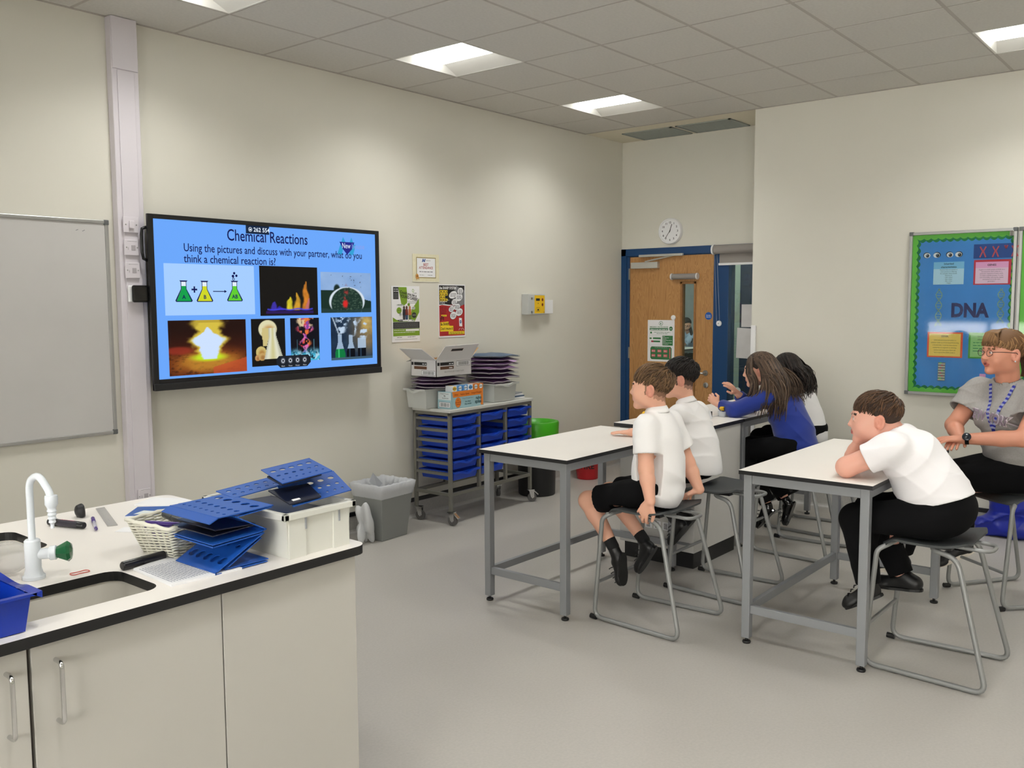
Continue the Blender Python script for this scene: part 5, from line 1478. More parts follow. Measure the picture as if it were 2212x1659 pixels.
barcode(pn, .215, .072, .15, .038, 1, 4); pn.text('END OF STOCK, BUY IT WHILE IT LASTS', .19, .030, .015, M_GINK, 1, 'c', width=.21); pn.build('front_print', t)
pn = Panel((cx0 - .0004, cy1, cz0), (0, -1, 0), UZ)
pn.rect(.008, .028, .083, .106, M_INK, 1); pn.rect(.034, .165, .083, .106, M_INK, 1); pn.rect(.034, .165, .054, .076, m_brn, 1); pn.scribble(.12, .16, .09, .012, M_PAPER, 2, 3); barcode(pn, .11, .012, .14, .034, 1, 6); pn.build('end_print', t)
Rf = Vector((0, -.085, .107)).normalized()
pn = Panel((cx0 + .01, cy0 - .0008, cz1 - .0002), UX, Rf); pn.rect(.09, .215, .082, .105, m_brn, 1); pn.rect(.094, .211, .085, .102, M_INK, 2); pn.build('flap_print', t)
# juice carton tray
M_JB = mat('pale_blue_card', (156, 192, 200), 0.6); M_JO = mat('juice_orange', (226, 128, 40), 0.5); M_DT = mat('dark_teal_print', (20, 70, 76), 0.6)
jx0, jx1, jy0, jy1, jz0, jz1 = 1.872, 2.246, -.405, -.268, TT, TT + .128
JR = Matrix.Translation((jx0, jy0, 0)) @ Matrix.Rotation(TRA, 4, 'Z') @ Matrix.Translation((-jx0, -jy0, 0))
t = thing('juice_carton', 'pale blue and orange radnor splash drinks carton on the trolley top', 'box', ((jx0 + jx1) / 2, (jy0 + jy1) / 2, jz0))
t['label'] = 'pale blue and orange multipack carton of drinks on the trolley top'
mb = MB()
mb.box(jx0, jx1, jy0, jy1, jz0, jz0 + .003, M=JR)
for q in ((jx0, jx1, jy0, jy0 + .003), (jx0, jx1, jy1 - .003, jy1), (jx0, jx0 + .003, jy0, jy1), (jx1 - .003, jx1, jy0, jy1)): mb.box(q[0], q[1], q[2], q[3], jz0, jz1, M=JR)
mb.build('box_body', M_JB, t)
def PJ(o, u): 
    return Panel(JR @ Vector(o), JR.to_3x3() @ Vector(u), UZ)
pn = PJ((jx0, jy0 - .0004, jz0), UX)
pn.poly([(.015, .085), (.355, .085), (.368, .128), (.005, .128)], M_JO, 1)
pn.text('250ml', .05, .098, .017, mat('orange_dark', (150, 60, 16)), 2, 'c', bold=.0004); pn.text('Radnor Splash', .15, .098, .017, mat('orange_dark'), 2, 'c', bold=.0004, width=.10); pn.text('Orange & Pineapple', .285, .098, .017, mat('orange_dark'), 2, 'c', bold=.0004, width=.12)
pn.ell(.072, .045, .034, .038, mat('orange_dark'), 1); pn.ell(.072, .045, .032, .036, M_JO, 2); pn.text('24 x', .072, .058, .016, mat('orange_dark'), 3, 'c', bold=.0004); pn.text('NO ADDED', .072, .042, .0125, mat('orange_dark'), 3, 'c', bold=.0003); pn.text('SUGAR', .072, .026, .0125, mat('orange_dark'), 3, 'c', bold=.0003)
pn.text('Orange & Pineapple flavour', .185, .066, .014, M_GINK, 1, 'c', width=.13); pn.text('24 x 250ml', .185, .04, .014, M_DT, 1, 'c', bold=.0003); pn.text('STILL WATER', .185, .022, .013, M_DT, 1, 'c', bold=.0003)
pn.text('radnor', .315, .052, .034, M_DT, 1, 'c', bold=.001, width=.075); pn.text('splash', .315, .024, .036, M_DT, 1, 'c', bold=.001, width=.095); pn.build('front_print', t)
pn = PJ((jx0 - .0004, jy1, jz0), (0, -1, 0)); pn.rect(.006, .13, .066, .122, mat('label_white', (212, 220, 220)), 1); pn.text('Orange & Pineapple', .068, .108, .010, M_INK, 2, 'c'); pn.text('flav', .07, .092, .014, M_INK, 2, 'c', bold=.0004); pn.text('MUFFAGA', .075, .074, .014, M_INK, 2, 'c'); barcode(pn, .014, .010, .11, .040, 1, 9); pn.build('end_print', t)
M_JW = mat('juice_white', (232, 236, 240), 0.4); M_JBl = mat('juice_sky_blue', (96, 160, 220), 0.4); M_JY = mat('juice_yellow', (236, 190, 60), 0.4)
for k in range(6):
    x = jx0 + .022 + k * .0585; h_ = .056
    t = thing('juice_box', '', 'drink', (x, jy0 + .05, jz1 - .09), group='drink boxes standing in the carton')
    ms = [(M_JW, M_JY), (M_JBl, M_JW), (M_JBl, M_JW), (M_JW, M_JBl), (M_JO, M_JW), (M_JO, M_JW)][k]
    c0 = Matrix.Translation((x + .026, jy0 + .05, jz0 + .004)) @ Matrix.Rotation((-.05, .03, .06, -.04, .02, -.03)[k], 4, 'Z')
    mb = MB(); mb.box(-.026, .026, -.036, .036, 0, .165, M=c0); mb.build('box_body', ms[0], t, bevel=.002)
    pn = Panel(c0 @ Vector((-.026, -.0365, .128)), c0.to_3x3() @ Vector((1, 0, 0)), UZ); pn.ell(.026, .016, .018, .017, ms[1], 1); pn.text('splash', .026, .012, .014, M_DT, 2, 'c', bold=.0003, width=.04); pn.build('front_print', t)
    pn = Panel(c0 @ Vector((-.022, -.032, .1653)), c0.to_3x3() @ Vector((1, 0, 0)), c0.to_3x3() @ Vector((0, 1, 0))); pn.rect(.006, .038, .01, .05, ms[1], 1); pn.build('top_print', t)
    t['label'] = 'small %s drink box in the carton, %s from its left end' % (('white and yellow', 'sky-blue', 'sky-blue', 'white', 'orange', 'orange')[k], ('first', 'second', 'third', 'fourth', 'fifth', 'sixth')[k])
for k in range(4):
    a = (-.2, .1, -.05, .25)[k]
    M = Matrix.Translation((2.775, -.21 + .01 * k, TT + .0006 + k * .011)) @ Matrix.Rotation(a, 4, 'Z')
    mb = MB(); mb.box(-.075, .075, -.105, .105, 0, .0095, M=M); mb.build('x', (M_PAPER, mat('slate_blue_folder'), M_PAPER, mat('grey_card'))[k], bevel=.001); o = bpy.context.scene.collection.objects[-1]
    o.name = 'booklet'; o.data.name = 'booklet'; tag(o, '%s booklet at the right end of the trolley top, %s' % (('white', 'slate-blue', 'white', 'grey')[k], ('lowest', 'second up', 'third up', 'topmost')[k]), 'booklet', 'booklets on the trolley')

# ================================================================== THINGS ON THE FOREGROUND BENCH
Z = .9003
M_WP = mat('white_powder_coat', (228, 234, 240), 0.25)
t = thing('laboratory_tap', 'white swan-neck laboratory tap with green knob on the foreground bench', 'tap', (-1.905, -2.40, Z))
mb = MB(); mb.lathe([(.029, 0), (.029, .008), (.024, .013), (.0205, .028), (.0205, .104), (.017, .108)], c=(-1.905, -2.40, Z), seg=24)
mb.tube(bend([(-1.905, -2.40, Z + .1), (-1.905, -2.40, Z + .268), (-1.903, -2.455, Z + .292), (-1.90, -2.512, Z + .25), (-1.90, -2.518, Z + .215)], .05, 7), .0095, seg=14)
mb.build('swan_neck', M_WP, t, smooth=True, angle=40)
mb = MB(); mb.lathe([(.015, .035), (.016, .03), (.016, .012), (.0125, .005), (.0105, 0), (.0125, -.006), (.0095, -.010), (.0115, -.016), (.0085, -.020), (.0105, -.026), (.0078, -.030), (.009, -.036), (.005, -.040), (.0045, -.052)][::-1], c=(-1.90, -2.518, Z + .208), seg=18); mb.build('serrated_nozzle', M_WP, t, smooth=True, angle=40)
kd = Vector((.75, -.55, .04)).normalized(); kq = kd.to_track_quat('Z', 'Y').to_matrix().to_4x4()
KM = Matrix.Translation(Vector((-1.905, -2.40, Z + .065))) @ kq
mb = MB(); mb.lathe([(.014, .0), (.015, .04), (.0195, .044), (.0195, .058), (.017, .06)], M=KM, seg=20); mb.build('valve_collar', M_WP, t, smooth=True, angle=40)
mb = MB(); mb.lathe([(.0155, .058), (.0165, .062), (.029, .088), (.022, .096), (.006, .099)], M=KM, seg=8); mb.build('green_knob', mat('bottle_green', (16, 92, 52), 0.25), t)
# tray at the lower left edge
BT = make_tray(M_BLUE, w=.315, d=.42, h=.085).xf(Matrix.Translation((-2.075, -2.672, Z + .087)) @ Matrix.Rotation(math.radians(90), 4, 'Z'))
t = tag(BT.build('storage_tray', mat('deep_blue_plastic', (8, 48, 160), 0.25), smooth=True, angle=35), 'glossy blue tray cut off by the left edge, on the bench front', 'tray')
mb = MB(); mb.box(-2.30, -2.13, -2.76, -2.66, Z + .02, Z + .062, 0); mb.build('x', mat('clear_box', (190, 206, 220), 0.2)); o = COL.objects[-1]; o.name = 'clear_box'; tag(o, 'small pale clear box inside the glossy blue tray', 'box')
blob('plastic_bag', (-2.02, -2.30, Z + .062), (.095, .075, .06), mat('clear_film', (222, 220, 216), 0.15, alpha=.45), 9, 'crumpled clear plastic bag with pink contents beside the tap', 'bag', amp=.75, squash=1.0, sub=4, freq=2.6)
blob('pink_sponge', (-2.02, -2.345, Z + .02), (.055, .04, .019), mat('pink_film', (222, 176, 186), 0.5), 12, 'pink lump inside the clear plastic bag by the tap', 'sponge', amp=.15)
# stationery
def cyl(name, p, q, r, m, label, cat, caps=(), group=None):
    t = thing(name, label, cat, tuple((Vector(p) + Vector(q)) / 2), group=group)
    p, q = Vector(p), Vector(q); mb = MB()
    mb.tube([p, p.lerp(q, .02), p.lerp(q, .98), q], [r * .8, r, r, r * .8], seg=14); mb.build('barrel', m, t, smooth=True, angle=40)
    for (a, b, rr, mm, nm) in caps:
        mb = MB(); mb.tube([p.lerp(q, a), p.lerp(q, a + .01), p.lerp(q, b - .01), p.lerp(q, b)], [rr * .8, rr, rr, rr * .8], seg=14); mb.build(nm, mm, t, smooth=True, angle=40)
    return t
M_BK = mat('black_pen_plastic', (22, 22, 26), 0.3); M_VIO = mat('violet_pen_plastic', (70, 40, 130), 0.3); M_CLR = mat('clear_pen_barrel', (190, 188, 204), 0.2)
t = cyl('marker_pen', (-1.612, -1.825, Z + .0125), (-1.565, -1.972, Z + .0125), .0115, M_BK, 'black marker pen with coloured lettering lying behind the tap', 'pen', [(-.01, .22, .0122, M_BK, 'cap'), (.3, .85, .01175, mat('marker_band', (44, 40, 52), 0.4), 'label_band')])
dv = (Vector((-1.565, -1.972, 0)) - Vector((-1.612, -1.825, 0))).normalized()
pn = Panel(Vector((-1.597, -1.876, Z + .0246)), dv, Vector((0, 0, 1)).cross(dv)); pn.text('DRY WIPE', 0, -.003, .009, mat('print_pink', (206, 130, 150)), 0, 'l', bold=.0003, width=.06); pn.build('lettering', t)
cyl('ballpoint_pen', (-1.487, -1.868, Z + .007), (-1.553, -2.028, Z + .007), .0048, M_CLR, 'violet ballpoint pen with clear barrel between marker and ruler', 'pen', [(0, .36, .0062, M_VIO, 'cap'), (.88, 1.0, .0052, M_VIO, 'end_plug')])
cyl('marker_pen', (-1.722, -2.524, Z + .0135), (-1.588, -2.510, Z + .0135), .0125, M_BK, 'plain black marker lying at the sink corner by the basket', 'pen', [(.45, 1.0, .0132, M_BK, 'cap')])
blob('black_eraser', (-1.49, -1.785, Z + .019), (.018, .026, .028), mat('matt_black_lump', (26, 26, 28), 0.5), 21, 'small black rounded board rubber behind the violet pen', 'eraser', amp=.22, squash=.68)
# ruler
a, b, c, d = Vector((-1.399, -1.708, Z)), Vector((-1.368, -1.711, Z)), Vector((-1.470, -2.007, Z)), Vector((-1.500, -1.997, Z))
t = thing('clear_ruler', 'clear thirty centimetre ruler lying across the back of the bench', 'ruler', tuple((a + c) / 2))
mb = MB(); mb.prism([a, b, c, d], (0, 0, .0025)); mb.build('ruler_body', mat('ruler_plastic', (176, 174, 172), 0.2), t)
u = (d - a).normalized(); pn = Panel(a + Vector((0, 0, .0026)), u, Vector((0, 0, 1)).cross(u))
for k in range(60): pn.rect(.006 + k * .005, .0066 + k * .005, .001, .006 if k % 2 else .009, M_GINK, 1)
pn.ell(.012, .016, .004, .004, M_GINK, 1, 10); pn.scribble(.2, .24, .014, .004, M_GINK, 1, 3); pn.build('graduations', t)
# white loose sheets, magazine pile
def ply(name, pts, th, m, z=Z, parent=None):
    mb = MB(); mb.prism([(x, y, z) for x, y in pts], (0, 0, th)); return mb.build(name, m, parent)
tag(ply('paper_stack', [(-1.285, -1.77), (-1.18, -1.71), (-1.115, -1.815), (-1.12, -1.93), (-1.215, -1.935)], .006, M_PAPER), 'thin pile of blank white sheets at the back right of the bench', 'paper')
M_MAG = mat('magazine_blue', (30, 88, 170), 0.35)
mz = Z
for k, (lab, m, th) in enumerate((('dark-edged booklet under the blue and white magazine', mat('grey_card'), .006), ('glossy blue and white magazine behind the white basket', M_MAG, .008))):
    t = thing('magazine', lab, 'magazine', (-1.32, -2.05, mz))
    pts = [(-1.42 + .012 * (1 - k), -1.96 - .01 * (1 - k)), (-1.32, -1.86), (-1.17, -2.01), (-1.27, -2.12)]
    ply('pages', pts, th, M_PAPER, mz, t)
    mb = MB(); mb.prism([(x, y, mz + th) for x, y in pts], (0, 0, .0006)); mb.build('cover', m, t)
    if k:
        pn = Panel((-1.41, -1.965, mz + th + .0008), Vector((.71, -.70, 0)), Vector((.70, .71, 0))); pn.poly([(.01, .02), (.09, .012), (.10, .05), (.03, .075)], mat('label_white'), 1); pn.poly([(.05, .01), (.13, .008), (.12, .03), (.06, .035)], mat('buff_print', (170, 150, 116)), 2); pn.scribble(.1, .18, .10, .012, mat('label_white'), 2, 4); pn.build('cover_print', t)
    mz += th + .0008
tag(ply('paper_scrap', [(-1.52, -2.085), (-1.47, -2.05), (-1.445, -2.09), (-1.49, -2.13)], .0008, M_PAPER), 'small white paper scrap left of the magazine', 'paper')
# purple folders behind the blue boards
for k in range(3):
    z_ = Z + .0065 + k * .016
    folder(-1.225 + .008 * k, -2.185, z_ if k else Z, .23, .19, (-.5, -.35, -.45)[k], .014, 0, M_PUR3, 'dark purple folder between the magazine and the white storage box, %s' % ('lowest', 'middle', 'topmost')[k], 'purple folders on the bench')
# printed sheets
t = thing('worksheet_stack', 'stack of printed worksheets at the bench front by the sink corner', 'paper', (-1.605, -2.62, Z))
pp = [(-1.712, -2.765), (-1.505, -2.775), (-1.492, -2.48), (-1.70, -2.545)]
ply('sheets', pp, .006, M_PAPER, Z, t)
pn = Panel((-1.712, -2.765, Z + .0063), Vector((0.03, .999, 0)), Vector((-.999, .03, 0)))
for k in range(22): pn.scribble(.02, .20, -.014 - k * .0082, .005, mat('pale_print', (150, 154, 170)), 1, 60 + k)
pn.build('print', t)
mb = MB(); mb.tube([(-1.862 + .028 * math.cos(a) * (1 if math.cos(a) > 0 else .8), -2.40 + .013 * math.sin(a) - .0 + .004 * math.sin(3 * a), Z + .0015) for a in [2 * math.pi * k / 24 for k in range(24)]], .0012, seg=6, closed=True)
tag(mb.xf(Matrix.Translation((.055, -.05, 0))).build('rubber_band', mat('red_rubber_band', (206, 90, 76), 0.5)), 'thin red rubber band on the bench beside the tap knob', 'rubber band')

# ---- woven basket with pens
bc = Vector((-1.505, -2.435, Z))
def bring(f):
    """corners of the basket outline at height share f"""
    lo = [(-1.578, -2.375), (-1.570, -2.535), (-1.45, -2.515), (-1.462, -2.36)]
    hi = [(-1.628, -2.375), (-1.612, -2.585), (-1.425, -2.558), (-1.445, -2.345)]
    return [Vector((a[0] + (b[0] - a[0]) * f, a[1] + (b[1] - a[1]) * f, Z + .105 * f)) for a, b in zip(lo, hi)]
t = thing('wicker_basket', 'small white woven basket of pens on the foreground bench', 'basket', tuple(bc))
M_WK = mat('white_woven_cord', (222, 220, 206), 0.6)
mb = MB(); rnd = random.Random(2)
for r_ in range(22):
    f = (r_ + .5) / 22.5; C = bring(f); pts = []
    for e in range(4):
        p, q = C[e], C[(e + 1) % 4]; n = Vector((q.y - p.y, -(q.x - p.x), 0)).normalized()
        for s in range(12):
            u = s / 12; base = p.lerp(q, u); cr = .006 * math.sin(math.pi * u * 6 + math.pi * (r_ % 2))
            pts.append(base - n * cr + Vector((0, 0, rnd.uniform(-.0008, .0008))))
    mb.tube(pts, .0027, seg=5, closed=True)
mb.build('weave', M_WK, t, smooth=True)
mb = MB(); C = bring(1.0); pts = []
for e in range(4):
    for s in range(10): pts.append(C[e].lerp(C[(e + 1) % 4], s / 10) + Vector((0, 0, .002 * math.sin(s * 2))))
mb.tube(pts, .0058, seg=7, closed=True); mb.build('rim', M_WK, t, smooth=True)
mb = MB(); C = bring(.02); mb.prism([C[0], C[1], C[2], C[3]], (0, 0, .003)); mb.build('base', M_WK, t)
M_YEL = mat('yellow_pen', (226, 190, 50), 0.35)
spec = [((-1.60, -2.43, .094), (-1.52, -2.50, .085), .0105, M_VIO, 'dark violet felt pen topmost at the left end of the basket'), ((-1.585, -2.475, .080), (-1.50, -2.545, .088), .0085, M_YEL, 'yellow felt pen lying across the front of the basket'),
        ((-1.52, -2.40, .106), (-1.515, -2.525, .090), .0105, mat('charcoal_marker', (58, 60, 62), 0.35), 'charcoal grey marker resting on top of the basket pens'), ((-1.58, -2.52, .068), (-1.47, -2.50, .070), .008, M_YEL, 'yellow pen deeper in the basket, under the grey marker'), ((-1.575, -2.42, .060), (-1.50, -2.54, .062), .008, M_VIO, 'violet pen deeper in the basket at its near corner'), ((-1.48, -2.40, .055), (-1.47, -2.53, .075), .008, M_YEL, 'yellow pen at the right end of the basket'), ((-1.56, -2.40, .03), (-1.48, -2.50, .035), .02, mat('grey_card'), 'grey roll at the bottom of the basket')]
for k, (p, q, r, m, lab) in enumerate(spec):
    cyl('felt_pen', (p[0], p[1], Z + p[2]), (q[0], q[1], Z + q[2]), r, m, lab, 'pen', [(0, .38, r * 1.08, M_VIO if m is M_YEL else m, 'cap')], 'pens in the basket')

# ---- perforated blue folding boards
M_FB = mat('blue_board_plastic', (28, 84, 172), 0.38); M_FBD = mat('dark_board_label', (18, 24, 44), 0.3)
def perforated(path, width, m, holes, name, parent, th=.0028, mat2=None):
    """strip of sheet following the (point, point, ...) path, extruded by the vector width; holes = {segment: rows} cut as real openings"""
    W_ = Vector(width); wl = W_.length; wd = W_.normalized()
    mb = MB()
    for s in range(len(path) - 1):
        p, q = Vector(path[s]), Vector(path[s + 1]); L = (q - p).length; u = (q - p).normalized(); n = u.cross(wd).normalized()
        if s in holes:
            bm = bmesh.new(); es = []; loops = []
            def add(pts):
                vs = [bm.verts.new(p + u * a + wd * b) for a, b in pts]
                for i in range(len(vs)): es.append(bm.edges.new((vs[i], vs[(i + 1) % len(vs)])))
                loops.append([v.co.copy() for v in vs])
            r_ = .006
            add([(0, 0), (L, 0), (L, wl), (0, wl)])
            for (fa, rad, cnt) in holes[s]:
                for k in range(cnt):
                    ca, cb = L * fa, wl * (k + .75) / (cnt + .5)
                    add([(ca + rad * math.cos(t_), cb + rad * math.sin(t_)) for t_ in [2 * math.pi * i / 14 for i in range(14)]])
            bmesh.ops.triangle_fill(bm, use_beauty=True, edges=es)
            bm.verts.ensure_lookup_table(); bm.verts.index_update()
            vs = [v.co.copy() for v in bm.verts]; fs = [tuple(v.index for v in f.verts) for f in bm.faces]; bm.free()
            N = len(vs)
            f1 = []; f2 = []
            for f in fs:
                nn = (vs[f[1]] - vs[f[0]]).cross(vs[f[2]] - vs[f[0]])
                ff = f if nn.dot(n) > 0 else tuple(reversed(f))
                f1.append(tuple(i + N for i in ff)); f2.append(tuple(reversed(ff)))
            mb.add([v - n * th / 2 for v in vs] + [v + n * th / 2 for v in vs], f1 + f2)
            for lp in loops:
                k = len(lp); a = [v - n * th / 2 for v in lp]; b = [v + n * th / 2 for v in lp]
                mb.add(a + b, [(i, (i + 1) % k, (i + 1) % k + k, i + k) for i in range(k)])
        else:
            mb.prism([p - n * th / 2, q - n * th / 2, q - n * th / 2 + W_, p - n * th / 2 + W_], n * th)
        mb.tube([q, q + W_], th * .8, seg=8)
    return mb.build(name, m, parent)
H5 = [(.2, .012, 5), (.5, .0085, 6), (.76, .005, 7)]
def board_thing(label, profile, width, holes, base, group='blue perforated folding boards'):
    t = thing('folding_board', label, 'folding board', base, group=group)
    return t
wv = (.0, .20, .0)
yb_ = -2.772
t = thing('folding_board', 'blue perforated folding board zigzagged on the bench front, lower part of the pile', 'folding board', (-1.5, -2.67, Z), group='blue perforated folding boards')
perforated([(-1.418, yb_, Z + .004), (-1.585, yb_, Z + .004), (-1.585, yb_, Z + .008), (-1.428, yb_, Z + .088), (-1.59, yb_, Z + .080)], wv, M_FB, {2: [(.25, .015, 5), (.6, .008, 4)], }, 'panel', t)
perforated([(-1.412, yb_ + .004, Z + .009), (-1.55, yb_ + .004, Z + .010), (-1.545, yb_ + .004, Z + .014), (-1.435, yb_ + .004, Z + .074)], wv, M_FB, {}, 'panel', t)
t = thing('folding_board', 'blue perforated folding board balanced with a holed flap on the zigzag pile', 'folding board', (-1.5, -2.67, Z + .09), group='blue perforated folding boards')
perforated([(-1.592, yb_, Z + .087), (-1.432, yb_, Z + .094), (-1.42, yb_, Z + .098), (-1.515, yb_, Z + .150), (-1.40, yb_, Z + .158)], (0, .225, 0), M_FB, {}, 'panel', t)
perforated([(-1.585, yb_ + .01, Z + .108), (-1.45, yb_ + .01, Z + .114), (-1.45, yb_ + .01, Z + .117), (-1.575, yb_ + .01, Z + .123)], (0, .205, 0), M_FBD, {}, 'panel', t)
perforated([(-1.60, yb_, Z + .146), (-1.572, yb_, Z + .158), (-1.395, yb_, Z + .162)], (0, .245, 0), M_FB, {1: [(.18, .0055, 8), (.42, .0085, 7), (.78, .0135, 5)]}, 'panel', t)

# ---- white storage box
t = thing('storage_box', 'white plastic storage box heaped with blue boards at the bench end', 'box', (-1.245, -2.61, Z))
M_SB = mat('white_box_plastic', (216, 216, 208), 0.45)
X0, X1, Y0, Y1, ZT = -1.385, -1.118, -2.812, -2.385, Z + .136
mb = MB()
b = (X0 + .022, X1 - .022, Y0 + .018, Y1 - .018); tp = (X0 + .014, X1 - .014, Y0 + .012, Y1 - .012)
mb.frustum(b, Z, tp, ZT - .004, 0, open_top=True)
ii = [(b[0] + .004, b[2] + .004, Z + .004), (b[1] - .004, b[2] + .004, Z + .004), (b[1] - .004, b[3] - .004, Z + .004), (b[0] + .004, b[3] - .004, Z + .004), (tp[0] + .004, tp[2] + .004, ZT), (tp[1] - .004, tp[2] + .004, ZT), (tp[1] - .004, tp[3] - .004, ZT), (tp[0] + .004, tp[3] - .004, ZT)]
mb.add(ii, [(0, 1, 2, 3), (1, 0, 4, 5), (2, 1, 5, 6), (3, 2, 6, 7), (0, 3, 7, 4)])
for x in (b[0] + .03, b[1] - .03):
    for y in (Y0 + .010, Y1 - .018): mb.box(x - .03, x + .03, y, y + .008, Z, ZT - .02)
mb.build('box_body', M_SB, t)
mb = MB()
for q in ((X0, X1, Y0, Y0 + .016), (X0, X1, Y1 - .016, Y1), (X0, X0 + .018, Y0, Y1), (X1 - .018, X1, Y0, Y1)): mb.box(q[0], q[1], q[2], q[3], ZT - .020, ZT)
mb.build('rim', M_SB, t, bevel=.003)
mb = MB()
for x in (X0 + .078, X1 - .064): mb.box(x, x + .005, Y0 + .006, Y0 + .014, ZT - .055, ZT - .02)
mb.build('clip_rib', mat('grey_card'), t)
# boards in and on the box
for k in range(3):
    t = thing('folding_board', 'dark blue folded board lying inside the white storage box, %s' % ('lowest', 'middle', 'upper')[k], 'folding board', (-1.25, -2.62, Z + .02 + .03 * k), group='blue perforated folding boards')
    perforated([(-1.345, -2.775, Z + .016 + k * .034), (-1.16, -2.775, Z + .018 + k * .034), (-1.155, -2.775, Z + .034 + k * .034), (-1.34, -2.775, Z + .040 + k * .034)], (0, .35, 0), mat('deep_navy_plastic', (14, 26, 66), 0.3), {}, 'panel', t)
t = thing('folding_board', 'blue perforated board lying across the storage box rim, its end overhanging on the right', 'folding board', (-1.2, -2.7, Z + .15), group='blue perforated folding boards')
perforated([(-1.37, -2.81, Z + .138), (-1.335, -2.812, Z + .162), (-1.16, -2.79, Z + .183)] if False else [(-1.338, -2.79, Z + .150), (-1.28, -2.635, Z + .182)], (.225, .005, .012), M_FB, {0: [(.2, .0055, 7), (.45, .0085, 6), (.75, .0125, 5)]}, 'panel', t)
mb = MB(); mb.prism([(-1.345, -2.785, Z + .155), (-1.235, -2.79, Z + .161), (-1.205, -2.69, Z + .182), (-1.33, -2.66, Z + .177)], (0, 0, .004)); mb.build('dark_label', M_FBD, t)
mb = MB(); mb.prism([(-1.325, -2.775, Z + .1625), (-1.30, -2.777, Z + .164), (-1.297, -2.765, Z + .1655), (-1.323, -2.763, Z + .1645)], (0, 0, .001)); mb.build('barcode_label', M_PAPER, t)
t = thing('folding_board', 'topmost blue perforated board, raised highest above the white storage box', 'folding board', (-1.2, -2.6, Z + .2), group='blue perforated folding boards')
perforated([(-1.325, -2.725, Z + .208), (-1.272, -2.545, Z + .220)], (.185, -.003, .012), M_FB, {0: [(.2, .005, 7), (.45, .0075, 6), (.75, .0115, 5)]}, 'panel', t)
mb = MB(); mb.prism([(-1.31, -2.70, Z + .196), (-1.16, -2.70, Z + .205), (-1.14, -2.62, Z + .21), (-1.29, -2.60, Z + .205)], (0, 0, .006)); mb.build('hinge_strip', M_FBD, t)
t = thing('folding_board', 'blue perforated board sloping over the far left corner of the white storage box', 'folding board', (-1.3, -2.5, Z + .15), group='blue perforated folding boards')
perforated([(-1.41, -2.60, Z + .162), (-1.395, -2.485, Z + .165)], (.225, .01, .012), M_FB, {0: [(.3, .007, 7), (.7, .009, 6)]}, 'panel', t)

# ================================================================== THINGS ON THE FAR TABLES
M_YP = mat('yellow_plastic', (240, 190, 24), 0.35); M_CUP = mat('clear_cup', (224, 228, 232), 0.2, alpha=0.6)
for k, (x, y, lab) in enumerate(((2.06, -1.93, 'yellow plastic clip on a clear pot at the left end of the island top'), (2.31, -2.02, 'yellow plastic clip on a clear pot behind the two boys'), (2.60, -2.20, 'yellow plastic clip on a clear pot in front of the girl in blue'))):
    z = .873
    t = thing('clear_pot', 'clear plastic pot holding a yellow clip, %s' % ('left end of the island', 'middle of the island', 'next to the girl in blue')[k], 'pot', (x, y, z), group='clear pots on the far benches')
    mb = MB(); mb.lathe([(.024, 0), (.03, .035), (.028, .035), (.022, .003), (.001, .002)], c=(x, y, z), seg=20, cap=False); mb.build('pot_wall', M_CUP, t, smooth=True)
    mb = MB(); mb.lathe([(.018, .001), (.020, .008), (.001, .008)], c=(x, y, z), seg=16); mb.build('contents', M_PAPER, t)
    t = thing('yellow_clip', lab, 'clip', (x, y, z + .035), group='yellow clips on the far benches')
    mb = MB(); mb.prism([(x - .035, y - .01, z + .058), (x - .01, y - .012, z + .040), (x + .02, y - .01, z + .036), (x + .028, y - .01, z + .058), (x + .01, y - .01, z + .066)], (.004, .022, .0)); mb.build('jaw', M_YP, t, bevel=.003)
    mb = MB(); mb.box(x - .012, x + .030, y - .014, y + .014, z + .056, z + .066); mb.build('grip', M_YP, t, bevel=.003)
    mb = MB(); mb.prism([(x - .06, y + .04, z + .0005), (x + .05, y + .02, z + .0005), (x + .055, y + .03, z + .0005), (x - .055, y + .05, z + .0005)], (0, 0, .006)); tag(mb.build('white_splint', M_WHITE), 'thin white stick beside the clear pot, %s' % ('left end of the island', 'middle of the island', 'near the girl in blue')[k], 'stick', 'white sticks on the far benches')

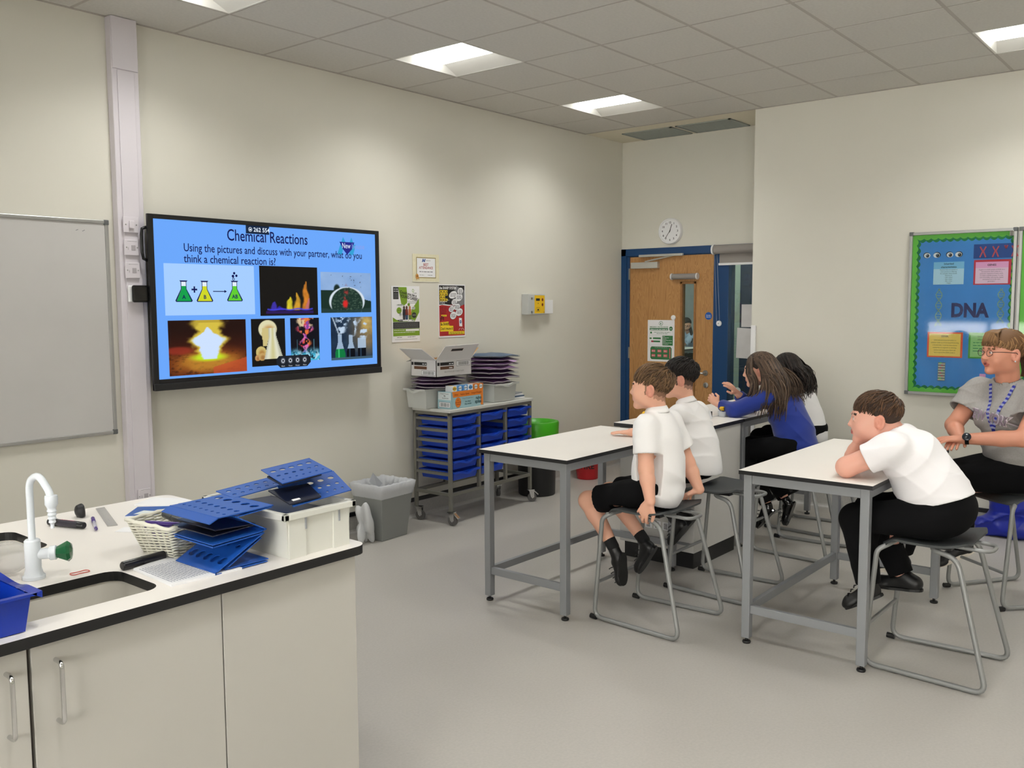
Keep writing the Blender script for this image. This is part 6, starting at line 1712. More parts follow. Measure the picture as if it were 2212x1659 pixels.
# ================================================================== PEOPLE: implicit-surface modelling
class SDF:
    """smooth-blended solid on a grid; surface extracted with surface nets"""
    def __init__(self, lo, hi, res):
        self.res = res; self.lo = np.array(lo, np.float32); self.n = np.ceil((np.array(hi) - self.lo) / res).astype(int) + 1
        self.F = np.full(self.n, 1.0, np.float32)
        self.L = np.zeros(self.n, np.int8)
    def _reg(self, lo, hi, pad):
        a = np.maximum(((np.array(lo) - pad - self.lo) / self.res).astype(int), 0)
        b = np.minimum(((np.array(hi) + pad - self.lo) / self.res).astype(int) + 2, self.n)
        if np.any(b <= a): return None
        sl = tuple(slice(int(i), int(j)) for i, j in zip(a, b))
        ax = [self.lo[k] + self.res * np.arange(a[k], b[k], dtype=np.float32) for k in range(3)]
        return sl, ax[0][:, None, None], ax[1][None, :, None], ax[2][None, None, :]
    def _comb(self, sl, d, k, lab, op):
        F = self.F[sl]
        if op == 'add':
            if lab is not None:
                L = self.L[sl]; L[d < F] = lab
            if k > 0:
                h = np.maximum(k - np.abs(F - d), 0) / k
                self.F[sl] = np.minimum(F, d) - h * h * k * .25
            else: self.F[sl] = np.minimum(F, d)
        elif op == 'cut':
            d = -d
            if k > 0:
                h = np.maximum(k - np.abs(F - d), 0) / k
                self.F[sl] = np.maximum(F, d) + h * h * k * .25
            else: self.F[sl] = np.maximum(F, d)
        elif op == 'keep':
            self.F[sl] = np.maximum(F, d)
        elif op == 'label':
            L = self.L[sl]; L[d < 0] = lab
    def cap(self, a, b, ra, rb=None, k=.02, lab=None, op='add', sq=None):
        """tapered capsule; sq = (axis vector, factor) squashes across that axis"""
        rb = ra if rb is None else rb
        a = np.array(a, np.float32); b = np.array(b, np.float32); rm = max(ra, rb) * (1.0 if not sq or sq[1] < 1 else sq[1])
        R = self._reg(np.minimum(a, b) - rm, np.maximum(a, b) + rm, k + 4 * self.res)
        if R is None: return self
        sl, X, Y, Z = R
        ab = b - a; L2 = float(ab @ ab) + 1e-12
        px, py, pz = X - a[0], Y - a[1], Z - a[2]
        t = np.clip((px * ab[0] + py * ab[1] + pz * ab[2]) / L2, 0, 1)
        qx, qy, qz = px - t * ab[0], py - t * ab[1], pz - t * ab[2]
        r2 = qx * qx + qy * qy + qz * qz
        if sq:
            n = np.array(sq[0], np.float32); n /= np.linalg.norm(n); f = sq[1]
            c = qx * n[0] + qy * n[1] + qz * n[2]
            r2 = r2 - c * c + (c / f) ** 2
        d = np.sqrt(r2) - (ra + (rb - ra) * t)
        self._comb(sl, d.astype(np.float32), k, lab, op); return self
    def ell(self, c, r, M=None, k=.02, lab=None, op='add'):
        """ellipsoid, M = 3x3 with the axes as columns"""
        c = np.array(c, np.float32); r = np.array(r, np.float32)
        M = np.eye(3, dtype=np.float32) if M is None else np.array(M, np.float32)
        ext = np.sqrt(((M * r) ** 2).sum(1))
        R = self._reg(c - ext, c + ext, k + 4 * self.res)
        if R is None: return self
        sl, X, Y, Z = R
        px, py, pz = X - c[0], Y - c[1], Z - c[2]
        q = [(px * M[0, i] + py * M[1, i] + pz * M[2, i]) / r[i] for i in range(3)]
        k0 = np.sqrt(q[0] ** 2 + q[1] ** 2 + q[2] ** 2) + 1e-9
        k1 = np.sqrt((q[0] / r[0]) ** 2 + (q[1] / r[1]) ** 2 + (q[2] / r[2]) ** 2) + 1e-9
        d = k0 * (k0 - 1) / k1
        self._comb(sl, d.astype(np.float32), k, lab, op); return self
    def plane(self, p, n, op='keep', k=0.0, box=None):
        """op keep: keep the side the normal points away from"""
        p = np.array(p, np.float32); n = np.array(n, np.float32); n /= np.linalg.norm(n)
        X = self.lo[0] + self.res * np.arange(self.n[0], dtype=np.float32)[:, None, None]
        Y = self.lo[1] + self.res * np.arange(self.n[1], dtype=np.float32)[None, :, None]
        Z = self.lo[2] + self.res * np.arange(self.n[2], dtype=np.float32)[None, None, :]
        d = (X - p[0]) * n[0] + (Y - p[1]) * n[1] + (Z - p[2]) * n[2]
        if k > 0:
            h = np.maximum(k - np.abs(self.F - d), 0) / k; self.F = np.maximum(self.F, d) + h * h * k * .25
        else: self.F = np.maximum(self.F, d)
        return self
    def wave(self, fn):
        """add fn(X,Y,Z) near the surface"""
        X = self.lo[0] + self.res * np.arange(self.n[0], dtype=np.float32)[:, None, None]
        Y = self.lo[1] + self.res * np.arange(self.n[1], dtype=np.float32)[None, :, None]
        Z = self.lo[2] + self.res * np.arange(self.n[2], dtype=np.float32)[None, None, :]
        self.F = self.F + fn(X, Y, Z).astype(np.float32); return self
    def mesh(self):
        F = self.F; S = F < 0
        S[0] = S[-1] = False; S[:, 0] = S[:, -1] = False; S[:, :, 0] = S[:, :, -1] = False
        F = np.where(S, F, np.maximum(F, 1e-5))
        nx, ny, nz = F.shape
        c = np.zeros((nx - 1, ny - 1, nz - 1), np.uint8)
        for i in (0, 1):
            for j in (0, 1):
                for k in (0, 1): c += S[i:nx - 1 + i, j:ny - 1 + j, k:nz - 1 + k]
        act = np.argwhere((c > 0) & (c < 8))
        idx = np.full(c.shape, -1, np.int32); idx[tuple(act.T)] = np.arange(len(act))
        corners = [(i, j, k) for i in (0, 1) for j in (0, 1) for k in (0, 1)]
        val = {q: F[act[:, 0] + q[0], act[:, 1] + q[1], act[:, 2] + q[2]] for q in corners}
        acc = np.zeros((len(act), 3), np.float64); cnt = np.zeros(len(act))
        for q in corners:
            for ax in range(3):
                if q[ax] == 0:
                    q2 = list(q); q2[ax] = 1; q2 = tuple(q2)
                    a, b = val[q], val[q2]; m = (a < 0) != (b < 0)
                    t = np.where(m, a / np.where(m, a - b, 1), 0)
                    P = np.zeros((len(act), 3)); P[:] = q; P[:, ax] += t
                    acc[m] += P[m]; cnt[m] += 1
        V = (act + acc / cnt[:, None]) * self.res + self.lo
        lab = self.L[act[:, 0], act[:, 1], act[:, 2]]
        faces = []
        for ax in range(3):
            o1, o2 = [(1, 2), (2, 0), (0, 1)][ax]
            sa = [slice(None)] * 3; sb = [slice(None)] * 3; sa[ax] = slice(0, -1); sb[ax] = slice(1, None)
            A, B = S[tuple(sa)], S[tuple(sb)]
            e = np.argwhere(A != B)
            e = e[(e[:, o1] > 0) & (e[:, o2] > 0)]
            ins = A[tuple(e.T)]
            def g(d1, d2):
                q = e.copy(); q[:, o1] -= d1; q[:, o2] -= d2
                q = np.minimum(q, np.array(idx.shape) - 1)
                return idx[tuple(q.T)]
            quad = np.stack([g(1, 1), g(0, 1), g(0, 0), g(1, 0)], 1)
            quad[~ins] = quad[~ins][:, ::-1]
            faces.append(quad)
        Q = np.concatenate(faces); Q = Q[(Q >= 0).all(1)]
        return V, Q, lab
    def build(self, name, mats, parent=None, smooth_it=1, labfn=None):
        V, Q, lab = self.mesh()
        # light Laplacian smoothing
        for _ in range(smooth_it):
            acc = np.zeros_like(V); cnt = np.zeros(len(V))
            for a, b in ((0, 1), (1, 2), (2, 3), (3, 0)):
                for p, q in ((a, b), (b, a)):
                    for ax in range(3): acc[:, ax] += np.bincount(Q[:, p], weights=V[Q[:, q], ax], minlength=len(V))
                    cnt += np.bincount(Q[:, p], minlength=len(V))
            V = V * .5 + acc / np.maximum(cnt, 1)[:, None] * .5
        me = bpy.data.meshes.new(name)
        off = np.array(world_loc(parent)) if parent is not None else 0
        Vl = (V - off)
        me.vertices.add(len(V)); me.vertices.foreach_set('co', Vl.astype(np.float32).ravel())
        me.loops.add(len(Q) * 4); me.loops.foreach_set('vertex_index', Q.astype(np.int32).ravel())
        me.polygons.add(len(Q)); me.polygons.foreach_set('loop_start', np.arange(0, len(Q) * 4, 4, dtype=np.int32))
        me.polygons.foreach_set('loop_total', np.full(len(Q), 4, np.int32))
        if not isinstance(mats, (list, tuple)): mats = [mats]
        for m in mats: me.materials.append(m)
        if len(mats) > 1:
            fl = lab[Q[:, 0]].astype(np.int32)
            if labfn is not None:
                C = V[Q].mean(1); fl = labfn(C, fl)
            me.polygons.foreach_set('material_index', np.clip(fl, 0, len(mats) - 1).astype(np.int32))
        me.polygons.foreach_set('use_smooth', np.ones(len(Q), bool))
        me.update(calc_edges=True); me.validate()
        o = bpy.data.objects.new(name, me); COL.objects.link(o)
        if parent is not None: o.parent = parent
        return o

def nv(v):
    v = np.array(v, float); return v / (np.linalg.norm(v) + 1e-12)
def A3(v): return np.array(v, float)
def frame(f, u=(0, 0, 1)):
    """columns right, forward, up"""
    f = nv(f); r = nv(np.cross(f, u)); u2 = np.cross(r, f); return np.stack([r, f, u2], 1)

def head_sdf(S, c, Fm, s=1.0, neck=None, rn=.045, child=True, cheek=1.0, lip=1, mouth_open=0.0):
    """c = head centre at eye height; Fm = frame; s scale"""
    P = lambda x, y, z: c + Fm @ (A3((x, y, z)) * s)
    E = lambda p, r, k=.02, **q: S.ell(P(*p), A3(r) * s, Fm, k=k * s, **q)
    E((0, -.018, .040), (.074, .094, .078), 0)
    E((0, .030, -.030), (.058, .060, .074), .04)
    E((0, .010, -.010), (.070, .070, .060), .03)
    for q in (-1, 1):
        E((q * .034, .054, -.034), (.027 * cheek, .028, .030 * cheek), .025)
        E((q * .044, .000, -.062), (.020 * cheek, .036, .024 * cheek), .03)
    E((0, .068, -.092), (.022, .019, .017), .025)
    S.cap(P(-.032, .078, .022), P(.032, .078, .022), .011 * s, k=.016 * s)
    ny = .0985 if child else .104
    S.cap(P(0, .084, .006), P(0, ny, -.025), .0065 * s, .0100 * s, k=.012 * s)
    for q in (-1, 1):
        E((q * .0105, ny - .008, -.029), (.0075, .0090, .0072), .006)
        E((q * .031, .094, .002), (.017, .012, .010), .012, op='cut')
        E((q * .031, .079, .002), (.0125, .0125, .0125), .0, lab=2)            # eyeball
        S.cap(P(q * .019, .089, .008), P(q * .043, .083, .008), .0042 * s, k=.003 * s, lab=0)
        S.cap(P(q * .020, .088, -.0055), P(q * .042, .083, -.005), .0036 * s, k=.004 * s, lab=0)
        E((q * .031, .0907, .0012), (.0052, .0035, .0055), 0, op='label', lab=3)   # iris
        S.cap(P(q * .016, .092, .0215), P(q * .047, .081, .023), .0035 * s, k=.004 * s, lab=4)   # brow
        # ear
        Em = Fm @ np.array([[math.cos(.35 * q), -math.sin(.35 * q), 0], [math.sin(.35 * q), math.cos(.35 * q), 0], [0, 0, 1]])
        S.ell(P(q * .080, -.014, -.006), A3((.0095, .021, .033)) * s, Em, k=.006 * s, lab=6)
        S.ell(P(q * .089, -.010, -.002), A3((.0075, .012, .019)) * s, Em, k=.005 * s, op='cut')
        S.ell(P(q * .0815, -.004, -.010), A3((.005, .006, .009)) * s, Em, k=.004 * s, lab=6)
    S.cap(P(-.019, .082, -.0555), P(.019, .082, -.0555), .0065 * s, k=.006 * s, lab=1)
    E((0, .0895, -.053), (.014, .006, .005), .004, lab=1)
    E((0, .088, -.0615), (.017, .0065, .006), .004, lab=1)
    E((0, .097, -.0575), (.020, .010, .0014 + mouth_open), .002, op='cut')
    if mouth_open: E((0, .086, -.0575), (.014, .008, mouth_open), 0, op='label', lab=5)
    if neck is not None:
        S.cap(P(0, -.030, -.050), neck, rn * .98, rn * 1.04, k=.03)
    return P

def hand_sdf(S, w, d, n, side, s=1.0, curl=(.3, .3, .3, .3), thumb=.5, spread=.12, lab=0):
    """w wrist, d finger direction, n back-of-hand normal, side = +1 thumb on the d x n side; curl radians per joint"""
    d = nv(d); n = nv(n - d * (n @ d) if isinstance(n, np.ndarray) else A3(n) - d * (A3(n) @ d)); t = nv(np.cross(d, n)) * side
    W = A3(w)
    k = .010 * s
    palm = W + d * .045 * s
    S.cap(W, W + d * .02 * s, .020 * s, .022 * s, k=.012 * s, sq=(n, .7), lab=lab)
    M = np.stack([t, d, n], 1)
    S.ell(palm, A3((.034, .043, .0145)) * s, M, k=.012 * s, lab=lab)
    ln = (.062, .070, .066, .052); off = (.026, .0085, -.009, -.0255)
    for i in range(4):
        base = W + d * (.076 - .005 * abs(i - 1)) * s + t * off[i] * s
        dd = nv(d + t * spread * (1.2 - i * .8)); p = base; a = 0; L = ln[i] * s; rr = (.0088, .0090, .0086, .0076)[i] * s
        for j, fr in enumerate((.44, .31, .25)):
            a += curl[i] * (1.0 if j else .9)
            q = p + (dd * math.cos(a) - n * math.sin(a)) * L * fr
            S.cap(p, q, rr * (1 - .07 * j), rr * (1 - .07 * (j + 1)), k=.004 * s if j == 0 else .002 * s, lab=lab); p = q
    b = W + d * .022 * s + t * .020 * s - n * .003 * s
    m = b + (nv(d * .62 + t * .8 - n * thumb * .4)) * .036 * s
    e = m + nv(d * .9 + t * (.35 - .5 * thumb) - n * thumb * .8) * .036 * s
    S.cap(b, m, .0135 * s, .0105 * s, k=.010 * s, lab=lab); S.cap(m, e, .0102 * s, .0082 * s, k=.003 * s, lab=lab)

def limb(S, pts, rs, k=.015, lab=0, op='add', grow=0.0):
    for i in range(len(pts) - 1): S.cap(pts[i], pts[i + 1], rs[i] + grow, rs[i + 1] + grow, k=k, lab=lab, op=op)

def folds(amp, dirs, seed=0):
    r = random.Random(seed); ph = [r.uniform(0, 6) for _ in range(12)]
    def fn(X, Y, Z):
        o = 0
        for i, (dx, dy, dz, f) in enumerate(dirs):
            w = np.sin(9 * (X * .9 - Z * .6) + ph[i]) * .9 + np.sin(7 * (Y + Z * .5) + ph[i + 5]) * .8
            rdg = 1 - np.abs(np.sin((X * dx + Y * dy + Z * dz) * f * .75 + w * .8 + ph[i + 2]))
            o = o - rdg ** 2 * np.clip(.5 + .75 * np.sin(9 * Y + 7 * Z - 5 * X + ph[i]), 0, 1.3)
        w2 = 2.2 * np.sin(5 * X + 8 * Z + ph[6]) + 1.6 * np.sin(11 * Y - 4 * Z + ph[7])
        d = dirs[0]; fine = np.sin((X * d[0] * .6 + Y * d[1] + Z * d[2] * .8) * 62 + w2) * np.clip(.25 + np.sin(7 * Z + 6 * Y + ph[8]), 0, 1)
        return amp * (.62 * o - .50 * fine)
    return fn

M_SKIN = mat('fair_skin', (226, 172, 146), 0.5, sss=0.12)
M_SKIN2 = mat('fair_pink_skin', (222, 166, 146), 0.5, sss=0.12)
M_SKIN3 = mat('tanned_skin', (208, 144, 118), 0.5, sss=0.12)
M_LIP = mat('lips', (178, 92, 84), 0.45); M_EYE = mat('eye_white', (214, 208, 204), 0.25); M_IRIS = mat('iris_dark', (44, 40, 42), 0.15)
M_MOUTH = mat('inner_mouth', (70, 26, 26), 0.5); M_EAR = mat('ear_skin', (216, 148, 126), 0.5, sss=0.12)
M_SHIRT = mat('white_polo_cotton', (238, 236, 235), 0.85, bump=(500, 0.15), sheen=0.2)
M_BLKC = mat('black_cloth', (9, 9, 11), 0.95, spec=.2); M_BLKS = mat('black_sock', (12, 12, 14), 0.9)
M_SHOE = mat('black_shoe', (12, 12, 13), 0.45)

def hair_mat(name, c1, c2, rough=.5):
    m = bpy.data.materials.new(name); m.use_nodes = True; nt = m.node_tree; b = nt.nodes['Principled BSDF']
    oi = nt.nodes.new('ShaderNodeNewGeometry'); rp = nt.nodes.new('ShaderNodeValToRGB')
    rp.color_ramp.elements[0].color = rgb(*c1); rp.color_ramp.elements[1].color = rgb(*c2)
    nt.links.new(oi.outputs['Random Per Island'], rp.inputs[0]); nt.links.new(rp.outputs[0], b.inputs['Base Color'])
    b.inputs['Roughness'].default_value = rough; b.inputs['Specular IOR Level'].default_value = .4
    _MATS[name] = m; return m

def lock(mb, pts, r0, seg=4, flat=.45, tip=.15):
    n = len(pts); rs = [r0 * (.55 + .45 * math.sin(math.pi * min(1, (i + .6) / (n * .7)))) if i < n * .5 else r0 * (1 - (1 - tip) * ((i - n * .5) / (n * .5)) ** 1.5) for i in range(n)]
    mb.tube(pts, rs, seg=seg, flat=flat)

def short_hair(P, Fm, s, m, parent, seed, zline=.012, front=.072, length=.05, count=900, fringe=.0, sweep=(.3, 1, 0), lift=1.0, back=-.035, thick=.0042, side=.0):
    """locks laid over the scalp from the crown, as one part; P maps head coordinates to world"""
    rnd = random.Random(seed); mb = MB()
    cx = Vector((0, -.018, .040)); R = Vector((.0755, .0955, .0795))
    sw = Vector(sweep).normalized()
    n = 0; tries = 0
    while n < count and tries < count * 8:
        tries += 1
        d = Vector((rnd.gauss(0, 1), rnd.gauss(0, 1), rnd.gauss(0, 1))).normalized()
        p = Vector((cx.x + d.x * R.x, cx.y + d.y * R.y, cx.z + d.z * R.z))
        # hairline: high at the forehead, over the ear, low at the nape
        u = (p.y - cx.y) / R.y
        zl = zline + (.052 * max(0, (u - .35) / .65) ** 1.0 if u > .35 else 0) + (back * max(0, (-u) ** .8) if u < 0 else 0)
        if abs(p.x) > .055 and -.1 < u < .35: zl = zline + .012 + side
        if p.z < zl: continue
        # growth direction: away from the crown, swept forward on top
        crown = Vector((0.01, -.07, .105)); g = (p - crown); g = g - d * g.dot(d)
        if g.length < 1e-4: g = sw.copy()
        g = g.normalized() + sw * (1.2 if d.z > .5 else .25)
        g = (g - d * g.dot(d)).normalized()
        g = (g + Vector((rnd.gauss(0, .32), rnd.gauss(0, .32), rnd.gauss(0, .32)))); g = (g - d * g.dot(d)).normalized()
        hgt = max(0, d.z); L = (length * (.55 + .75 * hgt) + (fringe if u > .45 and d.z > .25 else 0)) * rnd.uniform(.75, 1.2)
        if p.z < .02: L *= .55
        pts = []; q = p - d * .004; up = d; k = 6
        for i in range(k):
            f = i / (k - 1)
            pts.append(P(*q))
            stp = L / (k - 1)
            q = q + g * stp + d * stp * (.55 * lift * (1 - f) * (.4 + hgt))
            # follow the skull
            e = Vector(((q.x - cx.x) / R.x, (q.y - cx.y) / R.y, (q.z - cx.z) / R.z)); el = e.length
            lim = 1.03 + .13 * lift * hgt * (.5 + .5 * math.sin(tries)) 
            if el > lim + .02:
                q = Vector((cx.x + e.x / el * R.x * lim, cx.y + e.y / el * R.y * lim, cx.z + e.z / el * R.z * lim))
            d = Vector((e.x / R.x, e.y / R.y, e.z / R.z)).normalized(); g = (g - d * g.dot(d) * .8 + Vector((0, 0, -.10))).normalized()
        lock(mb, [tuple(t) for t in pts], thick * s * rnd.uniform(.7, 1.25)); n += 1
    return mb.build('hair', m, parent, smooth=True)

def scalp_cap(P, Fm, c, s, m, parent, zline=.02, grow=.004, front=.06, back=-.03, name='hair_base'):
    """close-fitting under-layer of hair"""
    S = SDF(c - .17, c + .19, .004)
    S.ell(P(0, -.018, .040), A3((.0745 + grow, .0945 + grow, .0785 + grow)) * s, Fm, k=0)
    r, f, u = Fm[:, 0], Fm[:, 1], Fm[:, 2]
    # tilted cutting surface: up at the forehead, down at the nape
    S.plane(P(0, .040, zline + .030), nv(f * .55 - u * .83) if False else nv(f * .62 - u * .55), k=.01)
    S.plane(P(0, 0, zline + back - .012), -u, k=.006)
    return S.build(name, m, parent)

def shoe(side_pts, m, name, parent, up=(0, 0, 1), s=1.0, sole=None, res=.004):
    """side_pts: ankle, heel, toe"""
    an, he, to = [A3(p) for p in side_pts]
    d = nv(to - he); upv = nv(an - he - d * ((an - he) @ d)); t = np.cross(d, upv)
    L = np.linalg.norm(to - he)
    lo = np.minimum(np.minimum(an, he), to) - .07; hi = np.maximum(np.maximum(an, he), to) + .07
    S = SDF(lo, hi, res)
    M = np.stack([t, d, upv], 1)
    S.cap(he + d * .030 + upv * .030, to - d * .035 + upv * .022, .032 * s, .034 * s, k=0, sq=(t, .95))
    S.ell(to - d * .035 + upv * .018, (.040 * s, .045, .024), M, k=.015)
    S.cap(he + d * .035 + upv * .035, an + d * .004, .033 * s, .034 * s, k=.02)
    S.cap(he + d * .06 + upv * .05, to - d * .09 + upv * .035, .026 * s, .022 * s, k=.02)
    S.plane(he, -upv, k=.003)
    o = S.build(name, m, parent)
    mb = MB(); n = 22; pts = []
    for k in range(n):
        a = 2 * math.pi * k / n; y = L / 2 + (L / 2 + .004) * math.sin(a); w_ = (.036 + .007 * max(0, (y / L - .5)) * 2 - .004 * (abs(y / L - .4) < .15)) * s
        pts.append(tuple(he + d * y + t * w_ * math.copysign(abs(math.cos(a)) ** .7, math.cos(a)) - upv * .002))
    mb.prism(pts, tuple(upv * (.012 if not sole else .024)))
    mb.build('sole', sole or m, o)
    mb = MB()
    for k in range(4):
        q = he + d * (.095 + .022 * k) + upv * (.078 - .012 * k)
        mb.tube([tuple(q - t * .022), tuple(q + upv * .006), tuple(q + t * .022)], .0028, seg=5)
    mb.build('laces', m, o)
    return o
# ------------------------------------------------------------------ boy 1: brown hair, white polo, gripping the stool
def make_person(name_label, spec):
    """spec drives body, clothes and hair; body is the top-level mesh"""
    sp = spec
    sk = sp['skin']; base = Vector(sp['base'])
    J = {k: A3(v) for k, v in sp['J'].items()}
    allp = np.array(list(J.values()))
    lo = allp.min(0) - .16; hi = allp.max(0) + .16
    S = SDF(lo, hi, sp.get('res', .0036))
    b = sp.get('b', 1.0)
    # torso core (hidden below the clothes)
    S.cap(J['pelvis'], J['chest'], .075 * b, .08 * b, k=0)
    S.cap(J['shL'], J['shR'], .036 * b, .036 * b, k=.04)
    ar = sp.get('arm_r', (.038, .031, .033, .021))
    for sd in 'LR':
        S.cap(J['sh' + sd], J['el' + sd], ar[0], ar[1], k=.02)
        mid = J['el' + sd] * .65 + J['wr' + sd] * .35
        S.cap(J['el' + sd], mid, ar[1] * .98, ar[2], k=.015); S.cap(mid, J['wr' + sd], ar[2], ar[3], k=.012)
        h = sp['hand' + sd]
        hand_sdf(S, J['wr' + sd], A3(h['d']), A3(h['n']), h['side'], sp.get('hs', .85), h.get('curl', (.3,) * 4), h.get('thumb', .5), h.get('spread', .12))
        lr = sp.get('leg_r', (.062, .048, .046, .030))
        S.cap(J['hip' + sd], J['kn' + sd], lr[0] * .9, lr[1], k=.02)
        mid = J['kn' + sd] * .68 + J['an' + sd] * .32
        S.cap(J['kn' + sd], mid, lr[1], lr[2], k=.015); S.cap(mid, J['an' + sd], lr[2], lr[3], k=.015)
    hc = J['head']; Fm = frame(sp['face'], sp.get('hup', (0, 0, 1))); s = sp.get('hs_head', 1.0)
    P = head_sdf(S, hc, Fm, s, neck=J['neck'], rn=sp.get('rn', .043), child=sp.get('child', True), cheek=sp.get('cheek', 1.0), mouth_open=sp.get('mouth', 0))
    fade = sp.get('fade')
    def labfn(C, fl):
        loc = (C - hc) @ Fm / s
        out = fl.copy()
        near = (np.abs(loc) < .16).all(1)
        if fade:
            u = (loc[:, 1] + .018) / .0945
            m = near & (loc[:, 2] > fade[1]) & (loc[:, 2] < .10) & (u < .38) & (out != 6)
            zl = fade[2] + .30 * np.abs(loc[:, 0]) + .004 * np.sin(loc[:, 0] * 300)
            m |= near & (u < -.15) & (loc[:, 2] > zl + .020) & (np.abs(loc[:, 0]) < .07)
            out[m & (out == 0)] = 7
            out[near & (u < -.1) & (loc[:, 2] > zl) & (out == 0)] = 8
        return out
    mats = [sk, M_LIP, M_EYE, M_IRIS, sp['brow'], M_MOUTH, M_EAR, sp.get('fade_mat', sk), sp.get('fade_lo', sk)]
    body = S.build('person', mats, None, labfn=labfn)
    # put the origin on the floor under the pelvis
    body.data.transform(Matrix.Translation(-base)); body.location = base
    tag(body, name_label, 'person')
    return body, J, P, Fm, hc, s

def polo(J, m, parent, b=1.0, sleeve=.5, hem=None, name='shirt', folds_amp=.005, lo_cut=None, collar=True, seed=1, widths=(.125, .135, .12), depths=(.085, .095, .08), slr=(.062, .058), extra=None, res=.0045, mats=None, neck_r=.052, gap=.006):
    pts = np.array([J[k] for k in ('pelvis', 'chest', 'neck', 'shL', 'shR', 'elL', 'elR')])
    S = SDF(pts.min(0) - .17, pts.max(0) + .14, res)
    X = nv(J['shR'] - J['shL'])
    up = nv(J['chest'] - J['pelvis']); fw = np.cross(up, X)
    w0, w1, w2 = widths; d0, d1, d2 = depths
    def ellp(c, w, d, h, k): 
        u = nv(up); x = nv(X - u * (X @ u)); f = np.cross(u, x); S.ell(c, (w * b, d * b, h * b), np.stack([x, f, u], 1), k=k)
    p, c, n = J['pelvis'], J['chest'], J['neck']
    ellp(p - up * .01, w0, d0, .15, 0); ellp((p + c) / 2, w0 * .98, d0 * 1.0, .12, .06); ellp(c, w1, d1, .12, .05)
    S.cap(J['shL'] * .86 + n * .14, J['shR'] * .86 + n * .14, .052 * b, .052 * b, k=.05)
    S.cap(c, n - nv(n - c) * .02, .075 * b, .050 * b, k=.05)
    for sd in 'LR':
        e = J['sh' + sd] + (J['el' + sd] - J['sh' + sd]) * sleeve
        S.cap(J['sh' + sd], e, slr[0] * b, slr[1] * b, k=.03)
    if extra: extra(S)
    if folds_amp: S.wave(folds(folds_amp, [(.3, .2, 1, 34), (-.6, .5, .9, 26), (.5, -.4, .6, 41)], seed))
    # openings
    for sd in 'LR':
        if sleeve >= 1: A_, B_, fr_, rc = J['el' + sd], J['wr' + sd], .80, .036
        else: A_, B_, fr_, rc = J['sh' + sd], J['el' + sd], sleeve, slr[1] * b
        ax = nv(B_ - A_); L = np.linalg.norm(B_ - A_)
        e = A_ + ax * (L * fr_)
        # flat cuff
        q = e + ax * (rc * .15 if sleeve < 1 else 0)
        R = S._reg(np.minimum(q, q + ax * .12) - .09, np.maximum(q, q + ax * .12) + .09, 0)
        if R:
            sl, XX, YY, ZZ = R
            dd = (XX - q[0]) * ax[0] + (YY - q[1]) * ax[1] + (ZZ - q[2]) * ax[2]
            rad = np.sqrt(np.maximum((XX - q[0]) ** 2 + (YY - q[1]) ** 2 + (ZZ - q[2]) ** 2 - dd ** 2, 0))
            msk = np.maximum(-dd, rad - .085 * b)       # inside = to be cut
            S.F[sl] = np.maximum(S.F[sl], -msk)
        S.cap(q - ax * .035, q + ax * .05, rc - gap, k=0, op='cut')
    if hem is not None:
        S.plane(hem[0], hem[1], k=.004)
    if lo_cut: lo_cut(S)
    nn = nv(J['neck'] - J['chest'])
    S.cap(J['neck'] - nn * .004, J['neck'] + nn * .10, neck_r * b, neck_r * b * 1.2, k=.004, op='cut')
    o = S.build(name, mats or m, parent)
    return o

def collar_band(J, m, parent, r=.054, h=.030, tilt=(0, 0, 1), c=None, open_dir=None, name='collar', th=.004, up=None):
    c = A3(J['neck'] if c is None else c); u = nv(tilt); a = nv(np.cross(u, (1, 0.1, 0))); bb = np.cross(u, a)
    mb = MB(); n = 40; rings = []
    for (rr, z) in ((r + .004, -.012), (r + .001, h * .5), (r - .003, h), (r + .004, h + .002), (r + .013, h * .25), (r + .018, -.004)):
        ring = []
        for k in range(n):
            an = 2 * math.pi * k / n; drop = 0
            p = c + (a * math.cos(an) + bb * math.sin(an)) * rr + u * z
            if open_dir is not None:
                f = nv(open_dir) @ (a * math.cos(an) + bb * math.sin(an)); drop = max(0, f) ** 2 * .022
                p = p - u * drop
            ring.append(tuple(p))
        rings.append(ring)
    vs = [p for r_ in rings for p in r_]
    fs = [(i * n + k, i * n + (k + 1) % n, (i + 1) * n + (k + 1) % n, (i + 1) * n + k) for i in range(len(rings) - 1) for k in range(n)]
    mb.add(vs, fs)
    o = mb.build(name, m, parent, smooth=True)
    so = o.modifiers.new('solid', 'SOLIDIFY'); so.thickness = th; so.offset = 0
    return o

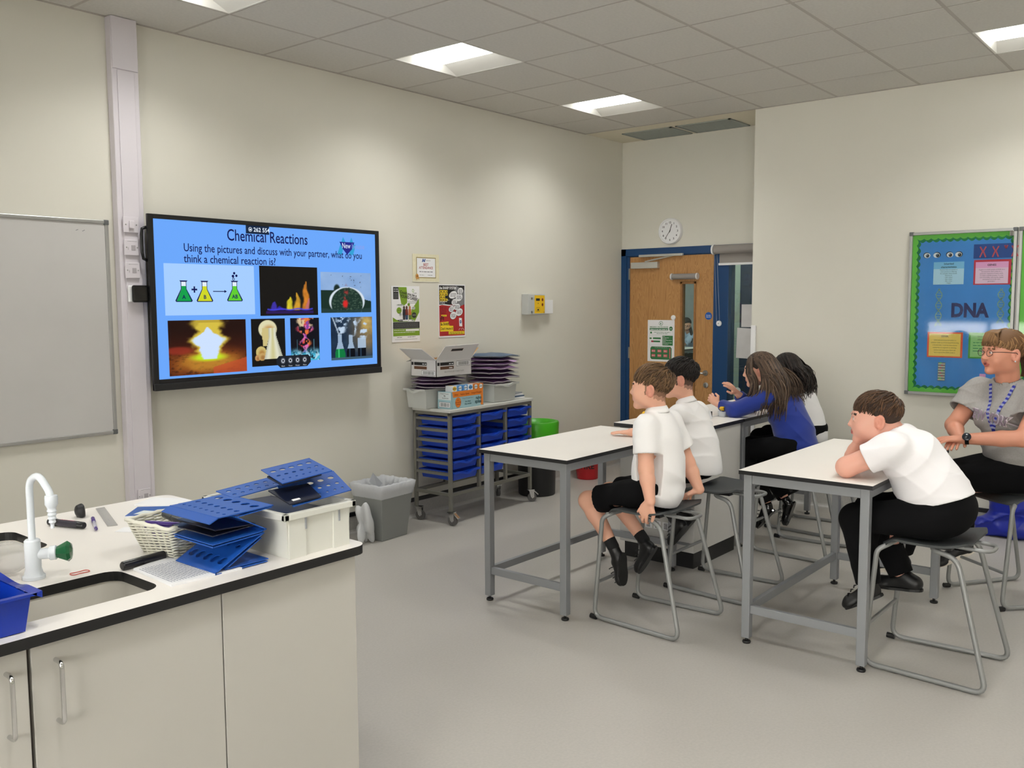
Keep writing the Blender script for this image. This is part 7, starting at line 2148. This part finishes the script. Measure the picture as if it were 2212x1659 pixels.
def trousers(J, m, parent, full=True, b=1.0, name='trousers', radii=(.085, .062, .054, .046), cut=.75, seat_z=None, pel=(.135, .11, .095), amp=.004, seed=5, wz=.06, topn=None):
    pts = np.array([J[k] for k in ('pelvis', 'hipL', 'hipR', 'knL', 'knR', 'anL', 'anR')])
    S = SDF(pts.min(0) - .16, pts.max(0) + .17, .0048)
    X = nv(J['hipR'] - J['hipL']); up = nv(J['chest'] - J['pelvis']); x = nv(X - up * (X @ up)); f = np.cross(up, x)
    S.ell(J['pelvis'], A3(pel) * b, np.stack([x, f, up], 1), k=0)
    for sd in 'LR':
        S.cap(J['hip' + sd], J['kn' + sd], radii[0] * b, radii[1] * b, k=.04)
        if full:
            S.cap(J['kn' + sd], J['an' + sd] * 1.08 - J['kn' + sd] * .08, radii[1] * b, radii[3] * b, k=.03)
    if amp: S.wave(folds(amp, [(.2, 1, .3, 30), (.5, .3, .9, 36)], seed))
    for sd in 'LR':
        if full:
            ax = nv(J['an' + sd] - J['kn' + sd]); q = J['an' + sd] + ax * .012; r = radii[3] * b
        else:
            ax = nv(J['kn' + sd] - J['hip' + sd]); q = J['hip' + sd] + (J['kn' + sd] - J['hip' + sd]) * cut; r = radii[1] * b
        R = S._reg(np.minimum(q, q + ax * .12) - .1, np.maximum(q, q + ax * .12) + .1, 0)
        sl, XX, YY, ZZ = R
        dd = (XX - q[0]) * ax[0] + (YY - q[1]) * ax[1] + (ZZ - q[2]) * ax[2]
        rad = np.sqrt(np.maximum((XX - q[0]) ** 2 + (YY - q[1]) ** 2 + (ZZ - q[2]) ** 2 - dd ** 2, 0))
        S.F[sl] = np.maximum(S.F[sl], -np.maximum(-dd, rad - .10 * b))
        S.cap(q - ax * .02, q + ax * .04, r - .008, k=0, op='cut')
    S.plane(J['pelvis'] + A3((0, 0, wz)), topn if topn is not None else (0, -.2, 1), k=.006)
    if seat_z is not None: 
        zz = S.lo[2] + S.res * np.arange(S.n[2], dtype=np.float32)[None, None, :]
        if callable(seat_z): seat_z(S)
        else:
            # flattened where it rests on the stool
            X_ = S.lo[0] + S.res * np.arange(S.n[0], dtype=np.float32)[:, None, None]; Y_ = S.lo[1] + S.res * np.arange(S.n[1], dtype=np.float32)[None, :, None]
            m_ = np.maximum(np.maximum(zz - seat_z[0], seat_z[0] - .10 - zz), np.maximum(np.abs(X_ - seat_z[1]) - seat_z[3], np.abs(Y_ - seat_z[2]) - seat_z[4]))
            S.F = np.maximum(S.F, -m_)
    return S.build(name, m, parent)

def sock(J, sd, parent, frm=.72, r=(.034, .032)):
    a = J['kn' + sd] + (J['an' + sd] - J['kn' + sd]) * frm; b_ = J['an' + sd]
    S = SDF(np.minimum(a, b_) - .07, np.maximum(a, b_) + .07, .004)
    S.cap(a, b_ + nv(b_ - a) * .02, r[0], r[1], k=0); S.plane(a, nv(a - b_), k=.002)
    return S.build('sock', M_BLKS, parent)

# ---- boy 1
H_BR = hair_mat('light_brown_hair', (74, 52, 34), (128, 98, 66)); H_BRD = mat('brown_under_hair', (62, 46, 34), 0.8); M_FADE1 = mat('short_brown_fade', (138, 102, 80), 0.85, noise=(300, .15))
J1 = dict(pelvis=(1.075, -2.60, .70), chest=(1.075, -2.605, .93), neck=(1.075, -2.595, 1.085), shL=(.945, -2.60, 1.015), shR=(1.205, -2.60, 1.015),
          elL=(.905, -2.630, .815), wrL=(.880, -2.670, .660), elR=(1.265, -2.665, .80), wrR=(1.285, -2.725, .660),
          hipL=(.985, -2.57, .675), hipR=(1.165, -2.57, .675), knL=(.975, -2.235, .590), knR=(1.195, -2.225, .600), anL=(.970, -2.385, .385), anR=(1.175, -2.445, .385), head=(1.058, -2.563, 1.200))
b1, J, P, Fm, hc, s = make_person('boy with tousled light brown hair and white polo, gripping his stool, back to camera', dict(
    skin=M_SKIN, base=(1.075, -2.60, 0), J=J1, face=(-.34, .93, .03), brow=H_BRD, handL=dict(d=(-.10, .50, -.85), n=(-.85, -.25, .45), side=-1, curl=(.45, .45, .48, .5), thumb=.3, spread=.16),
    handR=dict(d=(.15, .85, -.42), n=(.1, .3, .9), side=-1, curl=(.3, .3, .3, .35), thumb=.4), fade=(0, -.026, -.066), fade_mat=M_FADE1, fade_lo=mat('faint_brown_fade', (182, 136, 112), .8, noise=(300, .12)), hs=1.0, hs_head=1.0, leg_r=(.060, .050, .046, .031), arm_r=(.044, .038, .037, .025)))
polo(J, M_SHIRT, b1, widths=(.152, .142, .12), depths=(.128, .108, .08), hem=((1.075, -2.60, .640), (0, .42, -1)), sleeve=.60, slr=(.058, .064), seed=3, folds_amp=.0065, gap=.010)
collar_band(J, M_SHIRT, b1, r=.050, h=.026, tilt=(0, .12, 1), c=(1.072, -2.588, 1.080), open_dir=(-.1, 1, 0))
trousers(J, M_BLKC, b1, full=False, name='shorts', cut=.80, radii=(.082, .068, 0, 0), seat_z=(.603, 1.075, -2.60, .22, .19), amp=.003, pel=(.128, .105, .09), wz=.04)
for sd in 'LR': sock(J, sd, b1)
shoe(((.970, -2.40, .365), (.965, -2.462, .345), (.975, -2.462, .175)), M_SHOE, 'shoe', b1, s=.9)
shoe(((1.175, -2.455, .370), (1.175, -2.535, .345), (1.175, -2.435, .185)), M_SHOE, 'shoe', b1, s=.9)
scalp_cap(P, Fm, hc, s, H_BRD, b1, zline=.030, back=-.012)
short_hair(P, Fm, s, H_BR, b1, 4, zline=.004, length=.064, count=1300, fringe=.018, sweep=(-.25, 1, .0), lift=1.25, back=-.036)

# ---- boy 2
H_BK = hair_mat('near_black_hair', (16, 13, 12), (40, 32, 28)); H_BKD = mat('black_under_hair', (20, 17, 16), 0.8); M_FADE2 = mat('short_black_fade', (96, 72, 60), 0.85, noise=(300, .2))
J2 = dict(pelvis=(1.765, -2.475, .70), chest=(1.775, -2.425, .91), neck=(1.775, -2.375, 1.055), shL=(1.650, -2.395, .990), shR=(1.90, -2.385, .985),
          elL=(1.625, -2.250, .885), wrL=(1.605, -2.105, .872), elR=(1.975, -2.25, .905), wrR=(1.93, -2.115, .905),
          hipL=(1.675, -2.44, .675), hipR=(1.86, -2.44, .675), knL=(1.68, -2.13, .600), knR=(1.87, -2.13, .600), anL=(1.695, -2.330, .395), anR=(1.86, -2.30, .40), head=(1.755, -2.340, 1.190))
b2, J, P, Fm, hc, s = make_person('boy with cropped black hair and white polo leaning on the table by the island', dict(
    skin=M_SKIN, base=(1.765, -2.475, 0), J=J2, face=(-.45, .89, -.06), brow=H_BKD, handL=dict(d=(-.18, 1, -.06), n=(0, 0, 1), side=1, curl=(.05, .06, .08, .1), thumb=.3, spread=.15),
    handR=dict(d=(-.3, 1, -.1), n=(0, 0, 1), side=-1, curl=(.2, .2, .25, .3), thumb=.3), fade=(0, -.030, -.070), fade_mat=M_FADE2, fade_lo=mat('faint_black_fade', (160, 122, 104), .8, noise=(300, .15)), hs=.88, hs_head=1.0, leg_r=(.060, .050, .046, .031), arm_r=(.042, .036, .034, .024)))
polo(J, M_SHIRT, b2, widths=(.140, .135, .12), depths=(.122, .102, .08), hem=((1.765, -2.475, .668), (0, .15, -1)), sleeve=.66, slr=(.056, .060), seed=8, folds_amp=.007, gap=.010)
collar_band(J, M_SHIRT, b2, r=.049, h=.026, tilt=(-.05, .30, 1), c=(1.772, -2.372, 1.052), open_dir=(-.2, 1, 0))
trousers(J, M_BLKC, b2, full=False, name='shorts', cut=.85, radii=(.080, .064, 0, 0), seat_z=(.603, 1.765, -2.55, .26, .2), amp=.003, pel=(.125, .105, .09), wz=.04)
for sd in 'LR': sock(J, sd, b2)
shoe(((1.695, -2.345, .375), (1.69, -2.445, .345), (1.70, -2.335, .205)), M_SHOE, 'shoe', b2, s=.9)
shoe(((1.86, -2.315, .380), (1.86, -2.40, .345), (1.865, -2.29, .21)), M_SHOE, 'shoe', b2, s=.9)
scalp_cap(P, Fm, hc, s, H_BKD, b2, zline=.030, back=-.005, grow=.006)
short_hair(P, Fm, s, H_BK, b2, 14, zline=.010, length=.058, count=1200, fringe=.012, sweep=(-.2, 1, .0), lift=1.15, back=-.030)

# ---- boy 3, leaning on his elbows
M_SHIRT3 = mat('white_tee_cotton', (238, 235, 237), 0.8, sheen=0.2)
H_BR3 = hair_mat('brown_hair', (52, 34, 22), (98, 68, 44)); H_BR3D = mat('dark_brown_under_hair', (52, 36, 26), 0.8)
J3 = dict(pelvis=(1.33, -3.905, .715), chest=(1.325, -3.765, .925), neck=(1.32, -3.680, 1.035), shL=(1.175, -3.715, .990), shR=(1.465, -3.690, .985),
          elL=(1.135, -3.535, .893), wrL=(1.345, -3.475, .880), elR=(1.42, -3.475, .893), wrR=(1.352, -3.520, .985),
          hipL=(1.235, -3.87, .69), hipR=(1.43, -3.87, .69), knL=(1.215, -3.565, .640), knR=(1.44, -3.56, .650), anL=(1.195, -3.625, .370), anR=(1.42, -3.70, .375), head=(1.290, -3.600, 1.100))
b3, J, P, Fm, hc, s = make_person('boy in white T-shirt leaning on the table with his chin on his hand', dict(
    skin=M_SKIN2, base=(1.33, -3.905, 0), J=J3, face=(-.42, .90, .0), hup=(0, .06, 1), brow=H_BR3D, handL=dict(d=(1, .15, 0), n=(0, .2, 1), side=-1, curl=(.2, .2, .2, .2), thumb=.3),
    handR=dict(d=(-.35, -.15, .62), n=(-.5, .8, -.2), side=-1, curl=(.5, .55, .6, .6), thumb=.4), fade=None, hs=.92, hs_head=1.05, cheek=1.2, rn=.056, leg_r=(.072, .058, .055, .036), arm_r=(.050, .046, .042, .028), b=1.15))
polo(J, M_SHIRT3, b3, b=1.12, widths=(.152, .150, .13), depths=(.130, .118, .09), hem=((1.33, -3.80, .725), (0, -.34, -1)), sleeve=.50, slr=(.066, .062), seed=21, folds_amp=.0065, neck_r=.050, gap=.011)
trousers(J, M_BLKC, b3, full=True, b=1.08, name='trousers', radii=(.092, .070, .06, .050), seat_z=(.604, 1.335, -3.875, .23, .22), pel=(.150, .125, .112), amp=.003, wz=.12, topn=(0, .1, 1))
shoe(((1.195, -3.640, .350), (1.20, -3.690, .315), (1.185, -3.535, .225)), M_SHOE, 'shoe', b3, s=1.0)
shoe(((1.42, -3.72, .355), (1.42, -3.80, .300), (1.42, -3.585, .285)), M_SHOE, 'shoe', b3, s=1.0)
scalp_cap(P, Fm, hc, s, H_BR3D, b3, zline=.018, back=-.035, grow=.006)
short_hair(P, Fm, s, H_BR3, b3, 24, zline=.004, length=.060, count=1300, fringe=.022, sweep=(-.1, 1, .0), lift=.8, back=-.040, thick=.0040, side=-.006)

# ---- girl 1, blue jumper
M_BJ = mat('royal_blue_jumper', (26, 50, 138), 0.9, sheen=0.3, bump=(400, .2))
H_LG = hair_mat('long_brown_hair', (44, 32, 26), (112, 90, 72)); H_LGD = mat('long_hair_base', (50, 38, 32), 0.7)
J4 = dict(pelvis=(2.83, -2.63, .715), chest=(2.82, -2.545, .93), neck=(2.81, -2.450, 1.070), shL=(2.69, -2.480, 1.010), shR=(2.95, -2.460, 1.010),
          elL=(2.635, -2.270, .915), wrL=(2.665, -2.135, .945), elR=(2.93, -2.23, .925), wrR=(2.83, -2.19, 1.015),
          hipL=(2.74, -2.60, .685), hipR=(2.92, -2.60, .685), knL=(2.735, -2.275, .635), knR=(2.91, -2.27, .64), anL=(2.74, -2.46, .31), anR=(2.86, -2.53, .335), head=(2.775, -2.375, 1.180))
b4, J, P, Fm, hc, s = make_person('girl with long brown hair and royal blue jumper, elbows on the far table', dict(
    skin=M_SKIN, base=(2.83, -2.63, 0), J=J4, face=(-.35, .93, -.10), brow=H_LGD, handL=dict(d=(-.1, .62, .5), n=(-.9, 0, .3), side=1, curl=(.75, .75, .8, .8), thumb=.7),
    handR=dict(d=(-.55, .35, .62), n=(-.3, -.5, .6), side=-1, curl=(.2, .25, .3, .35), thumb=.4), hs=.86, hs_head=1.0, leg_r=(.058, .046, .043, .028)))
polo(J, M_BJ, b4, b=1.08, widths=(.130, .135, .12), depths=(.115, .105, .08), hem=((2.83, -2.63, .655), (0, .35, -1)), sleeve=1.0, slr=(.056, .052), seed=31, folds_amp=.008, name='jumper',
     extra=lambda S: [S.cap(J['el' + d], J['el' + d] * .2 + J['wr' + d] * .8, .052, .037, k=.02) for d in 'LR'])
trousers(J, M_BLKC, b4, full=True, name='trousers', radii=(.085, .064, .05, .050), seat_z=(.604, 2.80, -2.68, .24, .22), amp=.003)
M_PAT = mat('black_patent', (10, 10, 11), 0.12)
shoe(((2.74, -2.475, .285), (2.735, -2.52, .255), (2.745, -2.405, .115)), M_PAT, 'shoe', b4, s=.85)
shoe(((2.86, -2.545, .315), (2.86, -2.61, .300), (2.865, -2.555, .135)), M_PAT, 'shoe', b4, s=.85)
scalp_cap(P, Fm, hc, s, H_LGD, b4, zline=.004, back=-.07, grow=.008)
def long_hair(P, Fm, hc, s, m, parent, seed, count, ends, drape, part_x=0.01, thick=.006, wav=.004):
    rnd = random.Random(seed); mb = MB()
    for k in range(count):
        a = rnd.uniform(-math.pi, math.pi); el = rnd.uniform(.15, 1.45)
        d = Vector((math.sin(a) * math.cos(el), -math.cos(a) * math.cos(el), math.sin(el)))
        if d.y > (.85 if d.x < part_x - .1 else .55): continue
        R = Vector((.0785, .0985, .0825)); c = Vector((0, -.018, .040))
        p = Vector((c.x + d.x * R.x, c.y + d.y * R.y, c.z + d.z * R.z))
        # slide down over the skull first
        pts = []; q = p.copy()
        sx = 1 if q.x > part_x else -1
        for i in range(5):
            pts.append(A3(P(*q)))
            q = q + Vector((sx * .016, -.012 if q.y < .03 else .002, -.012 - .006 * i))
            e = Vector(((q.x - c.x) / R.x, (q.y - c.y) / R.y, (q.z - c.z) / R.z))
            if e.length < 1.04: e = e / e.length * 1.05; q = Vector((c.x + e.x * R.x, c.y + e.y * R.y, c.z + e.z * R.z))
        p0 = pts[-1]
        tgt = drape(rnd, (p0 - hc) @ Fm, a, ends)
        for i in range(1, 10):
            f = i / 9
            w = A3((math.sin(f * 6 + a * 3), math.cos(f * 5 + k), 0)) * wav
            pts.append(p0 * (1 - f) ** 1.0 + tgt * f + A3((0, -.030, .022)) * math.sin(math.pi * f) + w)
        lock(mb, [tuple(t) for t in pts], thick * rnd.uniform(.6, 1.3), seg=4, flat=.4)
    return mb.build('hair', m, parent, smooth=True)
def dr1(rnd, loc, a, e):
    if loc[0] < -.02 or (abs(loc[0]) <= .03 and rnd.random() < .3):      # near side hangs past the face and over the arm
        if loc[1] > .025: return A3((2.655 + rnd.uniform(-.03, .03), -2.375 + rnd.uniform(-.03, .04), .95 + rnd.uniform(-.04, .06)))
        if loc[1] > -.03: return A3((2.650 + rnd.uniform(-.035, .04), -2.45 + rnd.uniform(-.05, .05), .90 + rnd.uniform(-.03, .10)))
        return A3((2.68 + rnd.uniform(-.04, .08), -2.55 + rnd.uniform(-.06, .06), .89 + rnd.uniform(-.03, .12)))
    return A3((2.80 + rnd.uniform(-.08, .10), -2.61 + rnd.uniform(-.05, .04), .95 + rnd.uniform(-.04, .11)))
long_hair(P, Fm, hc, s, H_LG, b4, 5, 1150, None, dr1)

# ---- girl 2, behind
H_DK = hair_mat('dark_wavy_hair', (18, 14, 13), (48, 36, 30)); H_DKD = mat('dark_hair_base', (24, 19, 18), 0.7)
J5 = {k: A3(v) + A3((.62, .145, -.035 if k in ('head',) else 0)) for k, v in J4.items()}
J5['head'] = A3((3.42, -2.290, 1.150)); J5['neck'] = A3((3.44, -2.345, 1.035)); J5['chest'] = A3((3.45, -2.42, .90)); J5['shL'] = A3((3.32, -2.36, .98)); J5['shR'] = A3((3.57, -2.35, .98)); J5['elL'] = A3((3.28, -2.14, .91)); J5['wrL'] = A3((3.30, -2.02, .90)); J5['elR'] = A3((3.6, -2.14, .91)); J5['wrR'] = A3((3.52, -2.02, .90))
b5, J, P, Fm, hc, s = make_person('girl with dark wavy hair almost hidden behind the girl in the blue jumper', dict(
    skin=M_SKIN, base=(3.45, -2.485, 0), J=J5, face=(-.2, .97, -.1), brow=H_DKD, handL=dict(d=(.3, .8, 0), n=(0, 0, 1), side=1), handR=dict(d=(-.4, .8, 0), n=(0, 0, 1), side=-1), hs=.80, hs_head=.93, res=.005, leg_r=(.058, .046, .043, .028)))
polo(J, M_SHIRT, b5, widths=(.125, .13, .12), depths=(.10, .10, .08), hem=((3.45, -2.485, .655), (0, .3, -1)), sleeve=.6, seed=41, res=.006)
trousers(J, M_BLKC, b5, full=True, name='trousers', radii=(.085, .064, .05, .050), seat_z=(.604, 3.44, -2.51, .24, .22), amp=0)
for sd, dx in (('L', 0), ('R', .0)):
    an = J['an' + sd]; shoe((tuple(an + A3((0, -.01, -.02))), tuple(an + A3((0, -.07, -.045))), tuple(an + A3((0, .07, -.13)))), M_SHOE, 'shoe', b5, s=.85, res=.005)
scalp_cap(P, Fm, hc, s, H_DKD, b5, zline=.004, back=-.06, grow=.008)
long_hair(P, Fm, hc, s, H_DK, b5, 9, 360, None, lambda rnd, loc, a, e: A3((3.46 + rnd.uniform(-.12, .08), -2.44 + rnd.uniform(-.05, .03), .93 + rnd.uniform(-.02, .12))), wav=.010)

# ---- woman in the grey T-shirt
M_GT_ = mat('grey_marl_tee', (156, 153, 150), 0.85, noise=(120, .06), bump=(300, .15)); H_GB = hair_mat('ginger_brown_hair', (96, 66, 40), (168, 128, 84)); H_GBD = mat('ginger_under_hair', (112, 80, 50), 0.7)
J6 = dict(pelvis=(2.64, -3.98, .735), chest=(2.575, -3.930, 1.01), neck=(2.535, -3.905, 1.215), shL=(2.475, -4.085, 1.125), shR=(2.625, -3.745, 1.125),
          elL=(2.330, -4.030, .925), wrL=(2.270, -3.755, .905), elR=(2.510, -3.650, .945), wrR=(2.345, -3.720, .895),
          hipL=(2.555, -4.03, .70), hipR=(2.60, -3.86, .70), knL=(2.42, -3.71, .64), knR=(2.44, -3.52, .62), anL=(2.56, -3.70, .27), anR=(2.50, -3.40, .20), head=(2.485, -3.885, 1.355))
b6, J, P, Fm, hc, s = make_person('woman in grey lettered T-shirt with glasses and lanyard, seated at the right edge', dict(
    skin=M_SKIN3, base=(2.64, -3.98, 0), J=J6, face=(-.74, .67, .04), brow=H_GBD, handL=dict(d=(-.28, .95, -.05), n=(-.2, 0, 1), side=1, curl=(.15, .15, .18, .2), thumb=.3, spread=.1),
    handR=dict(d=(-.75, .1, -.12), n=(0, 0, 1), side=-1, curl=(.2, .2, .25, .3), thumb=.3), hs=1.0, hs_head=1.06, rn=.058, child=False, mouth=.0028, leg_r=(.085, .062, .058, .036), arm_r=(.052, .044, .042, .027), b=1.2, res=.004))
polo(J, M_GT_, b6, b=1.22, widths=(.162, .155, .13), depths=(.142, .122, .085), hem=((2.62, -3.98, .725), (-.15, .1, -1)), sleeve=.52, slr=(.066, .072), seed=51, folds_amp=.009, name='t_shirt', neck_r=.054, gap=.010,
     extra=lambda S: [S.ell(A3((2.47, -3.955, 1.005)), (.075, .075, .07), k=.05), S.ell(A3((2.53, -3.815, 1.005)), (.075, .075, .07), k=.05)])
trousers(J, M_BLKC, b6, full=True, b=1.1, name='trousers', radii=(.100, .078, .06, .058), pel=(.165, .14, .11), amp=.004, wz=.05, seat_z=(.606, 2.62, -3.95, .26, .26))
M_SOLE = mat('white_rubber_sole', (214, 206, 194), 0.5)
shoe(((2.56, -3.71, .245), (2.60, -3.76, .225), (2.47, -3.60, .135)), M_SHOE, 'shoe', b6, s=1.05, sole=M_SOLE)
shoe(((2.50, -3.40, .175), (2.535, -3.44, .085), (2.40, -3.24, .060)), M_SHOE, 'shoe', b6, s=1.05, sole=M_SOLE)
scalp_cap(P, Fm, hc, s, H_GBD, b6, zline=.016, back=-.045, grow=.007)
short_hair(P, Fm, s, H_GB, b6, 44, zline=.004, length=.085, count=1300, fringe=.012, sweep=(.3, -.5, .0), lift=.55, back=-.030, thick=.0046)
# fringe combed down over the brow, and a tied bun low at the back
mb = MB(); rnd = random.Random(6)
for k in range(150):
    x = rnd.uniform(-.055, .06); p = [(x * .6 + .01, .035, .118), (x * .85, .070, .100), (x, .088 - abs(x) * .25, .072), (x * 1.12, .094 - abs(x) * .35, .040 + rnd.uniform(-.008, .012))]
    lock(mb, [tuple(P(*q)) for q in p], .0045)
mb.build('fringe', H_GB, b6, smooth=True)
mb = MB()
for k in range(110):
    a = rnd.uniform(0, 6.28); r = rnd.uniform(.008, .034)
    p = [(0.0 + r * .6 * math.cos(a), -.105, -.010 + r * .6 * math.sin(a)), (.005 + r * math.cos(a), -.135, -.035 + r * math.sin(a)), (.005 + r * math.cos(a + .8), -.145, -.075 + r * .7 * math.sin(a)), (.0 + r * .6 * math.cos(a), -.128, -.115)]
    lock(mb, [tuple(P(*q)) for q in p], .0055)
mb.build('hair_tie_tail', hair_mat('dark_tail_hair', (50, 34, 22), (110, 78, 50)), b6, smooth=True)
# glasses
mb = MB(); M_GLF = mat('dark_glasses_frame', (52, 34, 34), 0.3, metal=.4)
for q in (-1, 1):
    mb.tube([tuple(P(q * (.033 + .023 * math.cos(a)), .103 - .006 * abs(math.cos(a)), .000 + .016 * math.sin(a))) for a in [2 * math.pi * i / 16 for i in range(16)]], .0014, seg=5, closed=True)
    mb.tube([tuple(P(q * .056, .098, .006)), tuple(P(q * .080, .06, .008)), tuple(P(q * .086, -.010, .006)), tuple(P(q * .084, -.03, -.008))], .0019, seg=5)
mb.tube([tuple(P(-.010, .105, .002)), tuple(P(0, .109, .005)), tuple(P(.010, .105, .002))], .0014, seg=5)
mb.build('glasses', M_GLF, b6)
mb = MB(); mb.sphere(tuple(P(-.088, -.006, -.036)), .0045, 8); mb.build('pearl_earring', M_PAPER, b6, smooth=True)
# lanyard: two woven straps meeting on the chest
M_LY = mat('lanyard_blue', (30, 40, 150), 0.6); M_LW = mat('lanyard_pale', (150, 156, 190), 0.6)
def surf_pt(o, p, d):
    return p
mb = MB()
from mathutils.bvhtree import BVHTree
tee = [c for c in b6.children if c.name.startswith('t_shirt')][0]
bv = BVHTree.FromPolygons([tuple(Vector(v.co) + b6.location) for v in tee.data.vertices], [tuple(p.vertices) for p in tee.data.polygons])
fdir = Vector((-.90, .42, 0)).normalized(); xdir = Vector((.42, .90, 0)).normalized()
def on_chest(a, z, out=.003):
    """a = sideways from the middle of the chest (towards her right), z height"""
    o = Vector((2.56, -3.92, z)) + xdir * a + fdir * .5
    h = bv.ray_cast(o, -fdir)
    return (h[0] + fdir * out) if h[0] is not None else (Vector((2.52, -3.91, z)) + xdir * a + fdir * .09)
for sd in (-1, 1):
    path = [on_chest(sd * (.066 - .060 * f), 1.185 - .235 * f, .004) for f in [i / 22 for i in range(23)]]
    path = [Vector((2.545, -3.90, 1.225)) + xdir * sd * .062 - fdir * .02] + path
    for i in range(len(path) - 1):
        a, b_ = path[i], path[i + 1]; u = (b_ - a); w = u.cross(fdir).normalized() * .0085
        mb.prism([a - w, a + w, b_ + w, b_ - w], fdir * .0014, 0 if i % 2 else 1)
path = [on_chest(.0, .95 - .05 * f, .005) for f in (0, .5, 1)]
for i in range(2):
    a, b_ = path[i], path[i + 1]; u = (b_ - a); w = u.cross(fdir).normalized() * .010
    mb.prism([a - w, a + w, b_ + w, b_ - w], fdir * .002, 0)
mb.build('lanyard', [M_LY, M_LW], b6)
# chest lettering draped on the shirt
def chest_text(txt, size, z0, width, m_face, off):
    vs, fs, w_ = text_geo(txt, size, .0035)
    sc = width / w_; out = []
    for x, y in vs:
        out.append(tuple(on_chest((width / 2 - x * sc) + .02, z0 + y * 1.0 - .10 * ((x * sc) / width - .5) * .35, off)))
    mb = MB(); mb.add(out, [tuple(reversed(f)) for f in fs]); mb.add(out, fs); return mb.build('chest_lettering', m_face, b6)
chest_text('NEW YORK', .078, .985, .27, mat('lettering_white', (240, 232, 238), 0.7), .006)
chest_text('NEW YORK', .062, .992, .258, mat('lettering_lilac', (176, 160, 176), 0.7), .0075)
# watch
wd = nv(J['wrL'] - J['elL']); wc = J['wrL'] - wd * .018
Mw = Matrix.Translation(Vector(wc)) @ Vector(wd).to_track_quat('Z', 'Y').to_matrix().to_4x4()
mb = MB(); mb.lathe([(.028, -.010), (.0305, -.010), (.0305, .010), (.028, .010)], M=Mw, seg=24, cap=False); mb.build('watch_strap', M_BLKC, b6, smooth=True, angle=40)
wn = Vector(nv(A3((-.85, -.25, .45)) - wd * (A3((-.85, -.25, .45)) @ wd)))
Mf = Matrix.Translation(Vector(wc) + wn * .028) @ wn.to_track_quat('Z', 'Y').to_matrix().to_4x4()
mb = MB(); mb.lathe([(.021, 0), (.022, .008), (.018, .011), (.001, .0112)], M=Mf, seg=24, cap=False); mb.build('watch_case', mat('dark_watch_face', (24, 30, 40), 0.2), b6, smooth=True, angle=40)

# ---- girl seated in the room beyond the door
J7 = dict(pelvis=(11.45, 2.72, .70), chest=(11.40, 2.75, .95), neck=(11.35, 2.78, 1.10), shL=(11.25, 2.66, 1.03), shR=(11.50, 2.90, 1.03), elL=(11.10, 2.74, .90), wrL=(11.02, 2.92, .93), elR=(11.35, 3.02, .92), wrR=(11.15, 3.05, .93),
          hipL=(11.38, 2.68, .67), hipR=(11.50, 2.80, .67), knL=(11.10, 2.95, .62), knR=(11.22, 3.08, .62), anL=(11.15, 2.95, .30), anR=(11.27, 3.08, .30), head=(11.30, 2.80, 1.235))
M_PB = mat('pale_blue_shirt', (176, 196, 224), 0.8)
b7, J, P, Fm, hc, s = make_person('girl with a dark plait in a pale blue shirt, seen through the door pane', dict(
    skin=M_SKIN, base=(11.45, 2.72, 0), J=J7, face=(-.45, -.6, -.35), brow=H_DKD, handL=dict(d=(-.6, .6, 0), n=(0, 0, 1), side=1), handR=dict(d=(-1, 0, 0), n=(0, 0, 1), side=-1), hs=.85, res=.008))
polo(J, M_PB, b7, widths=(.13, .135, .12), depths=(.10, .10, .08), hem=((11.45, 2.72, .66), (0, 0, -1)), sleeve=.9, seed=61, res=.008, folds_amp=.006)
trousers(J, M_BLKC, b7, full=True, name='trousers', radii=(.085, .064, .05, .050), amp=0)
scalp_cap(P, Fm, hc, s, H_DKD, b7, zline=.012, back=-.06, grow=.008)
mb = MB(); mb.tube([tuple(P(-.07, -.03, -.02)), (11.22, 2.66, 1.10), (11.20, 2.64, 1.0), (11.19, 2.64, .93)], [.03, .027, .022, .012], seg=8); mb.build('plait', H_DKD, b7, smooth=True)
t = thing('lab_stool', 'stool under the girl in the far room', 'stool', (11.45, 2.72, 0))
MB().box(11.27, 11.63, 2.54, 2.90, .57, .60).build('seat', M_SEAT, t, bevel=.01)
mb = MB()
for a, b_ in ((11.30, 2.57), (11.60, 2.57), (11.30, 2.87), (11.60, 2.87)): mb.tube([(a, b_, 0), (a, b_, .57)], .011)
mb.build('leg_frame', M_TUBE, t)
t = make_table(10.15, 11.12, 2.3, 3.6, .86, 'white-topped table in the far room, glimpsed through the door pane', 'none'); t['group'] = 'tables beyond the door'
mb = MB(); mb.prism([(10.55, 2.62, .861), (10.9, 2.62, .861), (10.92, 2.85, .861), (10.6, 2.85, .861)], (0, 0, .008)); tag(mb.build('open_book', M_PAPER), 'white open book on the table in the far room', 'book')

# blue nylon bag on the floor by the back wall
S = SDF((3.72, -4.2, -.02), (4.18, -3.36, .42), .007)
S.cap((3.99, -3.52, .055), (3.97, -4.02, .07), .052, .065, k=0); S.cap((4.03, -3.62, .20), (4.01, -3.98, .22), .075, .085, k=.10); S.cap((4.05, -3.68, .30), (4.03, -3.92, .30), .045, .05, k=.10)
S.cap((3.97, -3.50, .03), (3.965, -3.45, .012), .02, .010, k=.02)
S.wave(folds(.022, [(.3, .9, .5, 30), (-.4, .6, 1, 38), (.7, -.5, .8, 26)], 77))
S.plane((0, 0, .001), (0, 0, -1)); S.plane((4.146, 0, 0), (1, 0, 0))
tag(S.build('sports_bag', mat('royal_blue_nylon', (14, 34, 150), 0.35)), 'crumpled royal blue nylon bag on the floor by the back wall', 'bag')
